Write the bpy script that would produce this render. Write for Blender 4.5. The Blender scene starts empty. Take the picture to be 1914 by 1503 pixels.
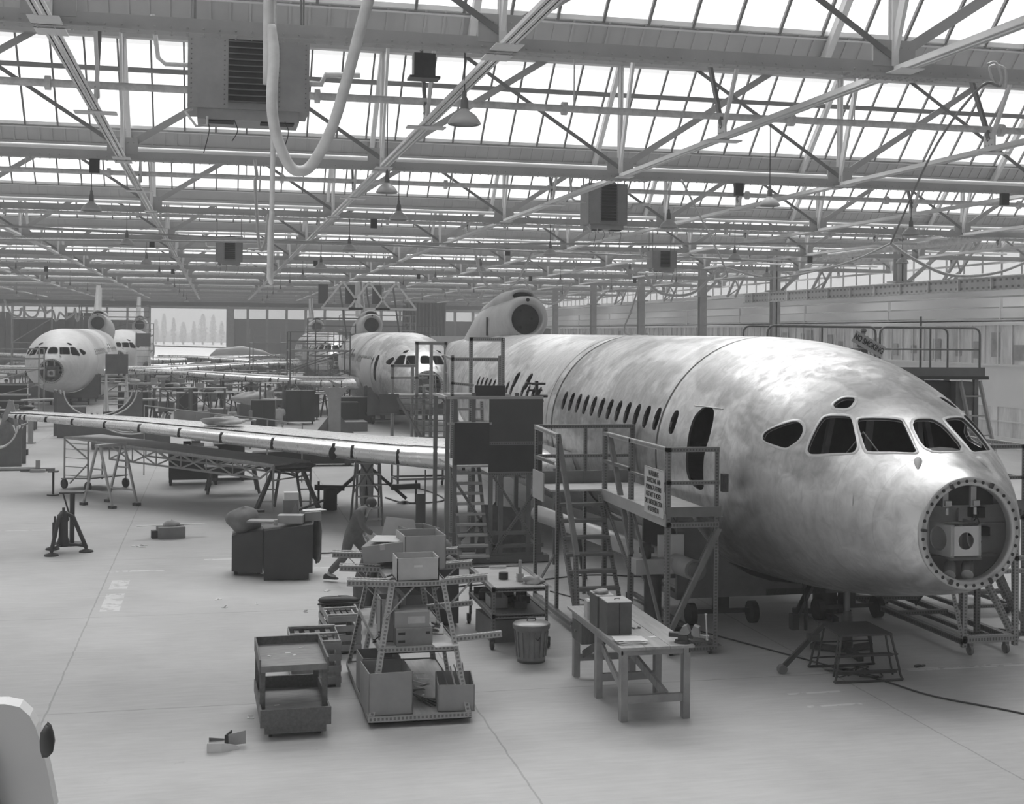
import bpy, math, random
from mathutils import Vector, Matrix
from mathutils.bvhtree import BVHTree
random.seed(7)
pi = math.pi
sc = bpy.context.scene
col = sc.collection

# ------------------------------------------------------------------ camera
EYE = 4.4; FPX = 2428.0; YAW = math.radians(12.8); ROLL = .01; PX0, PY0 = 957.0, 624.5
cd = bpy.data.cameras.new('camera'); cam = bpy.data.objects.new('camera', cd); col.objects.link(cam)
cd.sensor_width = 36; cd.lens = FPX/1914*36; cd.shift_y = (PY0-751.5)/1914; cd.clip_start = .05; cd.clip_end = 2000
cam.matrix_world = Matrix.Translation((0, 0, EYE)) @ Matrix.Rotation(-YAW, 4, 'Z') @ Matrix.Rotation(pi/2, 4, 'X') @ Matrix.Rotation(ROLL, 4, 'Z')
sc.camera = cam
sc.view_settings.view_transform = 'Standard'; sc.view_settings.look = 'None'
sc.view_settings.gamma = 1; sc.view_settings.use_curve_mapping = False
sc.view_settings.exposure = 0.0

# ------------------------------------------------------------------ sky and soft overcast daylight
w = bpy.data.worlds.new('overcast_sky'); sc.world = w; w.use_nodes = True
wt = w.node_tree; bgn = wt.nodes['Background']
tcw = wt.nodes.new('ShaderNodeTexCoord'); nzw = wt.nodes.new('ShaderNodeTexNoise'); nzw.inputs['Scale'].default_value = 2.2
rmw = wt.nodes.new('ShaderNodeMapRange'); rmw.inputs['To Min'].default_value = .93; rmw.inputs['To Max'].default_value = 1.05
wt.links.new(tcw.outputs['Generated'], nzw.inputs['Vector']); wt.links.new(nzw.outputs['Fac'], rmw.inputs['Value'])
cbw = wt.nodes.new('ShaderNodeCombineColor')
for k in range(3): wt.links.new(rmw.outputs['Result'], cbw.inputs[k])
wt.links.new(cbw.outputs['Color'], bgn.inputs['Color']); bgn.inputs['Strength'].default_value = .9
sd = bpy.data.lights.new('daylight', 'SUN'); sd.energy = 6.6; sd.angle = math.radians(58)
sun = bpy.data.objects.new('daylight', sd); col.objects.link(sun)
sun.rotation_euler = Vector((-.12, -.55, -1)).to_track_quat('-Z', 'Y').to_euler(); sun.location = (0, 60, 60)
sd2 = bpy.data.lights.new('bright_cloud', 'SUN'); sd2.energy = 1.6; sd2.angle = math.radians(60)
sun2 = bpy.data.objects.new('bright_cloud', sd2); col.objects.link(sun2)
sun2.rotation_euler = Vector((.75, .35, -1)).to_track_quat('-Z', 'Y').to_euler(); sun2.location = (-40, -20, 60)

# ------------------------------------------------------------------ helpers
def P(px, py, z=0.0):
    "world point at height z seen at pixel px, py of the photograph"
    u = px-PX0; v = py-PY0; c, s = math.cos(ROLL), math.sin(ROLL)
    u1 = u*c+v*s; v1 = v*c-u*s
    zc = FPX*(EYE-z)/v1; xc = u1*zc/FPX
    return Vector((xc*math.cos(YAW)+zc*math.sin(YAW), zc*math.cos(YAW)-xc*math.sin(YAW), z))
def PD(px, py, Y):
    "world point on the plane Y = const seen at pixel px, py"
    u = px-PX0; v = py-PY0; c, s = math.cos(ROLL), math.sin(ROLL)
    u1 = u*c+v*s; v1 = v*c-u*s
    t = u1/FPX
    zc = Y/(math.cos(YAW)-t*math.sin(YAW)); xc = t*zc
    return Vector((xc*math.cos(YAW)+zc*math.sin(YAW), Y, EYE-v1*zc/FPX))
def px_of(X, Y, Z):
    xc = X*math.cos(YAW)-Y*math.sin(YAW); zc = X*math.sin(YAW)+Y*math.cos(YAW)
    if zc < .5: return (-9999, -9999, zc)
    u = FPX*xc/zc; v = -FPX*(Z-EYE)/zc
    return PX0+u-v*ROLL, PY0+v+u*ROLL, zc

MATS = {}
def mat(name, v, rough=.7, metal=0.0, var=.12, scale=3.0, slot=None, rivet=None, bump=0.0, stretch=None, detail=4.0, spec=None, v2=None):
    if name in MATS: return MATS[name]
    m = bpy.data.materials.new(name); m.use_nodes = True; MATS[name] = m
    nt = m.node_tree; N = nt.nodes; L = nt.links; b = N['Principled BSDF']
    tc = N.new('ShaderNodeTexCoord'); mp = N.new('ShaderNodeMapping'); L.new(tc.outputs['Object'], mp.inputs['Vector'])
    if stretch: mp.inputs['Scale'].default_value = stretch
    nz = N.new('ShaderNodeTexNoise'); nz.inputs['Scale'].default_value = scale; nz.inputs['Detail'].default_value = detail; nz.inputs['Roughness'].default_value = .65
    L.new(mp.outputs['Vector'], nz.inputs['Vector'])
    r = N.new('ShaderNodeMapRange'); r.inputs['From Min'].default_value = .3; r.inputs['From Max'].default_value = .7
    lo = v*(1-var); hi = min(.95, v*(1+var)) if v2 is None else v2
    r.inputs['To Min'].default_value = lo; r.inputs['To Max'].default_value = hi
    L.new(nz.outputs['Fac'], r.inputs['Value'])
    out = r.outputs['Result']
    if slot or rivet:
        uv = N.new('ShaderNodeUVMap'); sp = N.new('ShaderNodeSeparateXYZ'); L.new(uv.outputs['UV'], sp.inputs['Vector'])
        def mth(op, a, bb=None, cc=None):
            n = N.new('ShaderNodeMath'); n.operation = op
            for i, q in enumerate((a, bb, cc)):
                if q is None: continue
                if isinstance(q, (int, float)): n.inputs[i].default_value = q
                else: L.new(q, n.inputs[i])
            return n.outputs[0]
        fr = mth('FRACT', mth('DIVIDE', sp.outputs['X'], slot or rivet))
        du = mth('ABSOLUTE', mth('SUBTRACT', fr, .5)); dv = mth('ABSOLUTE', sp.outputs['Y'])
        if slot: k = mth('MULTIPLY', mth('LESS_THAN', du, .27), mth('LESS_THAN', mth('ABSOLUTE', mth('SUBTRACT', dv, .12)), .11))
        else: k = mth('MULTIPLY', mth('LESS_THAN', du, .2), mth('LESS_THAN', mth('ABSOLUTE', mth('SUBTRACT', dv, .3)), .09))
        mx = N.new('ShaderNodeMix'); mx.data_type = 'FLOAT'; L.new(k, mx.inputs[0]); L.new(out, mx.inputs[2]); mx.inputs[3].default_value = v*.38
        out = mx.outputs[0]
    cb = N.new('ShaderNodeCombineColor')
    for i in range(3): L.new(out, cb.inputs[i])
    L.new(cb.outputs['Color'], b.inputs['Base Color'])
    b.inputs['Roughness'].default_value = rough; b.inputs['Metallic'].default_value = metal
    if spec is not None: b.inputs['Specular IOR Level'].default_value = spec
    if bump:
        bp = N.new('ShaderNodeBump'); bp.inputs['Strength'].default_value = bump; bp.inputs['Distance'].default_value = .02
        L.new(nz.outputs['Fac'], bp.inputs['Height']); L.new(bp.outputs['Normal'], b.inputs['Normal'])
    return m

M_ROOF = mat('roof_steel_paint', .42, .6, var=.1, scale=1.5)
M_ROOFL = mat('pale_roof_steel', .76, .55, var=.08, scale=1.5)
M_ROOFD = mat('dark_roof_steel', .2, .6, var=.12)
M_PANEL = mat('ribbed_roof_sheet', .52, .6, var=.1, scale=.8)
M_CEIL = mat('roof_underside', .6, .8, var=.06)
M_LAG = mat('lagged_pipe', .68, .7, var=.2, scale=9)
M_SLOT = mat('slotted_angle_steel', .2, .5, var=.12, scale=5, slot=.045)
M_SLOTL = mat('pale_slotted_angle', .38, .5, var=.1, scale=5, slot=.045)
M_STEEL = mat('grey_painted_steel', .18, .5, var=.15)
M_STEELL = mat('pale_painted_steel', .42, .5, var=.12)
M_DARK = mat('dark_steel', .05, .45, var=.25, scale=6)
M_BLACK = mat('black_rubber', .035, .6, var=.3, scale=8)
M_TUBE = mat('bright_tube_steel', .5, .35, .3, var=.12)
M_WOOD = mat('worn_timber', .30, .65, var=.3, scale=2.5, stretch=(1, 9, 1), detail=8)
M_WOODX = mat('worn_timber_planks', .36, .6, var=.22, scale=2.5, stretch=(6, .6, 6), detail=8)
M_WOODD = mat('dark_timber', .12, .6, var=.35, scale=3, stretch=(8, 1, 1), detail=8)
M_CARD = mat('cardboard', .33, .8, var=.08, scale=4)
M_CARDD = mat('dull_cardboard', .24, .8, var=.12, scale=4)
M_PAPER = mat('white_paper', .72, .7, var=.06)
M_CAB = mat('dark_cabinet_paint', .05, .5, var=.18, scale=2.5, detail=8)
M_PLY = mat('grey_plywood_panel', .09, .6, var=.12, scale=1.5)
M_DECK = mat('deck_boards', .5, .7, var=.18, scale=3, stretch=(1, 5, 1))
M_CLOTH = mat('grey_cloth', .2, .9, var=.2, scale=5)
M_CLOTHL = mat('pale_cloth', .5, .9, var=.15, scale=5)
M_GALV = mat('galvanised_metal', .24, .4, .4, var=.15, scale=7)
M_RUB = mat('cable_rubber', .05, .5, var=.2)
M_HOSE = mat('pale_hose', .55, .5, var=.12, scale=20)
M_WALL = mat('wall_paint', .5, .7, var=.06, scale=.6)
M_WALLD = mat('door_panel_paint', .2, .7, var=.12, scale=.4)
M_WHITE = mat('white_paint', .78, .55, var=.04)
M_SKIN = mat('skin', .45, .6, var=.06)
M_HAIR = mat('hair', .06, .7, var=.3, scale=20)
M_OVER = mat('overalls_cloth', .13, .9, var=.25, scale=6)
M_OVERL = mat('pale_overalls', .5, .9, var=.12, scale=6)
M_INK = mat('black_sign_ink', .03, .7, var=.1)
M_SIGN = mat('cream_sign_paint', .62, .6, var=.05)
M_ENAM = mat('enamel_shade', .5, .35, var=.1)

class MB:
    def __init__(s): s.v = []; s.f = []; s.uv = []; s.sm = []
    def add(s, vs, fs, smooth=False, uvs=None):
        o = len(s.v); s.v += [tuple(x) for x in vs]
        for i, f in enumerate(fs):
            s.f.append(tuple(o+j for j in f)); s.sm.append(smooth); s.uv.append(uvs[i] if uvs else None)
        return s
    def box(s, c, d, rz=0, M=None):
        hx, hy, hz = d[0]/2, d[1]/2, d[2]/2
        R = M or Matrix.Rotation(rz, 3, 'Z'); c = Vector(c)
        vs = [c+R@Vector((x*hx, y*hy, z*hz)) for z in (-1, 1) for y in (-1, 1) for x in (-1, 1)]
        s.add(vs, [(0, 2, 3, 1), (4, 5, 7, 6), (0, 1, 5, 4), (2, 6, 7, 3), (0, 4, 6, 2), (1, 3, 7, 5)]); return s
    def boxz(s, x0, x1, y0, y1, z0, z1): return s.box(((x0+x1)/2, (y0+y1)/2, (z0+z1)/2), (abs(x1-x0), abs(y1-y0), abs(z1-z0)))
    def bar(s, p, q, w, h, up=(0, 0, 1)):
        p = Vector(p); q = Vector(q); d = q-p; L = d.length
        if L < 1e-6: return s
        d /= L; up = Vector(up)
        if abs(d.dot(up.normalized())) > .98: up = Vector((0, 1, 0)) if abs(d.y) < .9 else Vector((1, 0, 0))
        x = d.cross(up).normalized(); z = x.cross(d)
        c = [(-1, -1), (1, -1), (1, 1), (-1, 1)]
        vs = [a+x*(i*w/2)+z*(j*h/2) for a in (p, q) for i, j in c]
        fs = [(0, 3, 2, 1), (4, 5, 6, 7)]; uv = [[(0, .5)]*4]*2
        for k in range(4):
            fs.append((k, (k+1) % 4, 4+(k+1) % 4, 4+k)); uv.append([(0, -.5), (0, .5), (L, .5), (L, -.5)])
        return s.add(vs, fs, False, uv)
    def angle(s, p, q, w=.04, t=.004, a=(1, 0, 0), b=(0, 1, 0)):
        "L section: two thin legs along directions a and b from the heel line p-q"
        p = Vector(p); q = Vector(q); d = (q-p).normalized(); L = (q-p).length
        for u_, o_ in ((Vector(a), Vector(b)), (Vector(b), Vector(a))):
            u_ = (u_-d*u_.dot(d)); 
            if u_.length < 1e-3: u_ = d.orthogonal()
            u_.normalize(); o_ = d.cross(u_)*t
            vs = [p, p+u_*w, q+u_*w, q]; vs += [x+o_ for x in vs]
            U = [(0, -.5), (0, .5), (L, .5), (L, -.5)]
            s.add(vs, [(0, 1, 2, 3), (7, 6, 5, 4), (0, 4, 5, 1), (1, 5, 6, 2), (2, 6, 7, 3), (3, 7, 4, 0)], False, [U, [U[3], U[2], U[1], U[0]]]+[[(0, .5)]*4]*4)
        return s
    def ring(s, c, d, r, n, ph=0):
        d = Vector(d).normalized(); x = d.orthogonal().normalized(); y = d.cross(x)
        return [Vector(c)+x*(r*math.cos(ph+2*pi*k/n))+y*(r*math.sin(ph+2*pi*k/n)) for k in range(n)]
    def cyl(s, p, q, r, r2=None, n=12, caps=True):
        r2 = r if r2 is None else r2; d = Vector(q)-Vector(p)
        vs = s.ring(p, d, r, n)+s.ring(q, d, r2, n)
        s.add(vs, [(k, (k+1) % n, n+(k+1) % n, n+k) for k in range(n)], True)
        if caps: s.add(vs, [tuple(range(n-1, -1, -1)), tuple(range(n, 2*n))])
        return s
    def tube(s, pts, r, n=8, closed=False):
        pts = [Vector(p) for p in pts]; m = len(pts)
        nx = None; vs = []
        for i, p in enumerate(pts):
            if closed: t = pts[(i+1) % m]-pts[i-1]
            else: t = pts[min(i+1, m-1)]-pts[max(i-1, 0)]
            t.normalize()
            if nx is None: nx = t.orthogonal().normalized()
            nx = (nx-t*nx.dot(t)).normalized(); y = t.cross(nx)
            rr = r[i] if isinstance(r, (list, tuple)) else r
            vs += [p+nx*(rr*math.cos(2*pi*k/n))+y*(rr*math.sin(2*pi*k/n)) for k in range(n)]
        fs = []
        for i in range(m if closed else m-1):
            a = i*n; b = ((i+1) % m)*n
            fs += [(a+k, a+(k+1) % n, b+(k+1) % n, b+k) for k in range(n)]
        s.add(vs, fs, True)
        if not closed: s.add([vs[k] for k in range(n)]+[vs[(m-1)*n+k] for k in range(n)], [tuple(range(n-1, -1, -1)), tuple(range(n, 2*n))])
        return s
    def lathe(s, prof, c=(0, 0, 0), n=20, smooth=True, M=None):
        c = Vector(c); M = M or Matrix.Identity(3); vs = []
        for r, z in prof: vs += [c+M@Vector((r*math.cos(2*pi*k/n), r*math.sin(2*pi*k/n), z)) for k in range(n)]
        fs = []
        for i in range(len(prof)-1): fs += [(i*n+k, i*n+(k+1) % n, (i+1)*n+(k+1) % n, (i+1)*n+k) for k in range(n)]
        s.add(vs, fs, smooth)
        return s
    def prism(s, pts, off):
        "polygon of 3d points extruded by the vector off"
        n = len(pts); off = Vector(off); vs = [Vector(p) for p in pts]; vs += [p+off for p in vs]
        s.add(vs, [tuple(range(n-1, -1, -1)), tuple(range(n, 2*n))]+[(k, (k+1) % n, n+(k+1) % n, n+k) for k in range(n)]); return s
    def grid(s, rows, smooth=True, close=False, flip=False):
        n = len(rows[0]); vs = [p for r in rows for p in r]; fs = []
        for i in range(len(rows)-1):
            for k in range(n if close else n-1):
                f = (i*n+k, i*n+(k+1) % n, (i+1)*n+(k+1) % n, (i+1)*n+k)
                fs.append(f[::-1] if flip else f)
        return s.add(vs, fs, smooth)
    def lump(s, c, r, seed=0, n=10, amp=.25, flat=0.0):
        rnd = random.Random(seed); vs = []; c = Vector(c); m = n//2+1
        ph = [rnd.uniform(0, 6) for _ in range(6)]
        rows = []
        for i in range(m+1):
            th = pi*i/m; row = []
            for k in range(n):
                a = 2*pi*k/n
                q = 1+amp*(math.sin(3*a+ph[0]+th*2)*.5+math.sin(5*a+ph[1])*.3*math.sin(th)+math.sin(4*th+ph[2]+a)*.4)
                p = Vector((r[0]*math.sin(th)*math.cos(a)*q, r[1]*math.sin(th)*math.sin(a)*q, r[2]*math.cos(th)*q))
                if p.z < -r[2]*(1-flat): p.z = -r[2]*(1-flat)
                row.append(c+p)
            rows.append(row)
        return s.grid(rows, close=True, flip=True)
    def mesh(s, name):
        me = bpy.data.meshes.new(name); me.from_pydata(s.v, [], s.f)
        me.polygons.foreach_set('use_smooth', s.sm)
        if any(u is not None for u in s.uv):
            ul = me.uv_layers.new(name='UVMap'); buf = []
            for f, u in zip(s.f, s.uv):
                for i in range(len(f)): buf += (u[i] if u else (0.0, .5))
            ul.data.foreach_set('uv', buf)
        me.update(); return me
    def build(s, name, m, parent=None, **kw):
        me = s.mesh(name)
        for mm in (m if isinstance(m, (list, tuple)) else [m]): me.materials.append(mm)
        o = bpy.data.objects.new(name, me); col.objects.link(o)
        if parent is not None: o.parent = parent
        for k, q in kw.items(): o[k] = q
        return o
def tag(o, label=None, cat=None, group=None, kind=None):
    if label: o['label'] = label
    if cat: o['category'] = cat
    if group: o['group'] = group
    if kind: o['kind'] = kind
    return o
def thing(name, label, cat, loc=(0, 0, 0), rz=0, group=None):
    o = bpy.data.objects.new(name, None); col.objects.link(o); o.empty_display_size = .1
    o.location = loc; o.rotation_euler = (0, 0, rz); return tag(o, label, cat, group)
def one(name, mb, m, label, cat, loc=(0, 0, 0), rz=0, group=None):
    o = mb.build(name, m); o.location = loc; o.rotation_euler = (0, 0, rz); return tag(o, label, cat, group)
def struct(name, mb, m, parent=None):
    o = mb.build(name, m, parent)
    if parent is None: o['kind'] = 'structure'
    return o
def dup(o, loc=None, rz=None, label=None, group=None, parent=None, skip=(), scale=None):
    c = o.copy(); col.objects.link(c)
    if parent is not None: c.parent = parent
    if loc is not None: c.location = loc
    if rz is not None: c.rotation_euler = (0, 0, rz)
    if scale is not None: c.scale = (scale,)*3
    if label: c['label'] = label
    if group: c['group'] = group
    for ch in list(o.children):
        if ch.name.split('.')[0] in skip: continue
        dup(ch, parent=c, skip=skip)
    return c
def catenary(p, q, sag, n=14):
    p = Vector(p); q = Vector(q)
    return [p.lerp(q, t/n)-Vector((0, 0, sag*4*(t/n)*(1-t/n))) for t in range(n+1)]
def smooth_path(pts, n=6):
    pts = [Vector(p) for p in pts]; P_ = [pts[0]*2-pts[1]]+pts+[pts[-1]*2-pts[-2]]; out = []
    for i in range(1, len(P_)-2):
        a, b, c, d = P_[i-1:i+3]
        for k in range(n):
            t = k/n; out.append(.5*((2*b)+(c-a)*t+(2*a-5*b+4*c-d)*t*t+(3*b-a-3*c+d)*t**3))
    out.append(pts[-1]); return out
# ================================================================== ROOF
SX = 4.88; JX = [-1.76+SX*k for k in range(-6, 8)]          # panel points of the lattice girders
DY = 11.0; GY = [3.4+DY*n for n in range(0, 15)]             # girder lines, near to far
ZB = 7.6; ZV = 8.15; XL, XR = -33.0, 34.0
FARY = 160.0
# floor ----------------------------------------------------------
def floor_mat():
    m = bpy.data.materials.new('concrete_floor'); m.use_nodes = True; nt = m.node_tree; N = nt.nodes; L = nt.links; b = N['Principled BSDF']
    tc = N.new('ShaderNodeTexCoord')
    def noise(sc_, det, rough, st=None):
        n = N.new('ShaderNodeTexNoise'); n.inputs['Scale'].default_value = sc_; n.inputs['Detail'].default_value = det; n.inputs['Roughness'].default_value = rough
        if st:
            mp = N.new('ShaderNodeMapping'); mp.inputs['Scale'].default_value = st; L.new(tc.outputs['Object'], mp.inputs['Vector']); L.new(mp.outputs['Vector'], n.inputs['Vector'])
        else: L.new(tc.outputs['Object'], n.inputs['Vector'])
        return n.outputs['Fac']
    def mth(op, a, bb=None):
        n = N.new('ShaderNodeMath'); n.operation = op
        for i, q in enumerate((a, bb)):
            if q is None: continue
            if isinstance(q, (int, float)): n.inputs[i].default_value = q
            else: L.new(q, n.inputs[i])
        return n.outputs[0]
    base = mth('ADD', mth('MULTIPLY', noise(.35, 5, .6), .34), .22)
    base = mth('SUBTRACT', base, .03); base = mth('ADD', base, mth('MULTIPLY', noise(6, 6, .7, (.3, 2.2, 1)), .2))
    dark = mth('MULTIPLY', mth('GREATER_THAN', noise(2.3, 8, .75), .66), .05)
    base = mth('SUBTRACT', base, dark)
    sp = N.new('ShaderNodeSeparateXYZ'); L.new(tc.outputs['Object'], sp.inputs['Vector'])
    wob = mth('MULTIPLY', noise(3, 3, .6), .05)
    def line(c, off, per, wd):
        f = mth('FRACT', mth('DIVIDE', mth('ADD', mth('SUBTRACT', c, off), mth('ADD', wob, 1000*per)), per))
        return mth('LESS_THAN', f, wd/per)
    j = mth('MAXIMUM', line(sp.outputs['Y'], 15.65, 5.15, .022), line(sp.outputs['X'], -1.85, 4.88, .022))
    base = mth('SUBTRACT', base, mth('MULTIPLY', j, .15))
    wear = noise(5, 4, .7)
    def patch(x0, x1, y0, y1):
        a = mth('MULTIPLY', mth('GREATER_THAN', sp.outputs['X'], x0), mth('LESS_THAN', sp.outputs['X'], x1))
        c = mth('MULTIPLY', mth('GREATER_THAN', sp.outputs['Y'], y0), mth('LESS_THAN', sp.outputs['Y'], y1))
        return mth('MULTIPLY', mth('MULTIPLY', a, c), mth('GREATER_THAN', wear, .46))
    w_ = patch(-1.9, -.9, 24.6, 24.75); 
    for q in ((-.2, 2.2, 25.6, 25.75), (.4, 2.6, 24.4, 24.5), (8.9, 16, 15.55, 15.68), (-1.75, -1.45, 21.2, 22.6), (-1.75, -1.45, 23, 23.8), (-12, -3, 30, 30.1), (6.9, 7.6, 14.25, 14.32), (6.9, 7.6, 14.8, 14.87)):
        w_ = mth('MAXIMUM', w_, patch(*q))
    base = mth('ADD', base, mth('MULTIPLY', w_, .16))
    cb = N.new('ShaderNodeCombineColor')
    for i in range(3): L.new(base, cb.inputs[i])
    L.new(cb.outputs['Color'], b.inputs['Base Color']); b.inputs['Roughness'].default_value = .62
    return m
struct('floor', MB().boxz(XL, XR, -8, FARY, -.2, 0), floor_mat())
struct('ground_outside', MB().boxz(-500, 500, FARY, 900, -.3, -.02), mat('pale_apron', .55, .8, var=.08, scale=.1))

# opaque slopes, glazing, ribbed strips, gutters ------------------
def glass_mat():
    m = bpy.data.materials.new('roof_glass'); m.use_nodes = True; nt = m.node_tree; N = nt.nodes; L = nt.links
    o = N['Material Output']; N.remove(N['Principled BSDF'])
    t = N.new('ShaderNodeBsdfTransparent'); t.inputs['Color'].default_value = (.93, .93, .93, 1)
    d = N.new('ShaderNodeBsdfTranslucent'); d.inputs['Color'].default_value = (.8, .8, .8, 1)
    g = N.new('ShaderNodeBsdfGlossy'); g.inputs['Roughness'].default_value = .1
    mx = N.new('ShaderNodeMixShader'); mx.inputs[0].default_value = .06
    mx2 = N.new('ShaderNodeMixShader'); mx2.inputs[0].default_value = .03
    L.new(t.outputs[0], mx.inputs[1]); L.new(d.outputs[0], mx.inputs[2]); L.new(mx.outputs[0], mx2.inputs[1]); L.new(g.outputs[0], mx2.inputs[2]); L.new(mx2.outputs[0], o.inputs['Surface'])
    return m
M_GLASS = glass_mat()
S = 1.0   # glazing slope
wn = 0
for n, gy in enumerate(GY):
    yv = gy+2.0
    yr = yv-3.5; zr = ZV+3.5*S
    ysw = yv-.32; zsw = ZV+.32*S
    # glazed slope
    g = MB().add([(XL, ysw, zsw), (XR, ysw, zsw), (XR, yr, zr), (XL, yr, zr)], [(0, 1, 2, 3)])
    wn += 1
    go = struct('window_%d' % wn, g, M_GLASS)
    if n == 0: struct('ceiling_light_blocker', MB().add([(4, ysw, zsw+.05), (XR, ysw, zsw+.05), (XR, yr, zr+.05), (4, yr, zr+.05)], [(0, 1, 2, 3)]), M_CEIL)  # unseen board added over the glazing to darken the floor at right
    fr = MB()
    x = XL
    k = 0
    while x < XR:
        fr.bar((x, ysw, zsw-.03), (x, yr, zr-.03), .035, .05, (0, 1, 1)); x += .61; k += 1
    for a in (.33, .72):
        yy = ysw+(yr-ysw)*a; zz = zsw+(zr-zsw)*a
        fr.bar((XL, yy, zz-.1), (XR, yy, zz-.1), .06, .09)
    struct('window_frame', fr, M_ROOFD, go)
    sl = MB().bar((XL, ysw, zsw), (XR, ysw, zsw), .07, .06).bar((XL, ysw+.03, zsw-.07), (XR, ysw+.03, zsw-.07), .03, .02)
    struct('window_sill', sl, M_WHITE, go)
    # ribbed strip below the glass
    rb = MB().prism([(XL, ysw, zsw), (XL, yv, ZV), (XL, yv+.02, ZV+.02), (XL, ysw+.02, zsw+.02)], (XR-XL, 0, 0))
    x = XL
    while x < XR: rb.bar((x, ysw, zsw-.008), (x, yv, ZV-.008), .03, .03, (0, 1, 1)); x += .24
    rb.bar((XL, yv, ZV-.02), (XR, yv, ZV-.02), .08, .07)
    struct('trim_%d' % (n+1), rb, M_PANEL)
    # opaque slope up to the next ridge
    yn = gy+DY+2-3.5
    struct('ceiling' if n == 0 else 'ceiling_slope', MB().prism([(XL, yv, ZV), (XL, yn, zr), (XL, yn, zr+.15), (XL, yv, ZV+.15)], (XR-XL, 0, 0)), M_CEIL)
struct('ceiling_rear', MB().boxz(XL, XR, -8, -6.5, 11.6, 11.8).boxz(XL, XR, -1.5, 1.9, 11.6, 11.8).boxz(3, XR, -6.5, -1.5, 11.6, 11.8), M_CEIL)
struct('window_40', MB().boxz(XL, 3, -6.5, -1.5, 11.68, 11.7), M_GLASS)  # invented skylight, out of view, added to brighten the left side

# lattice girders -------------------------------------------------
ZT = 9.95
X0g, X1g = JX[0], JX[-1]
def chord_mesh(riv):
    mb = MB()
    mb.boxz(X0g, X1g, -.012, .012, ZB, ZB+.16)
    mb.boxz(X0g, X1g, -.1, .1, ZB-.012, ZB)
    if riv:
        x = X0g+.1
        while x < X1g:
            for yy in (-.06, .06): mb.cyl((x, yy, ZB-.012), (x, yy, ZB-.026), .017, .008, 6)
            mb.cyl((x, -.012, ZB+.05), (x, -.024, ZB+.05), .014, .007, 6)
            x += .17
    for j in JX:
        mb.boxz(j-.28, j+.28, -.02, .02, ZB+.1, ZB+.42)
        for xx in (-.2, -.1, .1, .2): mb.cyl((j+xx, -.02, ZB+.33), (j+xx, -.032, ZB+.33), .014, .007, 6)
    for j in JX[2::3]:
        mb.boxz(j-.62, j+.62, -.125, .125, ZB-.035, ZB-.012)
        for q in range(12):
            for yy in (-.09, -.04, .04, .09): mb.cyl((j-.56+q*.1, yy, ZB-.035), (j-.56+q*.1, yy, ZB-.052), .02, .01, 6)
    return mb
top = MB().bar((X0g, 0, ZT), (X1g, 0, ZT), .2, .12)
vert = MB(); vert.boxz(-.045, .045, -.05, -.035, ZB+.1, ZT); vert.boxz(-.01, .01, -.05, .06, ZB+.1, ZT); vert.boxz(-.045, .045, .045, .06, ZB+.1, ZT)
dg = MB().bar((0, .03, ZB+.2), (.68*SX, .03, ZT), .015, .13, (0, 0, 1)); dg2 = MB().bar((0, -.03, ZB+.2), (-.68*SX, -.03, ZT), .012, .075, (0, 0, 1))
def mk(mb, name, m):
    me = mb.mesh(name); me.materials.append(m); return me
mc1 = mk(chord_mesh(True), 'bottom_chord', M_ROOF); mt = mk(top, 'top_chord', M_ROOF); mv = mk(vert, 'post', M_ROOFL); md = mk(dg, 'diagonal', M_ROOF); md2 = mk(dg2, 'diagonal_brace', M_ROOFD)
def inst(name, me, parent, loc=(0, 0, 0)):
    o = bpy.data.objects.new(name, me); col.objects.link(o); o.parent = parent; o.location = loc; return o
ordn = ['nearest', 'second nearest', 'third', 'fourth', 'fifth', 'sixth', 'seventh', 'eighth', 'ninth', 'tenth', 'eleventh', 'twelfth', 'thirteenth', 'last']
for n, gy in enumerate(GY[1:]):
    if n > 12: break
    lab = ['riveted lattice roof girder crossing the very top of the view, rivets largest', 'riveted lattice roof girder running just under the louvred heater box', 'lattice roof girder level with the two hanging shades below the heater'][n] if n < 3 else 'lattice roof girder, %s in order from the camera towards the door' % ordn[n]
    t = thing('lattice_girder', lab, 'roof girder', (0, gy, 0), group='lattice girders crossing the hangar')
    inst('bottom_chord', mc1, t); inst('top_chord', mt, t)
    for j in JX:
        x_, y_, z_ = px_of(j, gy, 8)
        if x_ < -500 or x_ > 2500 or n > 8: continue
        inst('post', mv, t, (j, 0, 0)); inst('diagonal', md, t, (j, 0, 0)); inst('diagonal_brace', md2, t, (j, 0, 0))

# roof trusses between the girders: bottom tie, rafters, struts
tie = MB()
for sx in (-.045, .045):
    tie.boxz(sx-.04, sx+.04, .1, DY-.1, ZB+.0, ZB+.012); tie.boxz(sx-.006, sx+.006, .1, DY-.1, ZB, ZB+.085)
for yy in (.25, DY-.25): tie.boxz(-.16, .16, yy-.2, yy+.2, ZB-.012, ZB)
gus = MB().boxz(-.3, .3, DY/2-.13, DY/2+.13, ZB-.03, ZB-.01).boxz(-.015, .015, DY/2-.16, DY/2+.16, ZB, ZB+.32)
for yy in (-.09, 0, .09):
    for zz in (.12, .22): gus.cyl((-.016, DY/2+yy, ZB+zz), (-.032, DY/2+yy, ZB+zz), .016, .01, 6)
raf = MB().bar((0, DY, ZB+.25), (0, DY-1.5, ZV+3.45), .05, .14, (0, 1, 0)).bar((.0, DY+1.95, ZV-.1), (.0, DY-1.5, ZV+3.35), .09, .12, (0, 1, 1))
rafn = MB().bar((0, 2.0, ZV-.08), (0, DY-1.5, ZV+3.35), .09, .14, (0, -.4, 1))
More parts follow.
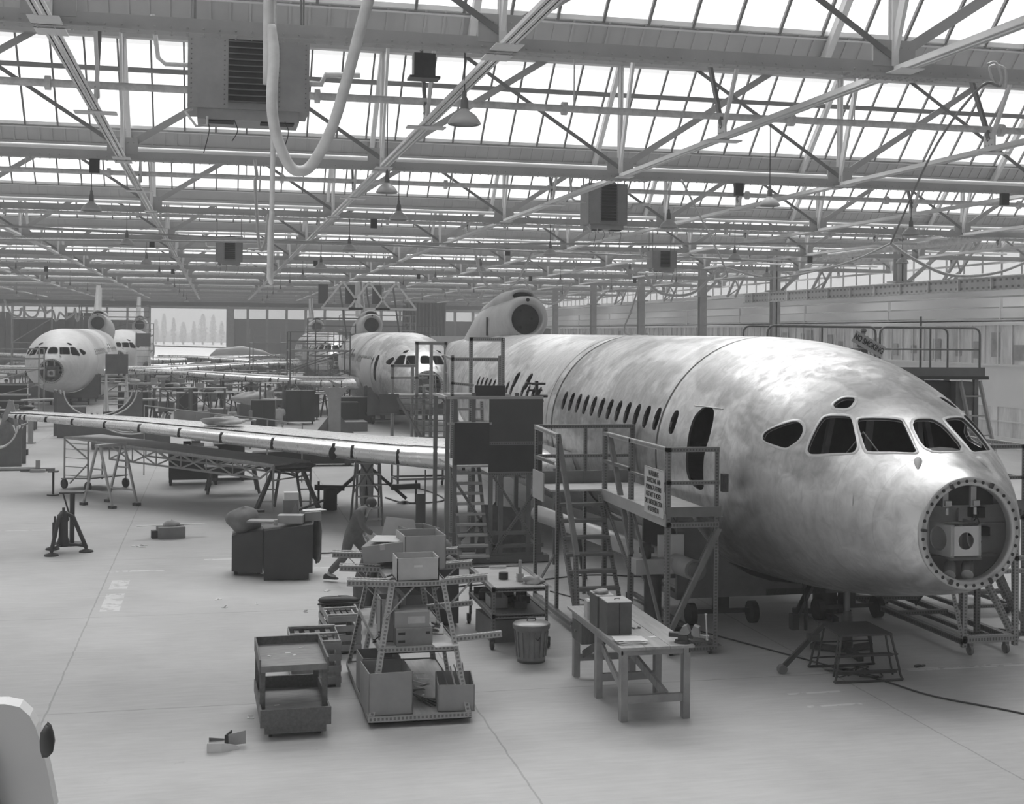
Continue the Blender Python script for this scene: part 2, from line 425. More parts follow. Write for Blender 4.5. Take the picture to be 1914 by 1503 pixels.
hd = MB().bar((0, DY/2, ZB+.2), (0, DY/2+1.2, ZV+3.4*.6), .05, .09, (0, 1, 0)); hl = MB().bar((.03, DY/2, ZB+.2), (.03, DY/2-.9, ZV+1.15), .05, .07, (0, 1, 0))
ms = [('tie', mk(tie, 'tie', M_ROOFL)), ('gusset_plate', mk(gus, 'gusset_plate', M_ROOFL)), ('principal_rafter', mk(raf, 'principal_rafter', M_ROOFL)), ('common_rafter', mk(rafn, 'common_rafter', M_ROOFL)), ('strut', mk(hd, 'strut', M_ROOFD)), ('strut', mk(hl, 'strut', M_ROOFL))]
def rank(i): return ['leftmost', 'far left', 'left', 'inner left', 'left of centre', 'centre left', 'centre', 'centre right', 'right of centre', 'inner right', 'right', 'far right', 'rightmost', 'outer right', 'edge', 'outer'][i]
for n, gy in enumerate(GY[:-1]):
    if n > 11: break
    for ji, j in enumerate(JX):
        xa, ya, za = px_of(j, max(gy, 1), ZB); xb, yb, zb = px_of(j, gy+DY, ZB)
        if max(xa, xb) < -200 or min(xa, xb) > 2100 or (n == 0 and (xb < -900 or xb > 2800)): continue
        side = 'over the pale jets' if j < -4 else ('over the open floor' if j < 5 else ('over the bare fuselages' if j < 15 else 'near the office side'))
        dist = 'directly overhead' if n == 0 else ['in the louvred heater bay', 'in the second bay', 'in the third bay', 'in the fourth bay', 'in the fifth bay', 'in the sixth bay', 'in the seventh bay', 'in the eighth bay', 'in the ninth bay', 'in the tenth bay', 'in the last visible bay'][n-1]
        t = thing('roof_truss', '%s roof truss %s, %s' % (rank(ji), side, dist), 'roof truss', (j, gy, 0), group='pale steel roof trusses')
        for nm, me in (ms if n < 7 else ms[:3]): inst(nm, me, t)

# service pipes ---------------------------------------------------
for n, gy in enumerate(GY[1:11]):
    where = ['in the nearest roof bay', 'in the second roof bay', 'in the third roof bay', 'in the fourth roof bay'][n] if n < 4 else 'in the %s roof bay' % ordn[n]
    mb = MB().cyl((X0g, gy+5.6, 8.0), (X1g, gy+5.6, 8.0), .06, n=10)
    x = X0g+1.3
    while x < X1g: mb.cyl((x-.04, gy+5.6, 8.0), (x+.04, gy+5.6, 8.0), .11, n=10); x += 3.9
    t = thing('service_pipe', 'long lagged service pipe with flanges '+where, 'pipe', group='lagged pipes under the glazing')
    mb.build('pipe_run', M_LAG, t)
    hg = MB(); x = X0g+2.4
    while x < X1g: hg.cyl((x, gy+5.6, 8.0), (x, gy+5.6, 10), .012, n=5); x += SX
    hg.build('hanger_rods', M_ROOFL, t)
    one('conduit_pipe', MB().cyl((X0g, gy+1.35, 7.98), (X1g, gy+1.35, 7.98), .05, n=8), M_WHITE, 'smooth white pipe below the ribbed strip '+where, 'pipe', group='white pipes under the valleys')
# ================================================================== WALLS
M_WGL = mat('office_glass', .72, .25, var=.35, scale=1.2, stretch=(1, 1.6, .4), detail=8)
yw = FARY-.5
# far wall: opening from X -7.7 to 1.1
far = MB()
far.boxz(XL, -7.9, yw, yw+.3, 0, 5.6); far.boxz(XL, XR, yw, yw+.3, 7.3, 12)
far.boxz(1.3, XR, yw, yw+.3, 0, 5.9)
fo = struct('wall_far', far, M_WALLD)
for k in range(14):
    x = 1.3+k*2.3
    struct('door_%d' % (k+1), MB().boxz(x+.15, x+2.15, yw-.25, yw-.1, .1, 5.85).bar((x+.3, yw-.3, .5), (x+2, yw-.3, 2.9), .05, .12).bar((x+.3, yw-.3, 5.4), (x+2, yw-.3, 2.9), .05, .12).boxz(x+.1, x+2.2, yw-.32, yw-.25, 2.8, 3.0), mat('sliding_door_leaf', .34, .6, var=.06, scale=.3))
fw = MB()
for k in range(15):
    x = 1.3+k*2.3; fw.boxz(x-.15, x+.15, yw-.3, yw+.2, 0, 7.4)
for k in range(11):
    x = -8-k*2.3; fw.boxz(x-.12, x+.12, yw-.3, yw+.2, 5.5, 7.4)
fw.boxz(XL, XR, yw-.35, yw+.1, 7.05, 7.35)
struct('trim_20', fw, M_STEELL)
struct('trim_21', MB().boxz(1.1, 2.0, yw-.8, yw, 0, 7.3).boxz(-8.4, -7.8, yw-.6, yw, 0, 7.3), M_STEELL)
wn += 1
struct('window_%d' % wn, MB().boxz(XL, -8.4, yw+.1, yw+.12, 5.6, 7.1).boxz(1.6, XR, yw+.1, yw+.12, 5.9, 7.1), M_GLASS)
# left dark doors and sheeted opening
for k, (xa, xb, v) in enumerate(((-31, -27, .1), (-27, -23, .2), (-23, -17.2, .09), (-17, -12.5, .12), (-12, -8.4, .2))):
    mb = MB(); nn = int((xb-xa)/.8)
    for i in range(nn): mb.boxz(xa+i*(xb-xa)/nn, xa+(i+.92)*(xb-xa)/nn, yw-.4-.06*(i % 2), yw-.1, 0, 5.6+.8*(k % 2))
    struct('door_%d' % (20+k), mb, mat('dark_curtain_door_%d' % k, v, .7, var=.15))
# left wall, rear wall (behind camera), right walls
struct('wall_left', MB().boxz(XL-.3, XL, -8, FARY, 0, 12), M_WALL)
struct('wall_rear', MB().boxz(XL, XR, -8.3, -8, 0, 12), M_WALL)
struct('wall_right', MB().boxz(XR, XR+.3, -8, FARY, 0, 6.9).boxz(XR, XR+.3, -8, FARY, 11.6, 12), M_WALL)
rw = struct('window_41', MB().boxz(XR+.1, XR+.12, -8, FARY, 6.9, 11.6), M_GLASS)
mb = MB()
for k in range(110): mb.boxz(XR, XR+.06, -7+k*1.5, -6.93+k*1.5, 6.9, 11.6)
mb.boxz(XR-.05, XR+.1, -8, FARY, 8.6, 8.7).boxz(XR-.05, XR+.1, -8, FARY, 6.85, 7.0); struct('window_frame', mb, M_ROOF, rw)
XO = 31.0
o1 = MB().boxz(XO, XO+.3, 8, 158, 1.65, 3.35).boxz(XO, XO+.3, 8, 158, 0, .45).boxz(XO, XO+.3, 8, 158, 5.0, 5.15)
struct('wall_office', o1, mat('cream_office_panel', .8, .6, var=.05, scale=.5))
struct('ceiling_office', MB().boxz(XO, XR, 8, 158, 5.1, 5.2), M_CEIL)
struct('floor_office', MB().boxz(XO+.3, XR, 8, 158, 3.2, 3.3), M_STEELL)
fas = MB()
for k, (za, zb, dx) in enumerate(((5.25, 5.65, 0), (5.72, 6.1, .3), (6.2, 6.75, .6), (6.82, 7.0, .2))):
    fas.boxz(XO+dx, XO+dx+.3, 8, 158, za, zb)
for y in range(20, 156, 9): fas.boxz(XO-.03, XO+.1, y, y+.06, 5.2, 6.1)
struct('trim_22', fas, mat('fascia_sheet', .8, .55, var=.12, scale=.35, stretch=(1, .4, 2)))
mul = MB(); y = 30.0; i = 0
while y < 120:
    mul.boxz(XO-.04, XO+.04, y, y+.07, 3.35, 5.0)
    if i % 2 == 0: mul.boxz(XO-.04, XO+.04, y, y+.05, .45, 1.65)
    y += .95; i += 1
mul.boxz(XO-.06, XO+.06, 30, 120, 4.95, 5.05); mul.boxz(XO-.06, XO+.06, 30, 120, 3.3, 3.38); mul.boxz(XO-.04, XO+.04, 30, 120, 1.05, 1.1)
wn += 1
og = struct('window_%d' % wn, MB().boxz(XO+.02, XO+.03, 30, 120, 3.35, 5.0).boxz(XO+.02, XO+.03, 30, 120, .45, 1.65), M_WGL)
struct('window_frame', mul, M_WHITE, og)
dp = MB(); rr = random.Random(4)
for k in range(50):
    y = 31+k*1.7+rr.uniform(0, .8); dp.boxz(XO-.012, XO-.002, y, y+rr.uniform(.3, .8), 3.4+rr.uniform(0, .3), 3.7+rr.uniform(.2, 1.1))
struct('blind', dp, mat('drawn_blind', .38, .8, var=.4, scale=1.1), og)
# columns with crane rail
for k, y in enumerate([47.9, 60.0, 69.9, 80.9, 91.9, 102.9, 113.9, 124.9]):
    z0_ = 6.6 if k == 0 else 0; mb = MB().boxz(26.8, 27.2, y-.2, y-.17, z0_, 9.9).boxz(26.8, 27.2, y+.17, y+.2, z0_, 9.9).boxz(26.97, 27.03, y-.2, y+.2, z0_, 9.9)
    mb.boxz(26.6, 27.4, y-.35, y+.35, 6.62, 6.7)
    struct('column' if k else 'column', mb, M_STEELL)
cr = thing('crane_rail_beam', 'long riveted pale crane rail beam on the columns at the right', 'crane beam')
mb = MB().bar((26.7, 20, 6.35), (26.7, 63, 6.35), .03, .42).bar((26.7, 20, 6.57), (26.7, 63, 6.57), .24, .03).bar((26.7, 20, 6.13), (26.7, 63, 6.13), .24, .03)
mb.build('web', mat('riveted_beam_paint', .55, .5, var=.08, rivet=.35), cr)
st = MB()
for k in range(20): st.boxz(26.58, 26.68, 22+k*2.1, 22.06+k*2.1, 6.14, 6.56)
st.build('stiffener', M_ROOFL, cr)
# braced roof lattice seen beyond the crane beam
for k, (y, x) in enumerate(((38.1, 29), (49.1, 29.6), (60.1, 29), (71.1, 29), (82.1, 29), (93.1, 29))):
    t = thing('crane_lattice', 'dark inclined lattice strut above the crane beam, %s' % ['nearest the right edge', 'second from the right edge', 'in the middle of its row', 'beside the tall column', 'small, past the tall column', 'smallest, farthest down the hall'][k], 'lattice strut', group='lattice struts over the crane beam')
    mb = MB()
    for dx in (0, .5): mb.bar((x+dx, y, 6.7), (x+dx, y-3.4, 9.6), .1, .1)
    for q in range(6):
        a = q/6; b = (q+1)/6
        mb.bar((x+(.5 if q % 2 else 0), y-3.4*a, 6.7+2.9*a), (x+(0 if q % 2 else .5), y-3.4*b, 6.7+2.9*b), .06, .06)
    mb.build('lattice', M_ROOF, t)
    MB().bar((x-1.6, y, 6.7), (x+.2, y-2.4, 9.2), .09, .14).build('brace', M_ROOF, t)
# poplars and hedge outside
def leaf_tree(x, y, h, r, seed, label, cat='tree'):
    t = thing('poplar_tree', label, cat, (x, y, 0), group='poplars beyond the open door')
    MB().cyl((0, 0, 0), (0, 0, h*.3), .35, .25, 8).build('trunk', M_WOODD, t)
    rnd = random.Random(seed); mb = MB()
    for i in range(420):
        a = rnd.uniform(0, 2*pi); u = rnd.random(); zz = h*(.1+.9*u); rad = r*math.sin(pi*min(1, (u*.93+.06)))**.55*(1-.35*u)*rnd.uniform(.3, 1)
        c = Vector((rad*math.cos(a), rad*math.sin(a), zz)); s_ = rnd.uniform(.15, .4)
        d = Vector((rnd.uniform(-1, 1), rnd.uniform(-1, 1), rnd.uniform(-.3, 1))).normalized(); e = d.orthogonal().normalized()*s_; f = d.cross(e).normalized()*s_
        mb.add([c-e, c+f, c+e, c-f], [(0, 1, 2, 3)])
    mb.build('foliage', mat('poplar_leaves', .42, .8, var=.2), t)
desc = ['short round poplar at the left edge of the door opening', 'tall slim poplar left of centre in the door opening', 'slim poplar beside the tall one left of centre', 'low broad poplar in the middle of the door opening', 'small poplar right of the low broad one', 'tallest poplar, right of centre in the opening', 'tall poplar just right of the tallest one', 'small poplar at the right edge of the opening']
for k, (px, h, r) in enumerate(((292, 600, 1.1), (307, 589, 1.1), (324, 596, 1.0), (343, 604, 1.5), (362, 602, .9), (379, 588, 1.9), (398, 590, 1.3), (414, 601, 1.0))):
    v = PD(px, 636, 430); leaf_tree(v.x, 430+random.uniform(-6, 6), 4.4+(619-h)/5.65, r, k, desc[k])
hb = MB(); rnd = random.Random(3)
for i in range(120):
    x = -220+i*3; hb.lump((x, 520+rnd.uniform(-6, 6), 1), (3.2, 3, rnd.uniform(2.5, 4.5)), i, 8, .3)
tag(hb.build('hedge', mat('hedge_leaves', .36, .9, var=.25, scale=.5)), 'pale distant line of trees beyond the airfield', 'tree line', kind='stuff')
# ================================================================== AIRCRAFT
AS = 1.04
def metal(name, v, patch, rough=.38, metallic=.55, scale=1.3):
    m = bpy.data.materials.new(name); m.use_nodes = True; nt = m.node_tree; N = nt.nodes; L = nt.links; b = N['Principled BSDF']
    tc = N.new('ShaderNodeTexCoord')
    def nz(sc_, det, st, dist=0):
        mp = N.new('ShaderNodeMapping'); mp.inputs['Scale'].default_value = st; L.new(tc.outputs['Object'], mp.inputs['Vector'])
        n = N.new('ShaderNodeTexNoise'); n.inputs['Scale'].default_value = sc_; n.inputs['Detail'].default_value = det; n.inputs['Roughness'].default_value = .65; n.inputs['Distortion'].default_value = dist
        L.new(mp.outputs['Vector'], n.inputs['Vector']); return n.outputs['Fac']
    def mr(x, a, c, lo, hi):
        n = N.new('ShaderNodeMapRange'); n.inputs['From Min'].default_value = a; n.inputs['From Max'].default_value = c; n.inputs['To Min'].default_value = lo; n.inputs['To Max'].default_value = hi
        L.new(x, n.inputs['Value']); return n.outputs['Result']
    def mth(op, a, c):
        n = N.new('ShaderNodeMath'); n.operation = op
        for i, q in enumerate((a, c)):
            if isinstance(q, (int, float)): n.inputs[i].default_value = q
            else: L.new(q, n.inputs[i])
        return n.outputs[0]
    big = mr(nz(scale*.55, 3, (1, .55, 1), .6), .46, .53, 1-patch, 1)
    hoop = mr(nz(1.2, 5, (.5, 3.2, .35), .4), .35, .68, 1-patch*.5, 1.04)
    fine = mr(nz(5, 9, (1, 1, 1), .8), .38, .62, 1-patch*.6, 1.04)
    val = mth('MULTIPLY', mth('MULTIPLY', mth('MULTIPLY', big, hoop), fine), v)
    # skin panel seams
    sp = N.new('ShaderNodeSeparateXYZ'); L.new(tc.outputs['Object'], sp.inputs['Vector'])
    fr = mth('FRACT', mth('DIVIDE', mth('ADD', sp.outputs['Y'], 100), .49), 0); 
    ln = mth('LESS_THAN', fr, .02)
    val = mth('MULTIPLY', val, mth('SUBTRACT', 1, mth('MULTIPLY', ln, .10)))
    cb = N.new('ShaderNodeCombineColor')
    for i in range(3): L.new(val, cb.inputs[i])
    L.new(cb.outputs['Color'], b.inputs['Base Color']); b.inputs['Metallic'].default_value = metallic
    L.new(mr(fine, .8, 1.04, rough+.1, rough-.04), b.inputs['Roughness'])
    return m
M_ALU = metal('bare_aluminium_skin', .74, .3, .4, .92)
M_ALU2 = metal('dull_aluminium_skin', .7, .16, .42, .85)
M_PRIM = metal('pale_primed_skin', .8, .08, .5, .05)
M_WING = metal('polished_wing_skin', .82, .08, .3, .6)
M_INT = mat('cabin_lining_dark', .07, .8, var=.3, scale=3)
M_GRN = mat('primed_bulkhead', .62, .6, var=.1, scale=4)
M_RING = mat('ring_metal', .5, .35, .5, var=.1)
M_HOLE = mat('hole_dark', .03, .8, var=.1)
ST = [(0, .62, -1.61, -2.85), (.12, .73, -1.53, -2.92), (.35, .90, -1.40, -3.00), (.7, 1.10, -1.17, -3.08), (1.2, 1.32, -.86, -3.19), (2, 1.54, -.50, -3.33), (3, 1.7, -.22, -3.46), (4.2, 1.8, -.06, -3.56), (5.6, 1.85, 0, -3.62), (8, 1.85, 0, -3.66), (19.5, 1.85, 0, -3.7), (23, 1.7, -.02, -3.45), (26, 1.38, -.06, -3.0), (29, .95, -.12, -2.4), (33.4, .3, -.3, -1.2)]
def hermite(y):
    # smooth interpolation of the stations
    for i in range(len(ST)-1):
        if ST[i][0] <= y <= ST[i+1][0]: break
    a = ST[i]; b = ST[i+1]; h = b[0]-a[0]; t = (y-a[0])/h
    def slope(j, k):
        if j == 0 or j == len(ST)-1: q = (0, 1) if j == 0 else (j-1, j); return (ST[q[1]][k]-ST[q[0]][k])/(ST[q[1]][0]-ST[q[0]][0])
        s1 = (ST[j][k]-ST[j-1][k])/(ST[j][0]-ST[j-1][0]); s2 = (ST[j+1][k]-ST[j][k])/(ST[j+1][0]-ST[j][0])
        return 0 if s1*s2 <= 0 else 2*s1*s2/(s1+s2)
    o = []
    for k in (1, 2, 3):
        m0 = slope(i, k)*h; m1 = slope(i+1, k)*h
        o.append((2*t**3-3*t*t+1)*a[k]+(t**3-2*t*t+t)*m0+(-2*t**3+3*t*t)*b[k]+(t**3-t*t)*m1)
    return o
def section(y, off=0.0, n=80):
    w_, t_, b_ = hermite(y); c = (t_+b_)/2; h = (t_-b_)/2
    return [Vector(((w_-off)*math.cos(a), y, c+(h-off)*math.sin(a))) for a in (2*pi*k/n for k in range(n))]
YS = [0, .05, .1, .16, .23, .3, .38, .46, .55, .65, .75, .86, .98, 1.1, 1.25, 1.4, 1.6, 1.8, 2.05, 2.3, 2.6, 2.9, 3.3, 3.7, 4.1, 4.6, 5.1, 5.6]+[6.2+.6*k for k in range(28)]+[24, 25, 26, 27, 28, 29, 30, 31, 32, 32.8, 33.4]
outer = [section(y) for y in YS]
fb = MB(); fb.grid(outer, close=True)
bvh = BVHTree.FromPolygons([tuple(v) for v in fb.v], fb.f)
NOSE = Vector((8.43, 13.36, EYE))         # position before scaling about the eye level
def hit_px(px, py):
    "skin point of the leading aircraft (local, unscaled) lying behind pixel px, py"
    u = px-PX0; v = py-PY0; c, s = math.cos(ROLL), math.sin(ROLL)
    u1 = u*c+v*s; v1 = v*c-u*s
    d = Vector((u1/FPX*math.cos(YAW)+math.sin(YAW), math.cos(YAW)-u1/FPX*math.sin(YAW), -v1/FPX)).normalized()
    r = bvh.ray_cast(Vector((0, 0, EYE))-NOSE, d)
    return r[0], r[1]
def chaikin(pts, it=2):
    for _ in range(it):
        o = []
        for i, p in enumerate(pts):
            q = pts[(i+1) % len(pts)]; o += [p*.8+q*.2, p*.2+q*.8]
        pts = o
    return pts
def zpx(l, s_, ox, oy): return [(ox+x/s_, oy+y/s_) for x, y in l]
Zc = lambda l: zpx(l, 2.783, 1380, 600)
outl = {
 'quarter': Zc([(131, 605), (145, 575), (270, 527), (305, 525), (330, 545), (332, 580), (310, 620), (255, 657), (230, 655), (140, 625)]),
 'side': Zc([(440, 508), (475, 498), (573, 500), (588, 520), (615, 645), (600, 675), (580, 683), (385, 692), (365, 672), (372, 645)]),
 'front': Zc([(640, 510), (870, 512), (888, 525), (933, 650), (930, 670), (905, 683), (680, 677), (665, 660), (628, 540), (630, 518)]),
 'eyebrow': Zc([(498, 438), (505, 425), (548, 400), (600, 400), (604, 412), (582, 445), (560, 454), (505, 452)]),
 'door': zpx([(288, 662), (308, 646), (350, 648), (362, 665), (358, 720), (338, 800), (318, 860), (310, 900), (311, 1040), (303, 1060), (285, 1062), (250, 1035), (226, 990), (219, 930), (226, 840), (238, 760), (260, 695)], 2.68, 1200, 520),
}
wins = {}
for k, l in outl.items():
    pts = [hit_px(x, y)[0] for x, y in l]
    wins[k] = [p for p in pts if p is not None]
    if k != 'door':
        cc = sum(wins[k], Vector())/len(wins[k]); wins[k] = [cc+(p-cc)*1.045 for p in wins[k]]
# centre screen: symmetric about the nose axis
cp = [hit_px(x, y)[0] for x, y in Zc([(940, 513), (1040, 513), (1127, 668), (1110, 688), (1010, 686), (985, 660)])]
zt = max(p.z for p in cp); zb_ = min(p.z for p in cp)
fr_in = max(p.x for p in wins['front'])
wins['front'] = [Vector((min(p.x, -.36 if p.z < -1.2 else -.3), p.y, p.z)) for p in wins['front']]
cen = [Vector((x, -1, z)) for x, z in ((-.2, zt), (.2, zt), (.27, zb_), (-.27, zb_))]
cen = [bvh.ray_cast(p, Vector((0, 1, 0)))[0] for p in cen]
def normal_of(pts):
    n = Vector((0, 0, 0))
    for i in range(len(pts)):
        a, b = pts[i], pts[(i+1) % len(pts)]; n += a.cross(b)
    n.normalize(); c = sum(pts, Vector())/len(pts)
    if n.dot(c-Vector((0, c.y+.6, -1.8))) < 0: n = -n
    return n, c
cut = MB(); frames = []
def add_cut(pts, it=2, rim=True, depth=.5, out=.5):
    pts = chaikin(pts, it); n, c = normal_of(pts)
    poly = [p-n*depth for p in pts]
    # keep outward winding
    e = Vector()
    for i in range(len(poly)): e += (poly[i]-c).cross(poly[(i+1) % len(poly)]-c)
    if e.dot(n) < 0: poly = poly[::-1]
    cut.prism(poly, n*(depth+out))
    if rim: frames.append((pts, n, c))
mir = lambda pts: [Vector((-p.x, p.y, p.z)) for p in pts][::-1]
for k in ('quarter', 'side', 'front', 'eyebrow'):
    add_cut(wins[k], 2, True); add_cut(mir(wins[k]), 2, True)
add_cut(cen, 2, True)
add_cut(wins['door'], 1, False)
def oval(sx_, y, z, ry, rz_, n=16):
    w_, t_, b_ = hermite(y); c = (t_+b_)/2; h = (t_-b_)/2
    x = sx_*w_*math.sqrt(max(0, 1-((z-c)/h)**2))
    sgnp = lambda v_: math.copysign(abs(v_)**.8, v_)
    pts = [Vector((x, y+ry*sgnp(math.cos(2*pi*k/n)), z+rz_*sgnp(math.sin(2*pi*k/n)))) for k in range(n)]
    out = Vector((sx_, 0, (z-c)/h*.9)).normalized()
    poly = [p-out*.35 for p in pts]
    e = (poly[1]-poly[0]).cross(poly[2]-poly[1])
    if e.dot(out) < 0: poly = poly[::-1]
    cut.prism(poly, out*.7)
wy = [5.05]+[5.78+.5*k for k in range(12)]+[13.4+.5*k for k in range(4)]+[16.0+.5*k for k in range(9)]
for y in wy:
    for sx_ in (-1, 1): oval(sx_, y, -1.29, .125, .195)
for y in (15.0, 16.2+.0):
    for sx_ in (-1, 1): oval(sx_, y-.25, -1.05, .19, .22)
# skin solid: outer + inner wall, open at the nose
fz = MB(); fz.grid(outer, close=True)
inner = [section(y, .035) for y in YS[:-1]]
inner[-1] = section(33.2, .035)
fz.grid(inner, close=True, flip=True)
no = len(outer)*80
fs = []
for k in range(80):
    fs.append((k, no+k, no+(k+1) % 80, (k+1) % 80))
fz.f += fs; fz.sm += [False]*80; fz.uv += [None]*80
lo = (len(outer)-1)*80; fz.f.append(tuple(lo+k for k in range(80))); fz.sm.append(True); fz.uv.append(None)
li = no+(len(inner)-1)*80; fz.f.append(tuple(li+79-k for k in range(80))); fz.sm.append(True); fz.uv.append(None)
def boolean(mbA, mbB, name):
    a = bpy.data.objects.new('tmpa', mbA.mesh('a')); b = bpy.data.objects.new('tmpb', mbB.mesh('b')); col.objects.link(a); col.objects.link(b)
    import bmesh
    for o in (a, b):
        bm = bmesh.new(); bm.from_mesh(o.data); bmesh.ops.recalc_face_normals(bm, faces=bm.faces); bm.to_mesh(o.data); bm.free()
    md_ = a.modifiers.new('b', 'BOOLEAN'); md_.object = b; md_.operation = 'DIFFERENCE'; md_.solver = 'EXACT'; md_.use_self = True
    dg_ = bpy.context.evaluated_depsgraph_get(); me = bpy.data.meshes.new_from_object(a.evaluated_get(dg_)); me.name = name
    ma, mb_ = a.data, b.data
    bpy.data.objects.remove(a); bpy.data.objects.remove(b); bpy.data.meshes.remove(ma); bpy.data.meshes.remove(mb_)
    return me
skin = boolean(fz, cut, 'fuselage')
# inner faces get the dark lining
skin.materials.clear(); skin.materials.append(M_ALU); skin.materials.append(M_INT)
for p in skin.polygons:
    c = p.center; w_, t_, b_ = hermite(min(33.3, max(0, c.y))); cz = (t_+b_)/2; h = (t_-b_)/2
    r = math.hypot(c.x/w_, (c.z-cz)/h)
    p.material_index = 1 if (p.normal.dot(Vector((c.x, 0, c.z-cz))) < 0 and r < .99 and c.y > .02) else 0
    p.use_smooth = True
try: skin.set_sharp_from_angle(angle=math.radians(40))
except Exception: pass
# window frames: flat riveted bands laid on the skin
def frame_mesh():
    mb = MB()
    for pts, n, c in frames:
        r0 = []; r1 = []; r2 = []
        for p in pts:
            o = (p-c); q = p+o.normalized()*.038
            for lst, s_ in ((r0, p+o.normalized()*.004), (r1, q)):
                h = bvh.find_nearest(s_); lst.append(h[0]+n*.005)
            h = bvh.find_nearest(p+o.normalized()*.048); r2.append(h[0]-n*.004)
        mb.grid([r0, r1, r2], True, True)
        mb.grid([[p-n*.05 for p in r0], r0], True, True)
    return mb
fm = frame_mesh()

def build_airliner():
    t = thing('airliner', 'large bare metal airliner fuselage on the right, nose ring open, big cockpit openings', 'airliner', (NOSE.x*AS, NOSE.y*AS, EYE), group='airliners under construction')
    t.scale = (AS,)*3
    o = bpy.data.objects.new('fuselage', skin); col.objects.link(o); o.parent = t
    fm.build('window_surround', M_RING2, t)
    # joint bands
    for y, wd, m in ((5.55, .045, M_DARKBAND), (11.9, .07, M_DARKBAND), (12.4, .05, M_RING2)):
        mb = MB()
        for off in (0,):
            a = section(y, -.006, 72); b = section(y+wd, -.006, 72); mb.grid([a, b], True, True)
        mb.build('joint_band', m, t)
    # nose ring with bolt holes
    mb = MB(); n = 72
    w0, t0, b0 = .635, -1.595, -2.865; cz = (t0+b0)/2
    def rr(r, y): return [Vector((r*math.cos(2*pi*k/n), y, cz+r*math.sin(2*pi*k/n))) for k in range(n)]
    mb.grid([rr(.63, .06), rr(.645, -.005), rr(.645, -.03), rr(.555, -.03), rr(.545, .03), rr(.55, .1)], True, True)
    ring = mb.build('nose_ring', M_RING, t)
    hb_ = MB()
    for k in range(36):
        a = 2*pi*(k+.5)/36
        if k in (6, 11, 17, 24, 29): continue
        c = Vector((.6*math.cos(a), -.032, cz+.6*math.sin(a))); MB().cyl(c, c+Vector((0, -.003, 0)), .021, n=10).build('bolt_hole', M_HOLE, ring)
    lg = MB()
    for k in (6, 11, 17, 24, 29):
        a = 2*pi*(k+.5)/36; c = Vector((.6*math.cos(a), -.05, cz+.6*math.sin(a))); lg.box(c, (.06, .05, .03), M=Matrix.Rotation(-a, 3, 'Y'))
    lg.build('lug', M_DARK, ring)
    # bulkhead and fittings inside the nose
    yb = .62; mb = MB()
    q_ = section(yb, .075, 40); mb.add(q_, [tuple(range(40))])
    bk = mb.build('bulkhead', M_GRN, t)
    mb = MB().boxz(-.8, .8, yb-.06, yb, cz+.22, cz+.25).boxz(-.85, .85, yb-.05, yb, cz+.0, cz+.02).boxz(-.7, .7, yb-.14, yb, cz-.36, cz-.34)
    for x in (-.45, .42): mb.boxz(x, x+.025, yb-.05, yb, cz-.6, cz+.25)
    for k in range(14): mb.cyl((-.5+k*.075, yb-.005, cz+.18), (-.5+k*.075, yb-.012, cz+.18), .006, n=6)
    mb.build('stiffener', M_GRN, bk)
    mb = MB().boxz(-.55, .55, yb-.25, yb, cz+.27, cz+.5); mb.build('equipment_bay', M_INT, bk)
    mb = MB()
    for x in (-.26, .1):
        mb.boxz(x, x+.07, .12, .16, cz+.28, cz+.52).boxz(x+.01, x+.09, .08, .13, cz+.3, cz+.36).cyl((x+.04, .1, cz+.28), (x+.04, .1, cz+.2), .02, n=8)
    mb.build('latch', M_RING, bk)
    # scanner bracket: boxy casting with round openings
    br = MB()
    def plate(c, ux, uy, wx, wy_, r, th=.015, n=24):
        ux = Vector(ux).normalized(); uy = Vector(uy).normalized(); nn = ux.cross(uy); c = Vector(c); a_, b_ = [], []
        for k in range(n):
            a = 2*pi*k/n; co, si = math.cos(a), math.sin(a); m = max(abs(co), abs(si)); a_.append(c+ux*(co/m*wx)+uy*(si/m*wy_)); b_.append(c+ux*(r*co)+uy*(r*si))
        br.grid([a_, b_, [p-nn*th for p in b_], [p-nn*th for p in a_]], False, True)
    y0, y1 = .12, .56; cx_ = 0.0; zc_ = cz-.1
    plate((cx_, .05, zc_), (1, 0, 0), (0, 0, 1), .19, .17, .1)
    plate((cx_-.22, .28, zc_), (.18, -1, 0), (0, 0, 1), .25, .19, .14)
    plate((cx_+.22, .28, zc_), (.18, 1, 0), (0, 0, 1), .25, .19, .12)
    plate((cx_, .28, zc_+.18), (1, 0, 0), (0, 1, -.1), .21, .24, .14)
    plate((cx_, .28, zc_-.18), (1, 0, 0), (0, 1, .1), .21, .24, .13)
    br.build('scanner_bracket', M_ALUP, bk)
    wg = MB()
    wg.prism([(-.22, .42, zc_+.17), (-.5, .56, zc_+.3), (-.5, .56, zc_-.28), (-.22, .42, zc_-.17)], (0, .02, 0)).prism([(.16, .5, zc_+.13), (.16, .5, zc_-.13), (.24, .6, zc_-.28), (.24, .6, zc_+.3)], (0, .02, 0))
    wg.build('bracket_web', M_GRN, bk)
    mb = MB()
    for k in range(5):
        z = cz+.16-.11*k; mb.tube(smooth_path([(.36+.03*k, .5, z+.1), (.42, .45, z), (.38+.04*(k % 2), .5, z-.1)], 3), .008, 5)
    mb.boxz(.36, .52, .48, .6, cz+.1, cz+.22).boxz(.34, .6, .5, .6, cz-.12, cz-.02)
    mb.build('wiring', M_INT, bk)
    mb = MB()
    for x in (-.18, .05): mb.cyl((x, .1, cz-.5), (x+.13, .3, cz-.42), .07, n=10)
    mb.build('duct_end', M_RING, bk)
    # cockpit and cabin inside
    mb = MB().boxz(-.95, .95, .9, 1.3, -2.3, -2.2).boxz(-1.25, 1.25, 1.3, 22, -2.3, -2.2)
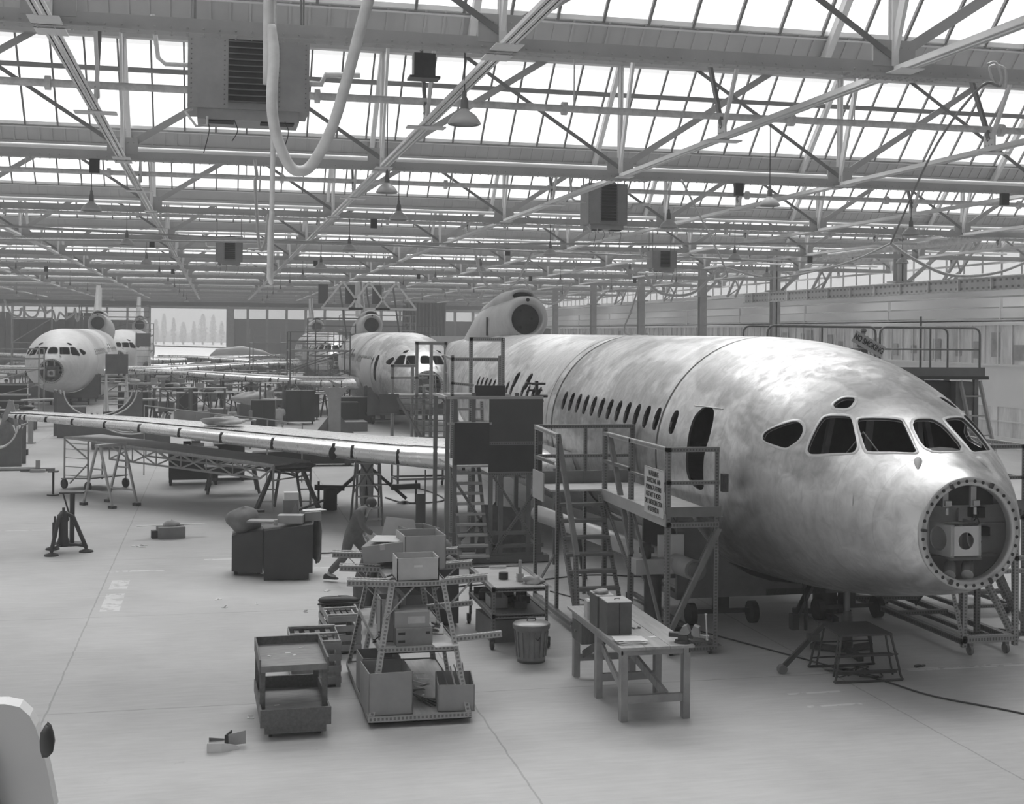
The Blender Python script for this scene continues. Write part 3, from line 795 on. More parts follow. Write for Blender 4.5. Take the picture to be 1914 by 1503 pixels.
    mb.add([Vector((1.5*math.cos(a), 3.6, -1.8+1.35*math.sin(a))) for a in (2*pi*k/24 for k in range(24))], [tuple(range(24))])
    mb.boxz(-.6, .6, 1.0, 1.12, -1.8, -1.55)
    mb.build('cabin_floor', M_INT, t)
    mb = MB()
    for x, y in ((-.9, 2.1), (.9, 2.1), (-.45, 1.7), (.45, 1.7)): mb.bar((x, y, -2.2), (x*.7, y, -.85), .07, .07)
    mb.tube([(-.9, 1.35, -1.5), (-.75, 1.1, -1.15), (-.55, .9, -1.5)], .012, 5)
    mb.build('cockpit_post', M_STEEL, t)
    # air scoops under the screens
    for sx_ in (-1, 1):
        h = hit_px(1716, 862)[0]; h = Vector((sx_*abs(h.x), h.y, h.z))
        mb = MB(); nn_ = bvh.find_nearest(h)[1]; dn = (Vector((0, 0, -1))-nn_*Vector((0, 0, -1)).dot(nn_)).normalized()
        mb.tube([h+dn*q+nn_*.012 for q in (-.07, -.055, -.03, 0, .04, .08, .12, .15)], [.006, .03, .045, .05, .045, .034, .02, .004], 12)
        mb.build('probe_fairing', M_PRIM2, t)
    # skin hatch
    q = [hit_px(x, y)[0] for x, y in Zc([(565, 905), (600, 903), (595, 960), (560, 958)])]
    MB().add([p+Vector((-.006, -.004, 0)) for p in q], [(0, 1, 2, 3)]).build('hatch', M_RING2, t)
    # door edge drip strip
    q = [hit_px(x, y)[0] for x, y in ((1299, 758), (1315, 759.5), (1334, 762), (1352, 764.5))]
    MB().tube([p+Vector((-.008, -.004, 0)) for p in q], .009, 5).build('drip_strip', M_RING2, t)
    # wing, starboard
    sts = [(-1.35, 11.0, -2.72, 6.2, .62), (-2.3, 11.6, -2.71, 6.0, .60), (-4.7, 13.8, -2.66, 5.7, .46), (-7.21, 16.14, -2.55, 5.6, .39), (-10.4, 19.2, -2.37, 3.9, .27), (-13.2, 21.9, -2.29, 2.3, .19), (-13.7, 22.5, -2.27, 1.6, .1)]
    prof = [(0, 0), (.006, .22), (.02, .36), (.05, .48), (.12, .62), (.3, .7), (.55, .56), (.8, .28), (1, .03), (1, -.03), (.8, -.2), (.5, -.34), (.2, -.38), (.07, -.34), (.02, -.24), (.006, -.13)]
    rows = [[Vector((x, y+a*c, z+b*th)) for a, b in prof] for x, y, z, c, th in sts]
    wb = MB().grid(rows, True, True); wb.add(rows[-1], [tuple(range(len(prof)))]); wb.add(rows[0], [tuple(range(len(prof)-1, -1, -1))])
    wg_ = wb.build('wing', M_WING, t)
    # slat gaps on the leading edge
    def le(f):
        f *= len(sts)-2.001; i = int(f)+1 if f >= 0 else 1; q = f-int(f); i = min(i, len(sts)-2); a, b = sts[i], sts[i+1]
        return [a[k]*(1-q)+b[k]*q for k in range(5)]
    for f in (.02, .1, .2, .27, .3, .4, .47, .53, .59, .65, .71, .76, .81, .86, .91):
        x, y, z, c, th = le(f)
        mb = MB(); rw = []
        for xx in (x-.035, x+.035):
            rw.append([Vector((xx+(a*c)*.25, y-.012+a*c*1.0, z+b*th*1.0+(.008 if b > 0 else -.008))) for a, b in ((.03, .42), (.012, .33), (.001, .12), (-.001, 0), (.001, -.1), (.01, -.2))])
        mb.grid(rw, True); mb.build('slat_gap', M_HOLE, wg_)
    sp_ = MB().tube([(x, y+.085*c, z+.57*th+.004) for x, y, z, c, th in sts[1:]], .012, 5)
    sp_.build('slat_seam', M_DARK, wg_)
    ov = MB(); x, y, z, c, th = le(.06)
    for f, r in ((.045, .14), (.3, .12)):
        x, y, z, c, th = le(f); ov.lathe([(0, 0), (r, 0)], (x, y-.03, z-.02), 16, False, Matrix.Rotation(pi/2, 3, 'X') @ Matrix.Diagonal((.75, 1.2, 1)))
    ov.build('slat_motor_opening', M_HOLE, wg_)
    # wing root fillet and keel
    fl = MB(); rws = []
    for y, e in ((10.6, .02), (11.6, .35), (13, .55), (17, .6), (19.5, .35), (20.5, .02)):
        rws.append([Vector((-1.84*math.cos(a)-e*math.sin(a*1.2 if a < 1.3 else 1.5), y, -1.85-1.84*math.sin(a)-.03)) for a in (k*.1 for k in range(2, 16))])
    fl.grid(rws, True); fl.build('wing_root_fillet', M_ALU2, t)
    # centre engine intake on the tail
    def egg(y, w_, zt_, zb2, n=36): 
        c = (zt_+zb2)/2; h = (zt_-zb2)/2; return [Vector((.3+w_*math.cos(2*pi*k/n), y, c+h*math.sin(2*pi*k/n))) for k in range(n)]
    it = MB(); it.grid([egg(24.2, .42, .84, .02), egg(23.12, .46, .88, -.02), egg(23.06, .5, .94, -.06), egg(23.1, .6, 1.10, -.16), egg(23.3, .66, 1.1, -.22), egg(24.0, .72, 1.12, -.5), egg(25.6, .8, 1.1, -.9), egg(27.5, .85, .9, -1.2), egg(30, .6, .3, -1.4)], True, True)
    ik = it.build('engine_intake', M_PRIM2, t)
    MB().add(egg(23.49, .46, .87, -.01), [tuple(range(36))]).build('intake_throat', M_INT, ik)
    mb = MB()
    for k in range(9):
        a = k*2.1; mb.cyl((.3+.22*math.cos(a), 23.46, .45+.28*math.sin(a)), (.3+.22*math.cos(a), 23.48, .45+.28*math.sin(a)), .035, n=8)
    mb.build('rivet_boss', M_HOLE, ik)
    mb = MB(); mb.cyl((.3, 23.08, .99), (.3, 23.02, .99), .05, n=12).cyl((.0, 23.1, -.06), (.0, 23.05, -.06), .05, n=12); mb.build('fixing_hole', M_HOLE, ik)
    tp = MB(); tp.grid([egg(23.9, .3, 1.22, 1.02, 20), egg(23.65, .31, 1.24, 1.0, 20), egg(23.6, .36, 1.3, .9, 20), egg(23.8, .42, 1.34, .8, 20), egg(25.2, .55, 1.3, .6, 20), egg(27.5, .5, 1.0, .3, 20), egg(29.5, .2, .5, .0, 20)], True, True)
    tpo = tp.build('upper_fairing', M_PRIM2, t); MB().add(egg(23.89, .31, 1.23, 1.01, 20), [tuple(range(20))]).build('fairing_mouth', M_INT, tpo)
    sf = MB(); sf.grid([[Vector((-.66, 24.4, .9)), Vector((-.7, 26, .8)), Vector((-.62, 28, .5))], [Vector((-.72, 24.6, .2)), Vector((-1.0, 26, 0)), Vector((-.95, 28, -.2))], [Vector((-.95, 24.8, -.35)), Vector((-1.35, 26, -.6)), Vector((-1.2, 28, -.8))]], True)
    MB().boxz(-.49, -.47, 25.0, 25.14, -.05, .5).build('access_slot', M_HOLE, t)
    # tail fin (left off the leading aircraft)
    fn = MB(); s2 = [(1.0, 25.0, 4.6, .22), (1.6, 25.6, 4.2, .2), (3.15, 26.6, 3.4, .14)]
    rows = [[Vector((b*th, y+a*c, z)) for a, b in ((0, 0), (.02, .5), (.1, .95), (.35, 1), (.7, .6), (1, .05), (1, -.05), (.7, -.6), (.35, -1), (.1, -.95), (.02, -.5))] for z, y, c, th in s2]
    fn.grid(rows, True, True); fn.add(rows[-1], [tuple(range(11))]); fn.build('tail_fin', M_ALU2, t)
    return t
M_RING2 = mat('frame_band_metal', .66, .42, .4, var=.08, scale=6); M_DARKBAND = mat('dark_joint_strip', .08, .6)
M_ALUP = mat('primed_casting', .6, .5, var=.06); M_PRIM2 = mat('pale_primer', .6, .55, .1, var=.1, scale=2)
lead = build_airliner()
def restyle(o, m_from_to):
    for ch in o.children:
        if ch.type == 'MESH' and ch.data.materials and ch.data.materials[0] in m_from_to:
            for s_ in ch.material_slots: 
                if s_.material in m_from_to:
                    mm = m_from_to[s_.material]; s_.link = 'OBJECT'; s_.material = mm
mid = dup(lead, loc=(9.05, 56.3, EYE+.02), label='bare metal airliner fuselage in the middle, shiny patch of ribbed skin on its side')
third = dup(lead, loc=(8.95, 100.0, EYE+.03), label='third fuselage in the right row, mostly hidden behind access scaffolding')
left = dup(lead, loc=(-8.72, 74.0, EYE+.06), label='pale primed airliner nose at the far left, facing the camera squarely')
left2 = dup(lead, loc=(-7.6, 106.0, EYE+.06), label='pale airliner standing behind the left one, only its top and one side visible')
for o in (left, left2): restyle(o, {M_ALU: M_PRIM, M_RING2: M_PRIM2, M_ALU2: M_PRIM, M_WING: M_WING})
for o in (left, left2):
    for ch in list(o.children):
        if ch.name.split('.')[0] == 'wing':
            m2 = dup(ch, parent=o); m2.scale = (-1, 1, 1); restyle(o, {M_ALU: M_PRIM})
for ch in list(lead.children):
    if ch.name.split('.')[0] == 'tail_fin': bpy.data.objects.remove(ch)
# ribbed shiny patch on the middle aircraft
rp = MB()
for k in range(15):
    y = 5.2+k*.28
    rp.grid([[v for v in section(y, -.012, 80)[36:48]], [v for v in section(y+.12, -.03, 80)[36:48]], [v for v in section(y+.2, -.012, 80)[36:48]]], True)
rp.build('ribbed_skin', M_RING2, mid)
# ================================================================== SCAFFOLDS AND STEPS
def post(t, x, y, z0, z1, w=.055, m=None, a=(1, 0, 0), b=(0, 1, 0), name='post', thick=.006):
    return MB().angle((x, y, z0), (x, y, z1), w, thick, a, b).build(name, m or M_SLOT, t)
def rail(t, p, q, w=.05, m=None, name='rail', a=(0, 0, -1), b=None):
    if b is None:
        d = Vector(q)-Vector(p); b = (0, 1, 0) if abs(d.x) > abs(d.y) else (1, 0, 0)
    return MB().angle(p, q, w, .006, a, b).build(name, m or M_SLOT, t)
def castor(t, x, y, r=.06, m=None):
    mb = MB().boxz(x-.03, x+.03, y-.035, y+.035, r*1.6, r*2+.02); mb.boxz(x-.03, x-.022, y-.03, y+.03, r*.6, r*1.8); mb.boxz(x+.022, x+.03, y-.03, y+.03, r*.6, r*1.8)
    mb.cyl((x-.02, y, r), (x+.02, y, r), r, n=14)
    return mb.build('castor', m or M_DARK, t)
def stairs(t, x0, x1, ya, za, yb, zb, n, m=None, tread_m=None, td=.16):
    "flight from the foot (ya, za) to the head (yb, zb), treads across x0..x1"
    m = m or M_SLOT
    for x in (x0, x1): rail(t, (x, ya, za), (x, yb, zb), .07, m, 'stringer', a=(0, 0, -1), b=(1 if x == x0 else -1, 0, 0))
    for k in range(n):
        f = (k+.5)/n; y = ya+(yb-ya)*f; z = za+(zb-za)*f
        mb = MB().boxz(x0+.01, x1-.01, y-td/2, y+td/2, z-.02, z); mb.boxz(x0+.01, x1-.01, y-td/2-.01, y-td/2, z-.045, z+.004)
        mb.build('tread', tread_m or M_STEEL, t)
def side_platform(label, mx=None, group=None):
    "L shaped platform beside a fuselage; mx mirrors x about that plane"
    t = thing('access_platform', label, 'work platform', (0, 0, 0), group=group)
    X = (lambda x: x) if mx is None else (lambda x: 2*mx-x)
    zd = 1.95; zr = 2.86
    ia = lambda s_: (s_ if mx is None else -s_, 0, 0)
    for x, y, z1, ay in ((6.03, 16.88, zr, 1), (6.80, 16.9, zr, 1), (6.03, 18.5, zr, 1), (6.03, 19.85, zr+.05, 1), (5.15, 19.5, zr, -1), (5.10, 20.7, zr+.05, -1), (6.82, 20.75, zr+.05, -1), (5.95, 20.75, zr+.05, -1)):
        post(t, X(x), y, .1, z1, .065, a=ia(1 if x < 6.5 else -1), b=(0, ay, 0))
    R = lambda p, q, w=.05, name='rail', m=None: rail(t, (X(p[0]), p[1], p[2]), (X(q[0]), q[1], q[2]), w, m, name)
    R((6.03, 16.88, zr), (6.8, 16.88, zr), .06); R((6.03, 16.88, 2.4), (6.8, 16.88, 2.4), .05)
    R((6.03, 16.88, zr), (6.03, 19.85, zr), .06, m=M_SLOTL); R((6.03, 18.5, 2.42), (6.03, 19.85, 2.42)); R((6.03, 16.9, 2.38), (6.03, 18.5, 2.38), .03)
    R((5.1, 20.7, zr+.05), (6.82, 20.7, zr+.05), .06); R((5.1, 20.7, 2.42), (6.82, 20.7, 2.42), .05)
    R((5.13, 19.5, zr), (5.1, 20.7, zr+.05), .06, m=M_SLOTL); R((5.13, 19.5, 2.42), (5.1, 20.7, 2.42), .05)
    # decks with kick boards
    MB().boxz(X(6.03), X(6.82), 16.88, 20.7, zd-.03, zd+.0).build('deck_board', M_DECK, t)
    MB().boxz(X(5.15), X(6.03), 19.82, 20.7, zd-.03, zd+.0).build('deck_board', M_DECK, t)
    MB().boxz(X(6.03), X(6.82), 16.85, 16.875, zd-.04, zd+.1).build('toe_board', M_STEEL, t)
    MB().boxz(X(6.0), X(6.025), 16.88, 19.85, zd-.17, zd-.0).build('toe_board', M_STEELL, t)
    MB().boxz(X(5.1), X(6.82), 20.71, 20.735, zd, zd+.2).build('toe_board', M_STEEL, t)
    MB().boxz(X(5.05), X(5.07), 19.9, 20.6, zd-.2, zd+.25).build('side_panel', M_STEELL, t)
    R((6.03, 16.88, zd-.12), (6.8, 16.88, zd-.12), .07, 'frame_bar'); R((6.8, 16.88, zd-.05), (6.8, 20.7, zd-.05), .06, 'frame_bar')
    # stair
    x0, x1 = sorted((X(5.22), X(5.98)))
    stairs(t, x0, x1, 18.55, .25, 19.8, zd-.08, 7)
    for xx in (5.18, 6.02):
        R((xx, 19.6, zr-.02), (xx, 18.45, 1.15), .07, 'handrail', M_STEEL)
    R((5.18, 18.47, 1.15), (5.2, 18.4, .2), .05, 'handrail_leg')
    # base and bracing
    R((6.03, 16.88, .12), (6.8, 16.88, .12), .07, 'base_bar'); R((6.8, 16.9, .12), (6.8, 20.7, .12), .06, 'base_bar')
    R((5.13, 18.5, .16), (5.1, 20.7, .16), .07, 'base_bar'); R((6.03, 18.5, .16), (6.03, 20.7, .16), .06, 'base_bar'); R((5.13, 18.5, .16), (6.03, 18.5, .16), .05, 'base_bar')
    R((6.06, 16.86, .3), (6.78, 16.86, 1.75), .06, 'brace', M_STEEL); R((6.05, 17.0, .2), (6.05, 18.45, 1.8), .035, 'brace', M_STEEL)
    R((6.8, 17.0, 1.8), (6.8, 18.6, .2), .05, 'brace'); R((6.03, 18.5, .9), (6.03, 19.85, 1.8), .04, 'brace'); R((5.13, 19.5, 1.0), (5.1, 20.7, .2), .04, 'brace')
    R((6.03, 16.9, .12), (6.5, 17.3, .12), .05, 'base_bar'); R((6.8, 16.9, .12), (6.4, 17.3, .12), .05, 'base_bar')
    for x, y in ((6.13, 16.93), (6.7, 16.93), (5.2, 18.55), (5.95, 18.6), (5.2, 20.6), (6.7, 20.6)): castor(t, X(x), y, .055)
    return t
side_platform('slotted steel platform with stair and warning sign beside the lead fuselage door')
# clamp on the corner post
one('clamp', MB().boxz(6.82, 6.9, 16.8, 16.9, 2.25, 2.5).cyl((6.86, 16.78, 2.3), (6.86, 16.78, 2.45), .03, n=8), M_DARK, 'dark clamp fixed on the platform corner post beside the fuselage door', 'clamp')
side_platform('slotted steel platform behind the nose, on the far right side of the lead fuselage', 8.80)

def text(body, size, loc, rot, m, parent, name='lettering', ax='CENTER', sx=1.0, bold=0.0, sp=1.0):
    c = bpy.data.curves.new(name, 'FONT'); c.body = body; c.size = size; c.align_x = ax; c.align_y = 'CENTER'; c.extrude = .001; c.space_line = 1.05; c.offset = bold; c.space_character = sp
    c.materials.append(m); tmp = bpy.data.objects.new('tmp', c); col.objects.link(tmp); dg_ = bpy.context.evaluated_depsgraph_get(); me = bpy.data.meshes.new_from_object(tmp.evaluated_get(dg_)); bpy.data.objects.remove(tmp)
    me.name = name
    if not me.materials: me.materials.append(m)
    o = bpy.data.objects.new(name, me); col.objects.link(o); o.parent = parent; o.location = loc; o.rotation_euler = rot; o.scale = (sx, 1, 1); return o
# warning board hung on the platform side, facing -x
sgn = thing('warning_sign', 'cream board reading WARNING about moving scaffolding, hung on platform rail', 'sign', (6.0, 17.27, 2.24))
MB().boxz(-.018, -.004, -.38, .42, -.36, .3).build('board', M_SIGN, sgn)
bx = MB()
for z in (-.355, .295): bx.boxz(-.02, -.003, -.38, .42, z-.006, z+.006)
bx.build('edging', M_STEELL, sgn)
for k, l in enumerate(('WARNING', 'SCAFFOLDING  AND', 'WORKING PLATFORMS', 'MUST NOT BE MOVED', 'ONLY UNDER DIRECTION', 'OF SUPERVISION')):
    text(l, .1 if k else .11, (-.021, .02, .22-.1*k), (pi/2, 0, -pi/2), M_INK, sgn, sx=.62 if k else .8, bold=.001)

# mid scaffold with dark panels over the wing root
t = thing('panelled_platform', 'tall timber and steel work platform with dark panels in front of wing root', 'work platform')
for x, y, z1 in ((4.3, 24.4, 3.2), (4.45, 24.42, 3.2), (5.15, 24.4, 2.7), (5.35, 24.4, 1.75), (6.12, 24.4, 3.2), (6.2, 23.5, 1.9), (4.32, 25.9, 3.2), (5.1, 25.9, 3.2), (6.0, 25.9, 3.2), (5.9, 24.4, 1.8)):
    MB().boxz(x-.04, x+.04, y-.03, y+.03, .1, z1).build('post', M_STEEL, t)
MB().boxz(5.1, 6.16, 24.34, 24.36, 2.33, 3.16).build('panel', M_PLY, t)
MB().boxz(5.1, 6.16, 24.36, 24.38, 1.75, 2.27).build('panel', M_CAB, t)
MB().boxz(4.42, 5.1, 24.3, 24.33, 1.9, 2.7).build('panel', M_CAB, t)
MB().boxz(5.12, 5.75, 25.88, 25.9, 3.1, 3.35).build('panel', M_CAB, t)
rail(t, (4.28, 24.32, 3.2), (6.16, 24.32, 3.2), .05, M_STEELL); rail(t, (4.28, 24.32, 3.2), (4.28, 25.9, 3.2), .05, M_STEELL)
rail(t, (4.28, 24.32, 2.7), (5.15, 24.32, 2.7), .04, M_STEELL); rail(t, (5.1, 24.33, 2.33), (6.16, 24.33, 2.33), .06); rail(t, (5.1, 24.33, 1.74), (6.16, 24.33, 1.74), .06)
MB().boxz(4.4, 5.12, 24.4, 25.9, 1.84, 1.88).build('deck_board', M_DECK, t); MB().boxz(5.12, 6.16, 24.4, 25.9, 1.68, 1.72).build('deck_board', M_DECK, t)
stairs(t, 4.46, 5.05, 23.9, .15, 24.9, 1.8, 9, M_STEEL, M_STEELL, .13)
for p, q in (((4.4, 24.35, 1.7), (5.2, 24.35, .5)), ((5.2, 24.35, 1.7), (6.1, 24.35, .35)), ((6.1, 24.35, 1.5), (5.2, 24.35, .25)), ((4.4, 24.35, .35), (5.0, 24.35, .9)), ((4.9, 24.36, .8), (5.3, 24.36, .25))):
    rail(t, p, q, .05, M_SLOT, 'brace')
for z in (.35, .18, .6): rail(t, (4.3, 24.36, z), (6.2, 24.36, z), .06, M_STEEL, 'base_bar')
MB().boxz(4.2, 6.3, 24.3, 24.5, .02, .14).build('base_beam', M_STEEL, t); MB().boxz(4.2, 6.3, 25.7, 25.9, .02, .14).build('base_beam', M_STEEL, t)
# steps rising behind it
t = thing('access_steps', 'pale slotted access steps with a tall open hoop, above the dark panels', 'access steps')
for x in (4.72, 5.72): post(t, x, 26.4, .1, 3.95, .06, M_SLOTL)
for x in (5.28, 5.98): post(t, x, 27.3, .1, 4.32, .07, M_SLOTL)
rail(t, (5.28, 27.3, 4.32), (6.0, 27.3, 4.32), .08, M_SLOTL); rail(t, (4.72, 26.4, 3.9), (5.72, 26.4, 3.9), .07, M_SLOTL); rail(t, (4.72, 26.4, 3.4), (5.2, 26.4, 3.35), .05, M_SLOTL)
rail(t, (4.72, 26.4, 3.9), (4.72, 27.3, 3.95), .05, M_SLOTL); MB().boxz(4.72, 5.98, 26.4, 27.3, 3.1, 3.14).build('deck_board', M_DECK, t)
stairs(t, 4.8, 5.4, 26.15, 1.9, 26.4, 3.0, 4, M_SLOTL, M_STEELL)
one('riveting_jig', MB().boxz(6.35, 6.75, 26.6, 26.68, 3.34, 3.38).boxz(6.4, 6.7, 26.55, 26.6, 3.2, 3.24).boxz(6.55, 6.6, 26.5, 26.62, 3.05, 3.42).cyl((6.5, 26.5, 3.1), (6.8, 26.5, 3.1), .03, n=8).cyl((6.45, 26.5, 3.36), (6.75, 26.5, 3.36), .025, n=8).cyl((6.4, 26.45, 3.0), (6.7, 26.45, 3.0), .03, n=8), M_DARK, 'dark clamping jig gripping the fuselage side above the wing root', 'jig')

# raised walkway behind the nose, with tubular rail
t = thing('raised_walkway', 'high walkway with round cornered tubular railings behind the cockpit', 'work platform')
za = 3.62; yk = 24.2
MB().boxz(10.6, 15.7, yk, yk+1.3, za-.07, za).build('deck', M_DARK, t)
MB().boxz(10.6, 15.6, yk-.02, yk, za, za+.18).build('toe_board', M_STEEL, t)
def hoop(x0, x1, y, z0, z1, r=.14):
    pts = [(x0, y, z0), (x0, y, z1-r)]
    pts += [(x0+r-r*math.cos(a), y, z1-r+r*math.sin(a)) for a in (pi/8*k for k in range(1, 5))]
    pts += [(x1-r+r*math.sin(a), y, z1-r+r*math.cos(a)) for a in (pi/8*k for k in range(0, 4))]
    pts += [(x1, y, z1-r), (x1, y, z0)]; return pts
for x0, x1 in ((10.75, 13.12), (13.22, 15.5)):
    h = MB().tube(hoop(x0, x1, yk+.03, za, za+1.0), .024, 8); h.cyl((x0, yk+.03, za+.55), (x1, yk+.03, za+.55), .018, n=8); h.cyl(((x0+x1)/2, yk+.03, za), ((x0+x1)/2, yk+.03, za+1), .02, n=8); h.build('railing', M_STEEL, t)
h = MB().tube(hoop(10.75, 15.5, yk+1.25, za, za+1.0), .022, 8); h.cyl((14.85, yk+1.25, za), (14.85, yk+1.25, za+1.25), .025, n=8); h.build('railing', M_STEEL, t)
for x in (10.8, 12.4, 13.6, 14.2, 15.45):
    for y in (yk+.1, yk+1.2): MB().bar((x, y, 0), (x, y, za-.07), .09, .09).build('leg', M_STEEL, t)
MB().bar((13.6, yk+.1, 2.6), (14.2, yk+.1, za-.1), .06, .06).build('brace', M_STEEL, t); MB().bar((12.4, yk+.1, 2.6), (13.2, yk+.1, za-.1), .06, .06).build('brace', M_STEEL, t)
MB().boxz(14.0, 15.2, yk+.3, yk+1.1, 2.5, 3.5).build('control_box', M_CAB, t)
MB().boxz(15.0, 15.4, yk+.1, yk+.5, 2.9, 3.5).build('side_box', M_STEEL, t)
for x in (15.1, 15.55): MB().bar((x+.25, yk-.5, 1.0), (x, yk+.1, za-.1), .06, .06).build('ladder_side', M_STEELL, t)
for k in range(6): f = (k+.5)/6; MB().bar((15.35-.25*f, yk-.5+.6*f, 1.0+2.4*f), (15.8-.25*f, yk-.5+.6*f, 1.0+2.4*f), .05, .03).build('rung', M_STEELL, t)
for x in (15.35, 15.8): MB().bar((x, yk-.5, 1.0), (x+.05, yk-.6, 0), .06, .06).build('ladder_foot', M_STEELL, t)
one('rolled_cover', MB().lump((14.05, yk-.25, 3.05), (.62, .28, .24), 3, 14, .1), M_CLOTH, 'rolled grey cover lying behind the cockpit roof under the walkway', 'cover')
bpy.data.objects['rolled_cover'].location = (0, 0, 0)
ns = thing('no_smoking_sign', 'tilted pale board reading NO SMOKING on the walkway railing', 'sign', (12.93, yk-.03, 4.27))
ns.rotation_euler = (0, math.radians(27), 0)
MB().boxz(-.37, .37, -.015, 0, -.12, .12).build('board', mat('drab_sign_paint', .5, .6), ns)
text('NO SMOKING', .17, (0, -.02, 0), (pi/2, 0, 0), M_INK, ns, sx=.66, bold=.005)

# tower in front of the middle aircraft
t = thing('nose_steps', 'tall slotted steel stair tower standing before the middle aircraft nose', 'access steps')
for x, y, z1 in ((8.0, 53.0, 4.05), (9.2, 53.0, 4.05), (8.0, 54.2, 3.1), (8.55, 52.7, 3.95), (7.0, 53.0, 3.1), (8.3, 53.0, 2.2)):
    post(t, x, y, 0, z1, .11, M_SLOTL, thick=.02)
rail(t, (7.95, 53, 4.05), (9.3, 53, 4.05), .13, M_SLOTL); rail(t, (6.95, 53, 3.1), (8.0, 53, 3.1), .11, M_SLOTL); rail(t, (6.95, 53, 2.6), (8.5, 53, 2.6), .08, M_SLOTL)
MB().boxz(7.0, 9.4, 53, 54.2, 1.78, 1.86).build('deck_board', M_DECK, t); MB().boxz(6.5, 7.3, 52.9, 52.95, 1.1, 1.9).build('panel', M_PLY, t)
for x in (7.2, 9.1): MB().bar((x, 53, 1.8), (x+.9, 51.6, .1), .1, .1).build('stringer', M_STEEL, t)
for k in range(8): f = (k+.5)/8; MB().boxz(7.25+.9*(1-f), 9.1+.9*(1-f), 51.6+1.4*f-.12, 51.6+1.4*f+.12, .1+1.7*f, .13+1.7*f).build('tread', M_STEEL, t)
MB().tube([(9.35, 52.9, 1.8), (9.35, 52.9, 2.7), (9.2, 52.9, 2.8)], .03, 6).build('grab_rail', M_TUBE, t)
t = thing('stool', 'small open metal stool on the deck before the middle nose', 'stool', (8.5, 53.5, 1.86))
MB().boxz(-.4, .4, -.3, .3, .78, .84).build('seat', M_STEELL, t)
for x in (-.35, .35):
    for y in (-.25, .25): MB().cyl((x*1.1, y*1.1, 0), (x, y, .78), .025, n=6).build('leg', M_STEELL, t)
MB().boxz(-.35, .35, -.25, .25, .3, .33).build('shelf', M_STEEL, t)

# slotted steel stand under the lead nose at right
t = thing('nose_trestle', 'low wheeled slotted steel trestle standing under the open nose ring', 'trestle')
xa, xb = 10.15, 10.95; ya, yb = 16.2, 19.6
for x in (xa, xb):
    rail(t, (x, ya, .22), (x, yb+1.5, .22), .08, M_SLOT, 'base_bar')
    post(t, x, ya, .1, 1.6 if x == xa else 1.95, .065, M_SLOTL)
    post(t, x, yb, .1, 1.0, .05, M_SLOT)
rail(t, (xa, ya, .25), (xb, ya, .25), .09, M_SLOTL, 'base_bar'); rail(t, (xa, 17.9, .25), (xb, 17.9, .25), .06, M_SLOT, 'base_bar'); rail(t, (xa-.6, 18.9, .3), (xb, 18.7, .3), .06, M_SLOT, 'base_bar'); rail(t, (xa-.6, yb, .3), (xb, yb, .3), .06, M_SLOT, 'base_bar')
rail(t, (xa, ya, .3), (xa-.3, ya, 1.6), .06, M_SLOTL, 'brace'); rail(t, (xa+.02, ya, .9), (xa+.45, ya, 1.7), .06, M_SLOTL, 'brace'); rail(t, (xb-.45, ya+.5, 1.5), (xb-.05, ya, .3), .06, M_SLOTL, 'brace'); rail(t, (xb-.25, ya+.5, 1.5), (xb, ya, .6), .05, M_SLOT, 'brace')
rail(t, (xa+.7, ya, 1.35), (xb+.7, ya, 1.35), .06, M_SLOTL, 'brace'); rail(t, (xb-.5, ya+.6, 1.05), (xb+.6, ya+.6, 1.05), .06, M_SLOTL, 'brace')
for x, y in ((xa+.12, ya+.02), (xb-.12, ya+.02), (xa+.1, yb), (xb-.1, yb)): castor(t, x, y, .07, M_GALV)

# wing bench scaffold ------------------------------------------------
t = thing('lattice_walkway', 'long lattice sided walkway of planks on trestles below the wing', 'work platform')
A = P(119, 817, 1.42); B = P(512, 869, 1.2); C_ = P(564, 860, 1.2)
# run from A (left end) to B (right end)
Aw = Vector((A.x, A.y, 0)); Bw = Vector((B.x, B.y, 0)); dv = (Bw-Aw).normalized(); nv = Vector((-dv.y, dv.x, 0)); Lw = (Bw-Aw).length
W = 1.25
pt = lambda s_, o_, z: Aw+dv*s_+nv*o_+Vector((0, 0, z*(1-(.33 if z > .2 else 0)*0) if z < .2 else z*(1.42+(1.2-1.42)*s_/Lw)/1.75))
s0 = Lw*.24
mb = MB().prism([pt(0, 0, 1.7), pt(Lw, 0, 1.7), pt(Lw, W, 1.7), pt(0, W, 1.7)], (0, 0, .05)); mb.build('plank_deck', M_DECK, t)
for o_ in (0.02, W-.02):
    lt = MB(); zt_, zb2 = 1.68, 1.2
    lt.bar(pt(s0, o_, zt_), pt(Lw, o_, zt_), .03, .05); lt.bar(pt(s0, o_, zb2), pt(Lw-.5, o_, zb2), .03, .05)
    n = 6; L_ = (Lw-.5-s0)/n
    for k in range(n):
        a = s0+k*L_; lt.bar(pt(a, o_, zb2), pt(a, o_, zt_), .03, .045); lt.bar(pt(a, o_, zb2), pt(a+L_, o_, zt_), .015, .04); lt.bar(pt(a, o_, zt_), pt(a+L_, o_, zb2), .015, .04)
    lt.bar(pt(Lw-.5, o_, zb2), pt(Lw, o_, zt_), .03, .045); lt.build('side_lattice', M_STEELL, t)
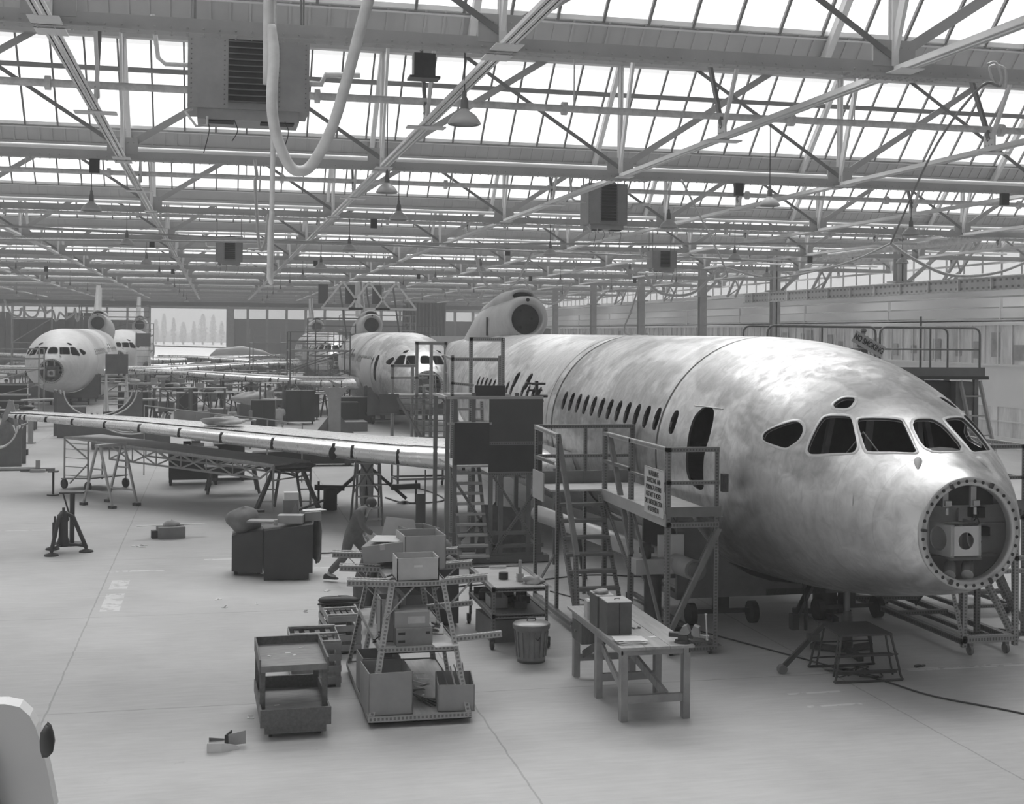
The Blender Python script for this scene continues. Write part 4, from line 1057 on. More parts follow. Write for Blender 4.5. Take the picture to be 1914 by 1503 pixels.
# left end tower with rungs and wheels
for s_, o_ in ((.05, 0), (.05, W), (1.1, 0), (1.1, W)):
    MB().bar(pt(s_, o_, .15), pt(s_, o_, 1.72), .045, .045).build('tower_post', M_STEELL, t)
for z in (.45, .75, 1.05, 1.35, 1.55):
    MB().bar(pt(.05, 0, z), pt(1.1, 0, z+.06), .02, .02).build('rung', M_STEELL, t)
MB().bar(pt(.05, 0, 1.68), pt(1.1, 0, 1.1), .03, .03).bar(pt(.3, 0, .2), pt(1.1, 0, .95), .03, .03).build('tower_brace', M_STEELL, t)
MB().prism([pt(-.1, 0, .3), pt(1.2, 0, .42), pt(1.2, W, .42), pt(-.1, W, .3)], (0, 0, .03)).build('tower_deck', M_STEEL, t)
for s_, o_ in ((.05, 0), (1.1, 0), (1.1, W)):
    c = pt(s_, o_, .13); MB().cyl(c-nv*.03, c+nv*.03, .13, n=14).build('wheel', M_BLACK, t)
for s_, o_ in ((Lw-.02, 0), (Lw, W)): MB().bar(pt(s_, o_, .1), pt(s_, o_, 1.7), .05, .05).build('end_post', M_STEELL, t)
MB().bar(pt(Lw-.4, W, 1.1), pt(Lw, 0, 1.6), .03, .03).bar(pt(Lw, 0, 1.2), pt(Lw, W, 1.25), .03, .03).build('end_brace', M_STEELL, t)
# trestle (A frame) at its left third
def trestle(name, label, c, rz, h, w_, sp, m, group=None, feet=True, flare=.0):
    t = thing(name, label, 'trestle', c, rz, group)
    for sx_ in (-1, 1):
        for sy in (-1, 1):
            MB().bar((sx_*w_/2*(1+flare), sy*sp/2, 0 if not feet else .06), (sx_*w_/2*(1-flare), sy*.06, h), .045, .055).build('leg', m, t)
        for z in (.25, .62): 
            f = 1-z; MB().bar((sx_*w_/2, -sp/2*f-.0, h*z), (sx_*w_/2, sp/2*f, h*z), .03, .04).build('cross_bar', m, t)
    if feet:
        for sx_ in (-1, 1):
            for sy in (-1, 1): MB().boxz(sx_*w_/2*(1+flare)-.07, sx_*w_/2*(1+flare)+.07, sy*sp/2-.08, sy*sp/2+.08, 0, .07).build('foot', M_DARK, t)
    MB().boxz(-w_/2-.05, w_/2+.05, -.09, .09, h-.02, h+.05).build('head', m, t)
    return t
cA = P(200, 948, 0)
trestle('a_frame_trestle', 'pale metal A frame trestle carrying the left part of the lattice walkway', (cA.x+.05, cA.y+.35, 0), .75, 1.5, .75, 1.1, M_STEELL, feet=True)
c = P(435, 925, 0)
t = thing('timber_trestle', 'splayed brown timber trestle under the right part of the lattice walkway', 'trestle', (c.x, c.y+.6, 0), .05)
for x in (-.55, .55):
    for y in (-.35, .35): MB().bar((x*1.25, y*1.3, 0), (x, y, .72), .07, .05).build('leg', M_WOODD, t)
MB().boxz(-.75, .75, -.4, .4, .68, .73).build('top', M_WOODD, t); MB().bar((-.62, -.4, .4), (.62, -.4, .4), .03, .07).build('stretcher', M_WOODD, t)
# ================================================================== FOREGROUND
# workbench ---------------------------------------------------------
wb = thing('workbench', 'long plain timber workbench in the right foreground, vise at its corner', 'workbench', (4.93, 15.15, 0))
mb = MB()
for k in range(3): mb.boxz(-.44+.295*k, -.44+.295*k+.288, -1.12, 1.2, .83, .86)
mb.build('bench_top', M_WOODX, wb)
for y in (-1.0, -.02, .98):
    for x in (-.375, .375): MB().boxz(x-.04, x+.04, y-.05, y+.05, 0, .83).build('leg', M_WOOD, wb)
    MB().boxz(-.335, .335, y-.03, y+.03, .2, .29).build('cross_rail', M_WOOD, wb)
    MB().boxz(-.41, .41, y-.035, y+.035, .75, .83).build('bearer', M_WOOD, wb)
MB().boxz(-.42, -.395, -1.05, 1.03, .76, .83).build('apron', M_WOOD, wb); MB().boxz(.395, .42, -1.05, 1.03, .76, .83).build('apron', M_WOOD, wb)
MB().bar((-.34, -.95, .28), (-.34, 0, .65), .03, .09).bar((-.1, 0, .7), (.15, -.98, .27), .04, .09).build('brace', M_WOOD, wb)
MB().bar((-.3, .9, .3), (-.3, 0, .68), .03, .09).build('brace', M_WOODD, wb)
dr = MB().boxz(-.42, .0, .58, 1.02, .5, .75).build('drawer_box', M_WOODD, wb); MB().cyl((-.43, .8, .63), (-.45, .8, .63), .02, n=10).build('knob', M_GALV, dr)
def cabinet(label, x0, x1, y0, y1, h, z=.86):
    t = thing('tool_cabinet', label, 'cabinet', ((x0+x1)/2, (y0+y1)/2, z), group='dark cabinets standing on the workbench')
    dx, dy = (x1-x0)/2, (y1-y0)/2
    MB().boxz(-dx, dx, -dy, dy, 0, h-.012).build('body', mat('cabinet_dull_metal', .13, .45, .3, var=.25, scale=3), t)
    MB().boxz(-dx-.003, dx+.003, -dy-.003, dy+.003, h-.012, h).build('lid', M_TUBE, t)
    MB().boxz(-.004, .004, -dy-.004, -dy, 0.01, h-.02).build('door_gap', M_HOLE, t)
    MB().tube([(-.03, -.05, h), (-.03, -.05, h+.015), (.04, -.02, h+.015), (.04, -.02, h)], .005, 6).build('handle', M_DARK, t)
    return t
cabinet('front one of two dark upright cabinets on the workbench, with bright lid', 4.52, 4.82, 14.67, 15.0, .39)
cabinet('rear one of two dark upright cabinets on the workbench, rag on its lid', 4.51, 4.72, 15.05, 15.38, .39)
one('rag', MB().lump((0, 0, .02), (.1, .07, .03), 5, 12, .3), M_CLOTHL, 'small rag lying on the rear dark cabinet on the bench', 'rag', (4.6, 15.2, 1.255))
for k in range(5):
    one('ledger', MB().boxz(-.016, .016, -.1, .1, 0, .225).boxz(-.013, .013, -.095, .095, .005, .222), M_PAPER if k % 2 else M_CLOTHL, '%s of five upright worn ledgers at the far end of the bench' % ['leftmost', 'second from left', 'middle', 'second from right', 'rightmost'][k], 'book', (4.545+.036*k, 15.62+.01*(k % 2), .86), .08*(k % 3-1), 'ledgers on the workbench')
for k in range(6):
    one('paper_sheet', MB().boxz(-.15, .15, -.12, .12, 0, .006), M_PAPER, ['lowest', 'second lowest', 'third lowest', 'third from top', 'second from top', 'topmost'][k]+' paper of the loose stack at the bench front corner', 'paper', (4.68+.008*k*(-1)**k, 14.28+.006*k, .86+.0075*k), .12*math.sin(k*2.3), 'paper stack on the bench')
one('paper_scrap', MB().boxz(-.05, .05, -.03, .03, 0, .002), M_PAPER, 'small white paper scrap in the middle of the bench top', 'paper', (5.02, 14.5, .861), .3)
one('bracket_part', MB().boxz(-.05, .05, -.025, .025, 0, .004).boxz(-.05, -.03, -.02, .02, 0, .02).boxz(.03, .05, -.02, .02, 0, .02), M_GALV, 'tiny metal bracket lying on the bench beside the cabinets', 'bracket', (4.97, 14.95, .86), .2)
vs = thing('bench_vise', 'dark bench vise with an upright bar handle on the bench corner', 'vise', (5.28, 14.18, .86), -.5)
MB().cyl((0, 0, 0), (0, 0, .03), .1, .09, 16).build('base', M_DARK, vs)
MB().boxz(-.16, .12, -.035, .035, .06, .11).boxz(-.05, .06, -.05, .05, .03, .09).build('body', M_DARK, vs)
MB().prism([(-.05, -.06, .1), (.0, -.06, .19), (.05, -.06, .21), (.09, -.06, .13), (.06, -.06, .1)], (0, .12, 0)).build('rear_jaw', M_GALV, vs)
MB().prism([(.11, -.06, .1), (.1, -.06, .15), (.13, -.06, .21), (.19, -.06, .19), (.2, -.06, .08)], (0, .12, 0)).build('front_jaw', M_GALV, vs)
MB().cyl((-.15, 0, .085), (.3, 0, .085), .02, n=10).build('screw', M_GALV, vs)
hd_ = MB().cyl((.28, -.02, .06), (.26, .02, .33), .009, n=8).cyl((.26, .02, .33), (.26, .02, .345), .016, n=8).cyl((.28, -.02, .05), (.28, -.02, .065), .016, n=8); hd_.build('handle', M_TUBE, vs)

# dustbin -----------------------------------------------------------
t = thing('dustbin', 'round galvanised dustbin with lid, between trolley and workbench', 'dustbin', (4.17, 17.0, 0))
mb = MB().lathe([(0, .02), (.185, .02), (.19, 0), (.195, .05), (.19, .06), (.225, .44), (.24, .46), (.235, .48)], n=32); mb.build('body', M_GALV, t)
rb = MB()
for k in range(16):
    a = 2*pi*k/16; rb.bar((.2*math.cos(a), .2*math.sin(a), .08), (.228*math.cos(a), .228*math.sin(a), .42), .012, .012)
rb.build('ribbing', M_GALV, t)
ld = MB().lathe([(.25, .45), (.255, .5), (.24, .515), (.12, .54), (0, .545)], n=32).build('lid', M_GALV, t)
MB().tube([(-.06, 0, .54), (-.05, 0, .575), (.05, 0, .575), (.06, 0, .54)], .01, 6).build('handle', M_DARK, ld)
MB().tube([(.0, -.235, .36), (.03, -.25, .33), (.06, -.235, .36)], .007, 6).build('side_handle', M_DARK, t)

# small wheeled trolley ----------------------------------------------
t = thing('parts_trolley', 'three tier slotted steel parts trolley on castors beside the dustbin', 'trolley', (4.18, 18.55, 0))
hx, hy = .4, .85
for x in (-hx, hx):
    for y in (-hy, hy):
        MB().angle((x, y, .14), (x, y, .87), .045, .005, (1 if x < 0 else -1, 0, 0), (0, 1 if y < 0 else -1, 0)).build('post', M_SLOT, t); castor(t, x, y, .065)
for z, m in ((.82, M_STEELL), (.45, M_STEEL)):
    sh = MB().boxz(-hx, hx, -hy, hy, z-.0, z+.015).build('shelf', m, t)
    for a_, b_ in (((-hx, -hy), (hx, -hy)), ((-hx, hy), (hx, hy)), ((-hx, -hy), (-hx, hy)), ((hx, -hy), (hx, hy))):
        rail(t, (a_[0], a_[1], z+.03), (b_[0], b_[1], z+.03), .055, M_SLOT, 'shelf_edge')
one('black_tin', MB().cyl((0, 0, 0), (0, 0, .09), .07, n=8), M_INK, 'small black tin on the top tray of the parts trolley', 'tin', (4.1, 18.45, .84))
one('drill_block', MB().boxz(-.045, .045, -.045, .045, 0, .11).boxz(-.02, .02, -.02, .02, .11, .3), M_STEELL, 'pale metal block with an upright bar on the trolley top', 'block', (4.3, 18.25, .84))
one('folded_paper', MB().boxz(-.11, .11, -.07, .07, 0, .008), M_PAPER, 'white folded paper behind the rag on the trolley top', 'paper', (4.42, 18.5, .84), .2)
one('crumpled_rag', MB().lump((0, 0, .04), (.15, .1, .06), 9, 16, .45), M_CLOTHL, 'crumpled pale rag heaped at the front right of the trolley top', 'rag', (4.45, 18.05, .84))
one('roll_rod', MB().cyl((-.13, 0, .02), (.13, 0, .02), .018, n=8), M_PAPER, 'short pale rod at the rear edge of the trolley top', 'rod', (4.2, 19.3, .84))
one('dark_tray', MB().boxz(-.25, .25, -.2, .2, 0, .02).boxz(-.25, .25, -.2, -.18, 0, .12).boxz(-.25, .25, .18, .2, 0, .12).lump((0, 0, .1), (.2, .15, .06), 3), M_DARK, 'dark heaped tray on the middle shelf of the trolley', 'tray', (4.05, 18.95, .48))
def open_box(name, label, cat, loc, d, rz=0, m=None, th=.012, group=None, slot=False):
    "open topped box with real walls"
    t = thing(name, label, cat, loc, rz, group); x, y, h = d[0]/2, d[1]/2, d[2]; m = m or M_CARD
    mb = MB().boxz(-x, x, -y, y, 0, th).boxz(-x, -x+th, -y, y, 0, h).boxz(x-th, x, -y, y, 0, h).boxz(-x, x, -y, -y+th, 0, h).boxz(-x, x, y-th, y, 0, h)
    mb.build('carton', m, t)
    if slot: MB().boxz(-.05, .05, -y-.002, -y, h*.6, h*.6+.025).build('hand_slot', M_PAPER, t)
    return t
def closed_box(name, label, cat, loc, d, rz=0, m=None, group=None, tape=True):
    t = thing(name, label, cat, loc, rz, group); x, y, h = d[0]/2, d[1]/2, d[2]
    MB().boxz(-x, x, -y, y, 0, h).build('carton', m or M_CARD, t)
    if tape: MB().boxz(-.03, .03, -y-.002, y+.002, h*.7, h+.002).build('tape', M_CLOTHL, t)
    return t
open_box('carton_box', 'pale carton on the left of the trolley middle shelf', 'box', (3.98, 18.35, .465), (.25, .4, .16))
for k, (x, y) in enumerate(((4.28, 18.2), (4.38, 18.5), (4.2, 18.6))):
    one('bracket_heap', MB().boxz(-.09, .09, -.09, .09, 0, .1).boxz(-.05, .09, -.02, .02, .1, .17).boxz(-.02, .02, -.09, .09, .1, .2), M_DARK, ['dark fitting nearest the front of the trolley middle shelf', 'dark fitting at the right of the trolley middle shelf', 'dark fitting at the back of the trolley middle shelf'][k], 'fitting', (x, y, .465), k*.6)
closed_box('crate', 'pale ended crate on the floor under the parts trolley', 'crate', (4.1, 18.5, 0), (.55, .85, .32), .1, M_STEEL, tape=False)

# A-frame slotted shelving --------------------------------------------
sh = thing('shelf_rack', 'tapered slotted steel shelf rack full of cartons, with arms at its top', 'shelf rack', (0, 0, 0))
bx0, bx1, by0, by1 = 1.66, 2.86, 14.35, 16.9
tx0, tx1, ty0, ty1 = 2.0, 2.66, 15.1, 17.1
def legp(sx_, sy, z):
    f = z/1.46; x = (bx0 if sx_ < 0 else bx1)*(1-f)+(tx0 if sx_ < 0 else tx1)*f; y = (by0 if sy < 0 else by1)*(1-f)+(ty0 if sy < 0 else ty1)*f; return Vector((x, y, z))
for sx_ in (-1, 1):
    for sy in (-1, 1):
        MB().angle(legp(sx_, sy, .1), legp(sx_, sy, 1.5), .06, .006, (-sx_, 0, 0), (0, -sy, 0)).build('leg', M_SLOTL, sh)
    for q in (.5,):
        a = legp(sx_, -1, .1).lerp(legp(sx_, 1, .1), q); b = legp(sx_, -1, 1.5).lerp(legp(sx_, 1, 1.5), q); MB().angle(a, b, .05, .006, (-sx_, 0, 0), (0, 1, 0)).build('leg', M_SLOTL, sh)
for z, dx, m in ((.1, 0, M_WOODX), (.78, .02, M_DECK), (1.46, .06, M_DECK)):
    c = [legp(-1, -1, z), legp(1, -1, z), legp(1, 1, z), legp(-1, 1, z)]
    MB().prism(c, (0, 0, .015)).build('shelf_board', m, sh)
    for i in range(4): MB().angle(c[i]+Vector((0, 0, .02)), c[(i+1) % 4]+Vector((0, 0, .02)), .065, .006, (0, 0, -1), (0, 0, -1)).bar(c[i], c[(i+1) % 4], .006, .065).build('shelf_edge', M_SLOTL, sh)
# projecting arms with struts
for y, dz in ((15.1, 0), (16.05, 0), (17.05, 0)):
    for sx_ in (-1, 1):
        x = tx0 if sx_ < 0 else tx1
        MB().angle((x, y, 1.5+dz), (x+sx_*.5, y, 1.53+dz), .07, .006, (0, 0, -1), (0, 1, 0)).bar((x, y-.02, 1.53), (x+sx_*.5, y-.02, 1.56), .05, .006).build('arm', M_SLOTL, sh)
        MB().bar((x, y-.01, 1.15), (x+sx_*.32, y-.01, 1.49), .008, .06, (0, 1, 0)).build('arm_strut', M_SLOTL, sh)
for z, sx_, y in ((.9, 1, 14.9), (.9, 1, 16.7)):
    MB().angle((2.7, y, .86), (3.3, y, .9), .06, .006, (0, 0, -1), (0, 1, 0)).build('side_bar', M_SLOTL, sh)
MB().bar(legp(-1, -1, 1.1), legp(-1, -1, 1.42)+Vector((.28, 0, 0)), .008, .05, (0, 1, 0)).bar(legp(1, -1, 1.1), legp(1, -1, 1.42)-Vector((.28, 0, 0)), .008, .05, (0, 1, 0)).build('knee_brace', M_SLOTL, sh)
# things on it: top
open_box('carton_box', 'small pale open box with a hand slot, front of the rack top shelf', 'box', (2.34, 15.37, 1.48), (.5, .42, .27), 0, mat('pale_card', .52, .7), slot=True)
open_box('carton_box', 'large pale open carton just behind the small slotted box', 'box', (2.52, 16.15, 1.48), (.52, .6, .42), .05, mat('pale_card2', .42, .7))
t = closed_box('taped_carton', 'tilted taped carton with papers on it, left on the rack top', 'box', (2.15, 16.35, 1.56), (.52, .7, .22), -.25, M_CARD)
t.rotation_euler = (0, math.radians(-8), -.3)
one('paper_sheet', MB().boxz(-.2, .2, -.25, .25, 0, .004), M_PAPER, 'pale paper spread on the tilted carton on the rack top', 'paper', (2.14, 16.33, 1.80), -.25)
one('cardboard_sheet', MB().prism([(-.3, 0, 0), (.3, 0, 0), (.22, .15, .45), (-.15, .15, .5)], (0, .01, 0)), mat('pale_board', .5, .8), 'leaning pale cardboard sheet standing behind the cartons on the rack top', 'cardboard', (2.35, 16.9, 1.48))
open_box('carton_box', 'open flapped carton at the back right of the rack top', 'box', (2.6, 16.9, 1.48), (.4, .5, .38), .3, M_CARD)
for k, (x, y, r_) in enumerate(((2.1, 15.3, .5), (1.95, 15.2, .3), (2.05, 15.5, .9))):
    one('metal_strip', MB().bar((-.2, 0, 0), (.2, 0, .01), .025, .01), M_DARK, ['dark metal strip lying before the small slotted box', 'dark strip hanging over the left edge of the rack top', 'dark strip behind the other loose strips on the rack top'][k], 'metal strip', (x+.05, y+.1, 1.485), r_)
# middle shelf
open_box('tall_carton', 'tall narrow open carton on the left of the rack middle shelf', 'box', (2.0, 15.25, .795), (.22, .35, .5), 0, M_CARD)
c1 = closed_box('printed_carton', 'lower printed carton on the front of the rack middle shelf', 'box', (2.25, 15.05, .795), (.42, .42, .2), .03, M_CARDD, tape=False)
mb = MB()
for x, z in ((-.16, .13), (.13, .13), (-.16, .04)): mb.boxz(x-.03 if x < 0 else x, x+.05, -.213, -.211, z, z+.03)
mb.build('printed_bar', M_INK, c1)
c2 = closed_box('printed_carton', 'upper carton stacked on the printed one on the rack middle shelf', 'box', (2.24, 15.08, .996), (.4, .4, .18), -.04, M_CARD, tape=False)
MB().boxz(-.05, .15, -.202, -.2, .05, .13).build('paper_label', M_CLOTHL, c2)
closed_box('carton_box', 'closed brown carton behind the stacked cartons on the middle shelf', 'box', (2.2, 15.8, .795), (.45, .6, .45), .05, M_CARDD)
one('white_board', MB().boxz(-.14, .14, -.3, .3, 0, .012), M_PAPER, 'white board lying at the right front of the middle shelf', 'board', (2.58, 15.0, .80), .12)
one('white_board', MB().boxz(-.1, .1, -.33, .33, 0, .012), M_PAPER, 'second white board slanting beside the first on the middle shelf', 'board', (2.62, 15.6, .80), -.15)
for k in range(4):
    rnd = random.Random(k+40); mb = MB()
    for q in range(7): mb.bar((rnd.uniform(-.08, .08), rnd.uniform(-.08, .08), .01+q*.02), (rnd.uniform(-.08, .08), rnd.uniform(-.08, .08), .03+q*.02), .03, .02)
    one('small_fitting', mb, M_DARK if k % 2 else M_GALV, ['dark tangle of small fittings at the right of the middle shelf', 'pale fittings stacked behind the white board on the middle shelf', 'dark fitting near the back of the middle shelf', 'small fitting at the left edge of the middle shelf'][k], 'fitting', [(2.55, 15.35, .8), (2.5, 15.75, .8), (2.42, 16.1, .8), (1.88, 15.0, .8)][k])
# bottom shelf
b1 = open_box('storage_carton', 'big open carton at the left front corner of the rack bottom shelf', 'box', (1.92, 14.75, .12), (.5, .6, .48), .06, M_CARD)
b2 = open_box('storage_carton', 'medium open carton with scrap at the rack bottom right corner', 'box', (2.72, 14.78, .12), (.42, .62, .3), -.12, M_CARD)
b3 = open_box('storage_carton', 'carton half hidden behind the big one on the bottom shelf', 'box', (1.92, 15.5, .12), (.45, .5, .45), .05, M_CARDD)
rnd = random.Random(12)
for k in range(16):
    L_ = rnd.uniform(.12, .35); a = rnd.uniform(0, pi)
    one('offcut_strip', MB().bar((-L_/2, 0, 0), (L_/2, 0, rnd.uniform(-.02, .02)), rnd.uniform(.02, .05), .004), M_PAPER if k % 3 else M_DARK, ('pale' if k % 3 else 'dark')+' loose thin metal offcut in the heap on the rack bottom shelf', 'offcut', (2.35+rnd.uniform(-.18, .18), 15.3+rnd.uniform(-.4, .5), .13+.008*k), a, 'offcuts on the bottom shelf')
for k in range(5):
    one('scrap_strip', MB().bar((0, -.12, -.1), (rnd.uniform(-.05, .05), .1, .14), .03, .004, (1, 0, 0)), M_PAPER if k % 2 else M_GALV, ('white' if k % 2 else 'grey')+' scrap strip sticking out of the medium open carton', 'offcut', (2.62+.05*k, 14.7+.04*k, .4), rnd.uniform(-.4, .4), 'strips sticking out of the carton')
for k in range(3):
    one('long_strip', MB().bar((-.08+.02*k, .35, .02), (.1+.03*k, -.3, .0), .015, .01), M_DARK, ['left', 'middle', 'right'][k]+' one of three dark long strips in the middle of the bottom shelf', 'metal strip', (2.33, 15.0, .13), .1*k, 'long strips on the bottom shelf')

# timber two tier cart -------------------------------------------------
t = thing('timber_cart', 'dark two tier timber tray cart in the left foreground', 'cart', (.86, 14.9, 0), .02)
MD = mat('cart_timber', .13, .65, var=.3, scale=3, stretch=(8, 1.4, 8), detail=8); MDL = mat('cart_tray_board', .24, .6, var=.3, scale=4, stretch=(1.2, 6, 1), detail=8)
hx, hy = .36, .68
lt = MB().boxz(-hx, hx, -hy, hy, .17, .19).build('lower_tray', MDL, t)
MB().boxz(-hx-.02, hx+.02, -hy-.03, -hy, .14, .33).build('tray_front', MD, t); MB().boxz(-hx, hx, hy, hy+.03, .17, .33).build('tray_back', MD, t)
for x in (-hx-.02, hx): MB().boxz(x, x+.02, -hy, hy, .17, .31).build('tray_side', MD, t)
# upper tray, sloping slightly
zt0, zt1 = .70, .70
MB().boxz(-hx, hx, -.38, hy, zt0-.01, zt0+.01).build('upper_tray', MDL, t)
for x in (-hx-.02, hx): MB().boxz(x, x+.02, -.42, hy+.02, zt0-.06, zt0+.1).build('tray_side', MD, t)
MB().boxz(-hx, hx, hy, hy+.02, zt0-.06, zt0+.1).build('tray_back', MD, t); MB().boxz(-hx, hx, -.42, -.39, zt0-.04, zt0+.03).build('tray_front', MDL, t)
for x in (-hx+.02, hx-.02):
    for y in (-.36, hy-.03): MB().boxz(x-.03, x+.03, y-.03, y+.03, .17, zt0).build('post', MD, t)
MB().boxz(-hx+.03, hx-.03, -hy+.0, -hy+.05, .06, .15).build('bolster', MD, t); MB().boxz(-hx+.03, hx-.03, hy-.1, hy-.05, .06, .17).build('bolster', MD, t)
for x in (-.26, .26):
    for y in (-.55, .55): castor(t, x, y, .05)
for k, (x, y, z) in enumerate(((.83, 15.1, .711), (.9, 15.0, .711), (.62, 15.0, .711), (1.0, 15.35, .711), (.75, 14.62, .191), (.95, 14.45, .191), (.7, 14.85, .191), (.88, 14.35, .191))):
    one('paper_scrap', MB().boxz(-.03, .03, -.015, .015, 0, .003), M_PAPER, 'white scrap of paper lying on the %s tray of the timber cart' % ('upper' if z > .5 else 'lower'), 'paper', (x, y, z), k*1.1, 'paper scraps on the %s cart tray' % ('upper' if z > .5 else 'lower'))
# slatted crates behind the cart
def slat_crate(label, x, y, d, rz=0):
    t = thing('slatted_crate', label, 'crate', (x, y, 0), rz, 'slatted timber crates'); w_, l_, h_ = d[0]/2, d[1]/2, d[2]
    for k in range(4):
        z = .05+k*(h_-.1)/3.2
        MB().boxz(-w_, w_, -l_-.015, -l_, z, z+.08).build('front_slat', M_WOOD, t); MB().boxz(-w_, w_, l_, l_+.015, z, z+.08).build('back_slat', M_WOOD, t)
        for sx_ in (-1, 1): MB().boxz(sx_*w_-.008, sx_*w_+.008, -l_, l_, z, z+.08).build('side_slat', M_WOOD, t)
    for sx_ in (-1, 1):
        for sy in (-1, 1): MB().boxz(sx_*(w_-.03)-.03, sx_*(w_-.03)+.03, sy*(l_-.03)-.03, sy*(l_-.03)+.03, 0, h_).build('corner_post', M_WOOD, t)
    for k in range(3):
        y_ = -l_+.04+(2*l_-.08)*k/2; MB().boxz(-w_, w_, y_-.03, y_+.03, h_, h_+.025).build('top_slat', M_WOODX, t)
    MB().boxz(-w_+.02, w_-.02, -l_+.02, l_-.02, .02, .05).build('floor_board', M_WOODD, t)
    for k in range(4): 
        x_ = -w_+.1+k*(2*w_-.2)/3; MB().boxz(x_-.03, x_+.03, -l_+.02, l_-.02, h_-.05, h_-.02).build('inner_slat', M_WOODD, t)
    return t
c = P(600, 1300); slat_crate('slatted timber crate right behind the timber cart', 1.24, 16.65, (.6, .95, .55))
slat_crate('slatted timber crate beside the shelf rack, behind the other crate', 1.72, 18.3, (.45, 1.0, .52), .05)
one('black_cover', MB().prism([(-.3, -.15, 0), (.35, -.15, 0), (.25, .25, .0), (-.15, .2, 0)], (0, 0, .02)).lump((0, 0, .04), (.3, .16, .05), 2), M_BLACK, 'flat black cover on top of the crate beside the shelf rack', 'cover', (1.72, 18.6, .55))
# bits on the floor
t = thing('bracket_heap', 'heap of bent pale metal brackets on the floor by the timber cart', 'brackets', (.14, 13.98, 0))
MB().prism([(-.2, -.08, 0), (-.05, -.1, 0), (-.05, -.1, .1), (-.2, -.08, .1)], (.0, .01, 0)).prism([(-.05, -.1, 0), (.12, -.02, 0), (.12, -.02, .04), (-.05, -.1, .1)], (0, .01, 0)).build('bracket', M_PAPER, t)
MB().boxz(-.18, -.02, -.06, .06, .07, .085).prism([(-.18, .05, 0), (-.02, .05, 0), (-.02, .05, .1), (-.18, .05, .12)], (0, .01, 0)).build('bracket', M_GALV, t)
MB().prism([(.0, .05, .02), (.2, .1, .02), (.2, .1, .16), (.02, .05, .14)], (0, .01, 0)).build('bracket', M_STEELL, t); MB().prism([(-.02, .0, .03), (.05, .12, .03), (.05, .12, .17), (-.02, 0, .15)], (.01, 0, 0)).build('bracket', M_DARK, t)
for k, (px, py, s_) in enumerate(((408, 1121, .06), (612, 1105, .07), (470, 1342, .05), (258, 1022, .2), (265, 1020, .12), (612, 1145, .09), (570, 1144, .05), (420, 1136, .04), (480, 1130, .02))):
    v = P(px, py); one('floor_scrap', MB().prism([(-s_, -.03, 0), (s_, -.02, 0), (s_*.7, .04, 0), (-s_*.6, .05, 0)], (0, 0, .008)).prism([(-s_*.3, -.02, .004), (s_*.2, -.02, .02), (s_*.2, .04, .03), (-s_*.3, .03, .004)], (0, 0, .006)), M_PAPER, ['white chip on the open floor left of the shelf rack', 'pale slip just behind the crates', 'white chip beside the bent brackets', 'crumpled pale paper on the open floor left of the dark cabinets', 'torn end of the crumpled paper on the open floor', 'white bottle shaped scrap by the crates', 'small pale chip left of the crates', 'speck of white on the open floor', 'tiny white speck left of the crates'][k], 'scrap', (v.x, v.y, 0), k*.8)

# pale blurred post end in the near left corner
t = thing('near_guard', 'pale rounded guard board at the bottom left corner, nearest the camera', 'guard board')
v0 = PD(-60, 1330, 1.3)
pr = [PD(-80, 1318, 1.5), PD(30, 1316, 1.5), PD(62, 1345, 1.5), PD(85, 1420, 1.5), PD(108, 1540, 1.5), PD(-80, 1540, 1.5)]
MB().prism(chaikin([Vector(p) for p in pr], 1), (0, .03, 0)).build('board', mat('cream_guard_paint', .48, .7, var=.05), t)
q = PD(88, 1385, 1.47); MB().lump(q, (.008, .008, .018), 2, 10, .2).build('bolt_knob', M_DARK, t)
MB().prism([Vector(p)+Vector((0, -.02, 0)) for p in (PD(-80, 1380, 1.5), PD(-20, 1390, 1.5), PD(10, 1540, 1.5), PD(-80, 1540, 1.5))], (0, .02, 0)).build('batten', M_STEELL, t)

# dark cupboards behind the shelf rack
t = thing('work_cupboard', 'dark cupboard crowded with cloth and boxes right behind the shelf rack', 'cupboard', (2.95, 19.6, 0), .05)
MB().boxz(-.62, .62, -.4, .5, .04, .92).build('body', M_CAB, t); MB().boxz(-.64, .64, -.42, .52, .92, .95).build('top', M_CAB, t); MB().boxz(-.01, .01, -.405, -.4, .06, .9).build('door_gap', M_HOLE, t)
one('hanging_coat', MB().lump((0, 0, 0), (.16, .14, .45), 21, 14, .2), M_OVER, 'dark coat hanging on the left end of the cupboard behind the rack', 'coat', (2.2, 19.4, .62))
one('cloth_roll', MB().lump((0, 0, 0), (.2, .18, .16), 22, 14, .15), M_CLOTH, 'brown grey cloth roll on top of the cupboard behind the rack', 'cloth', (3.35, 19.7, 1.1))
one('grey_sheet', MB().prism([(-.2, 0, 0), (.25, 0, 0), (.3, .1, .4), (-.1, .1, .5)], (0, .02, 0)), M_CARD, 'leaning board standing on the cupboard behind the rack', 'board', (2.8, 19.9, .95))
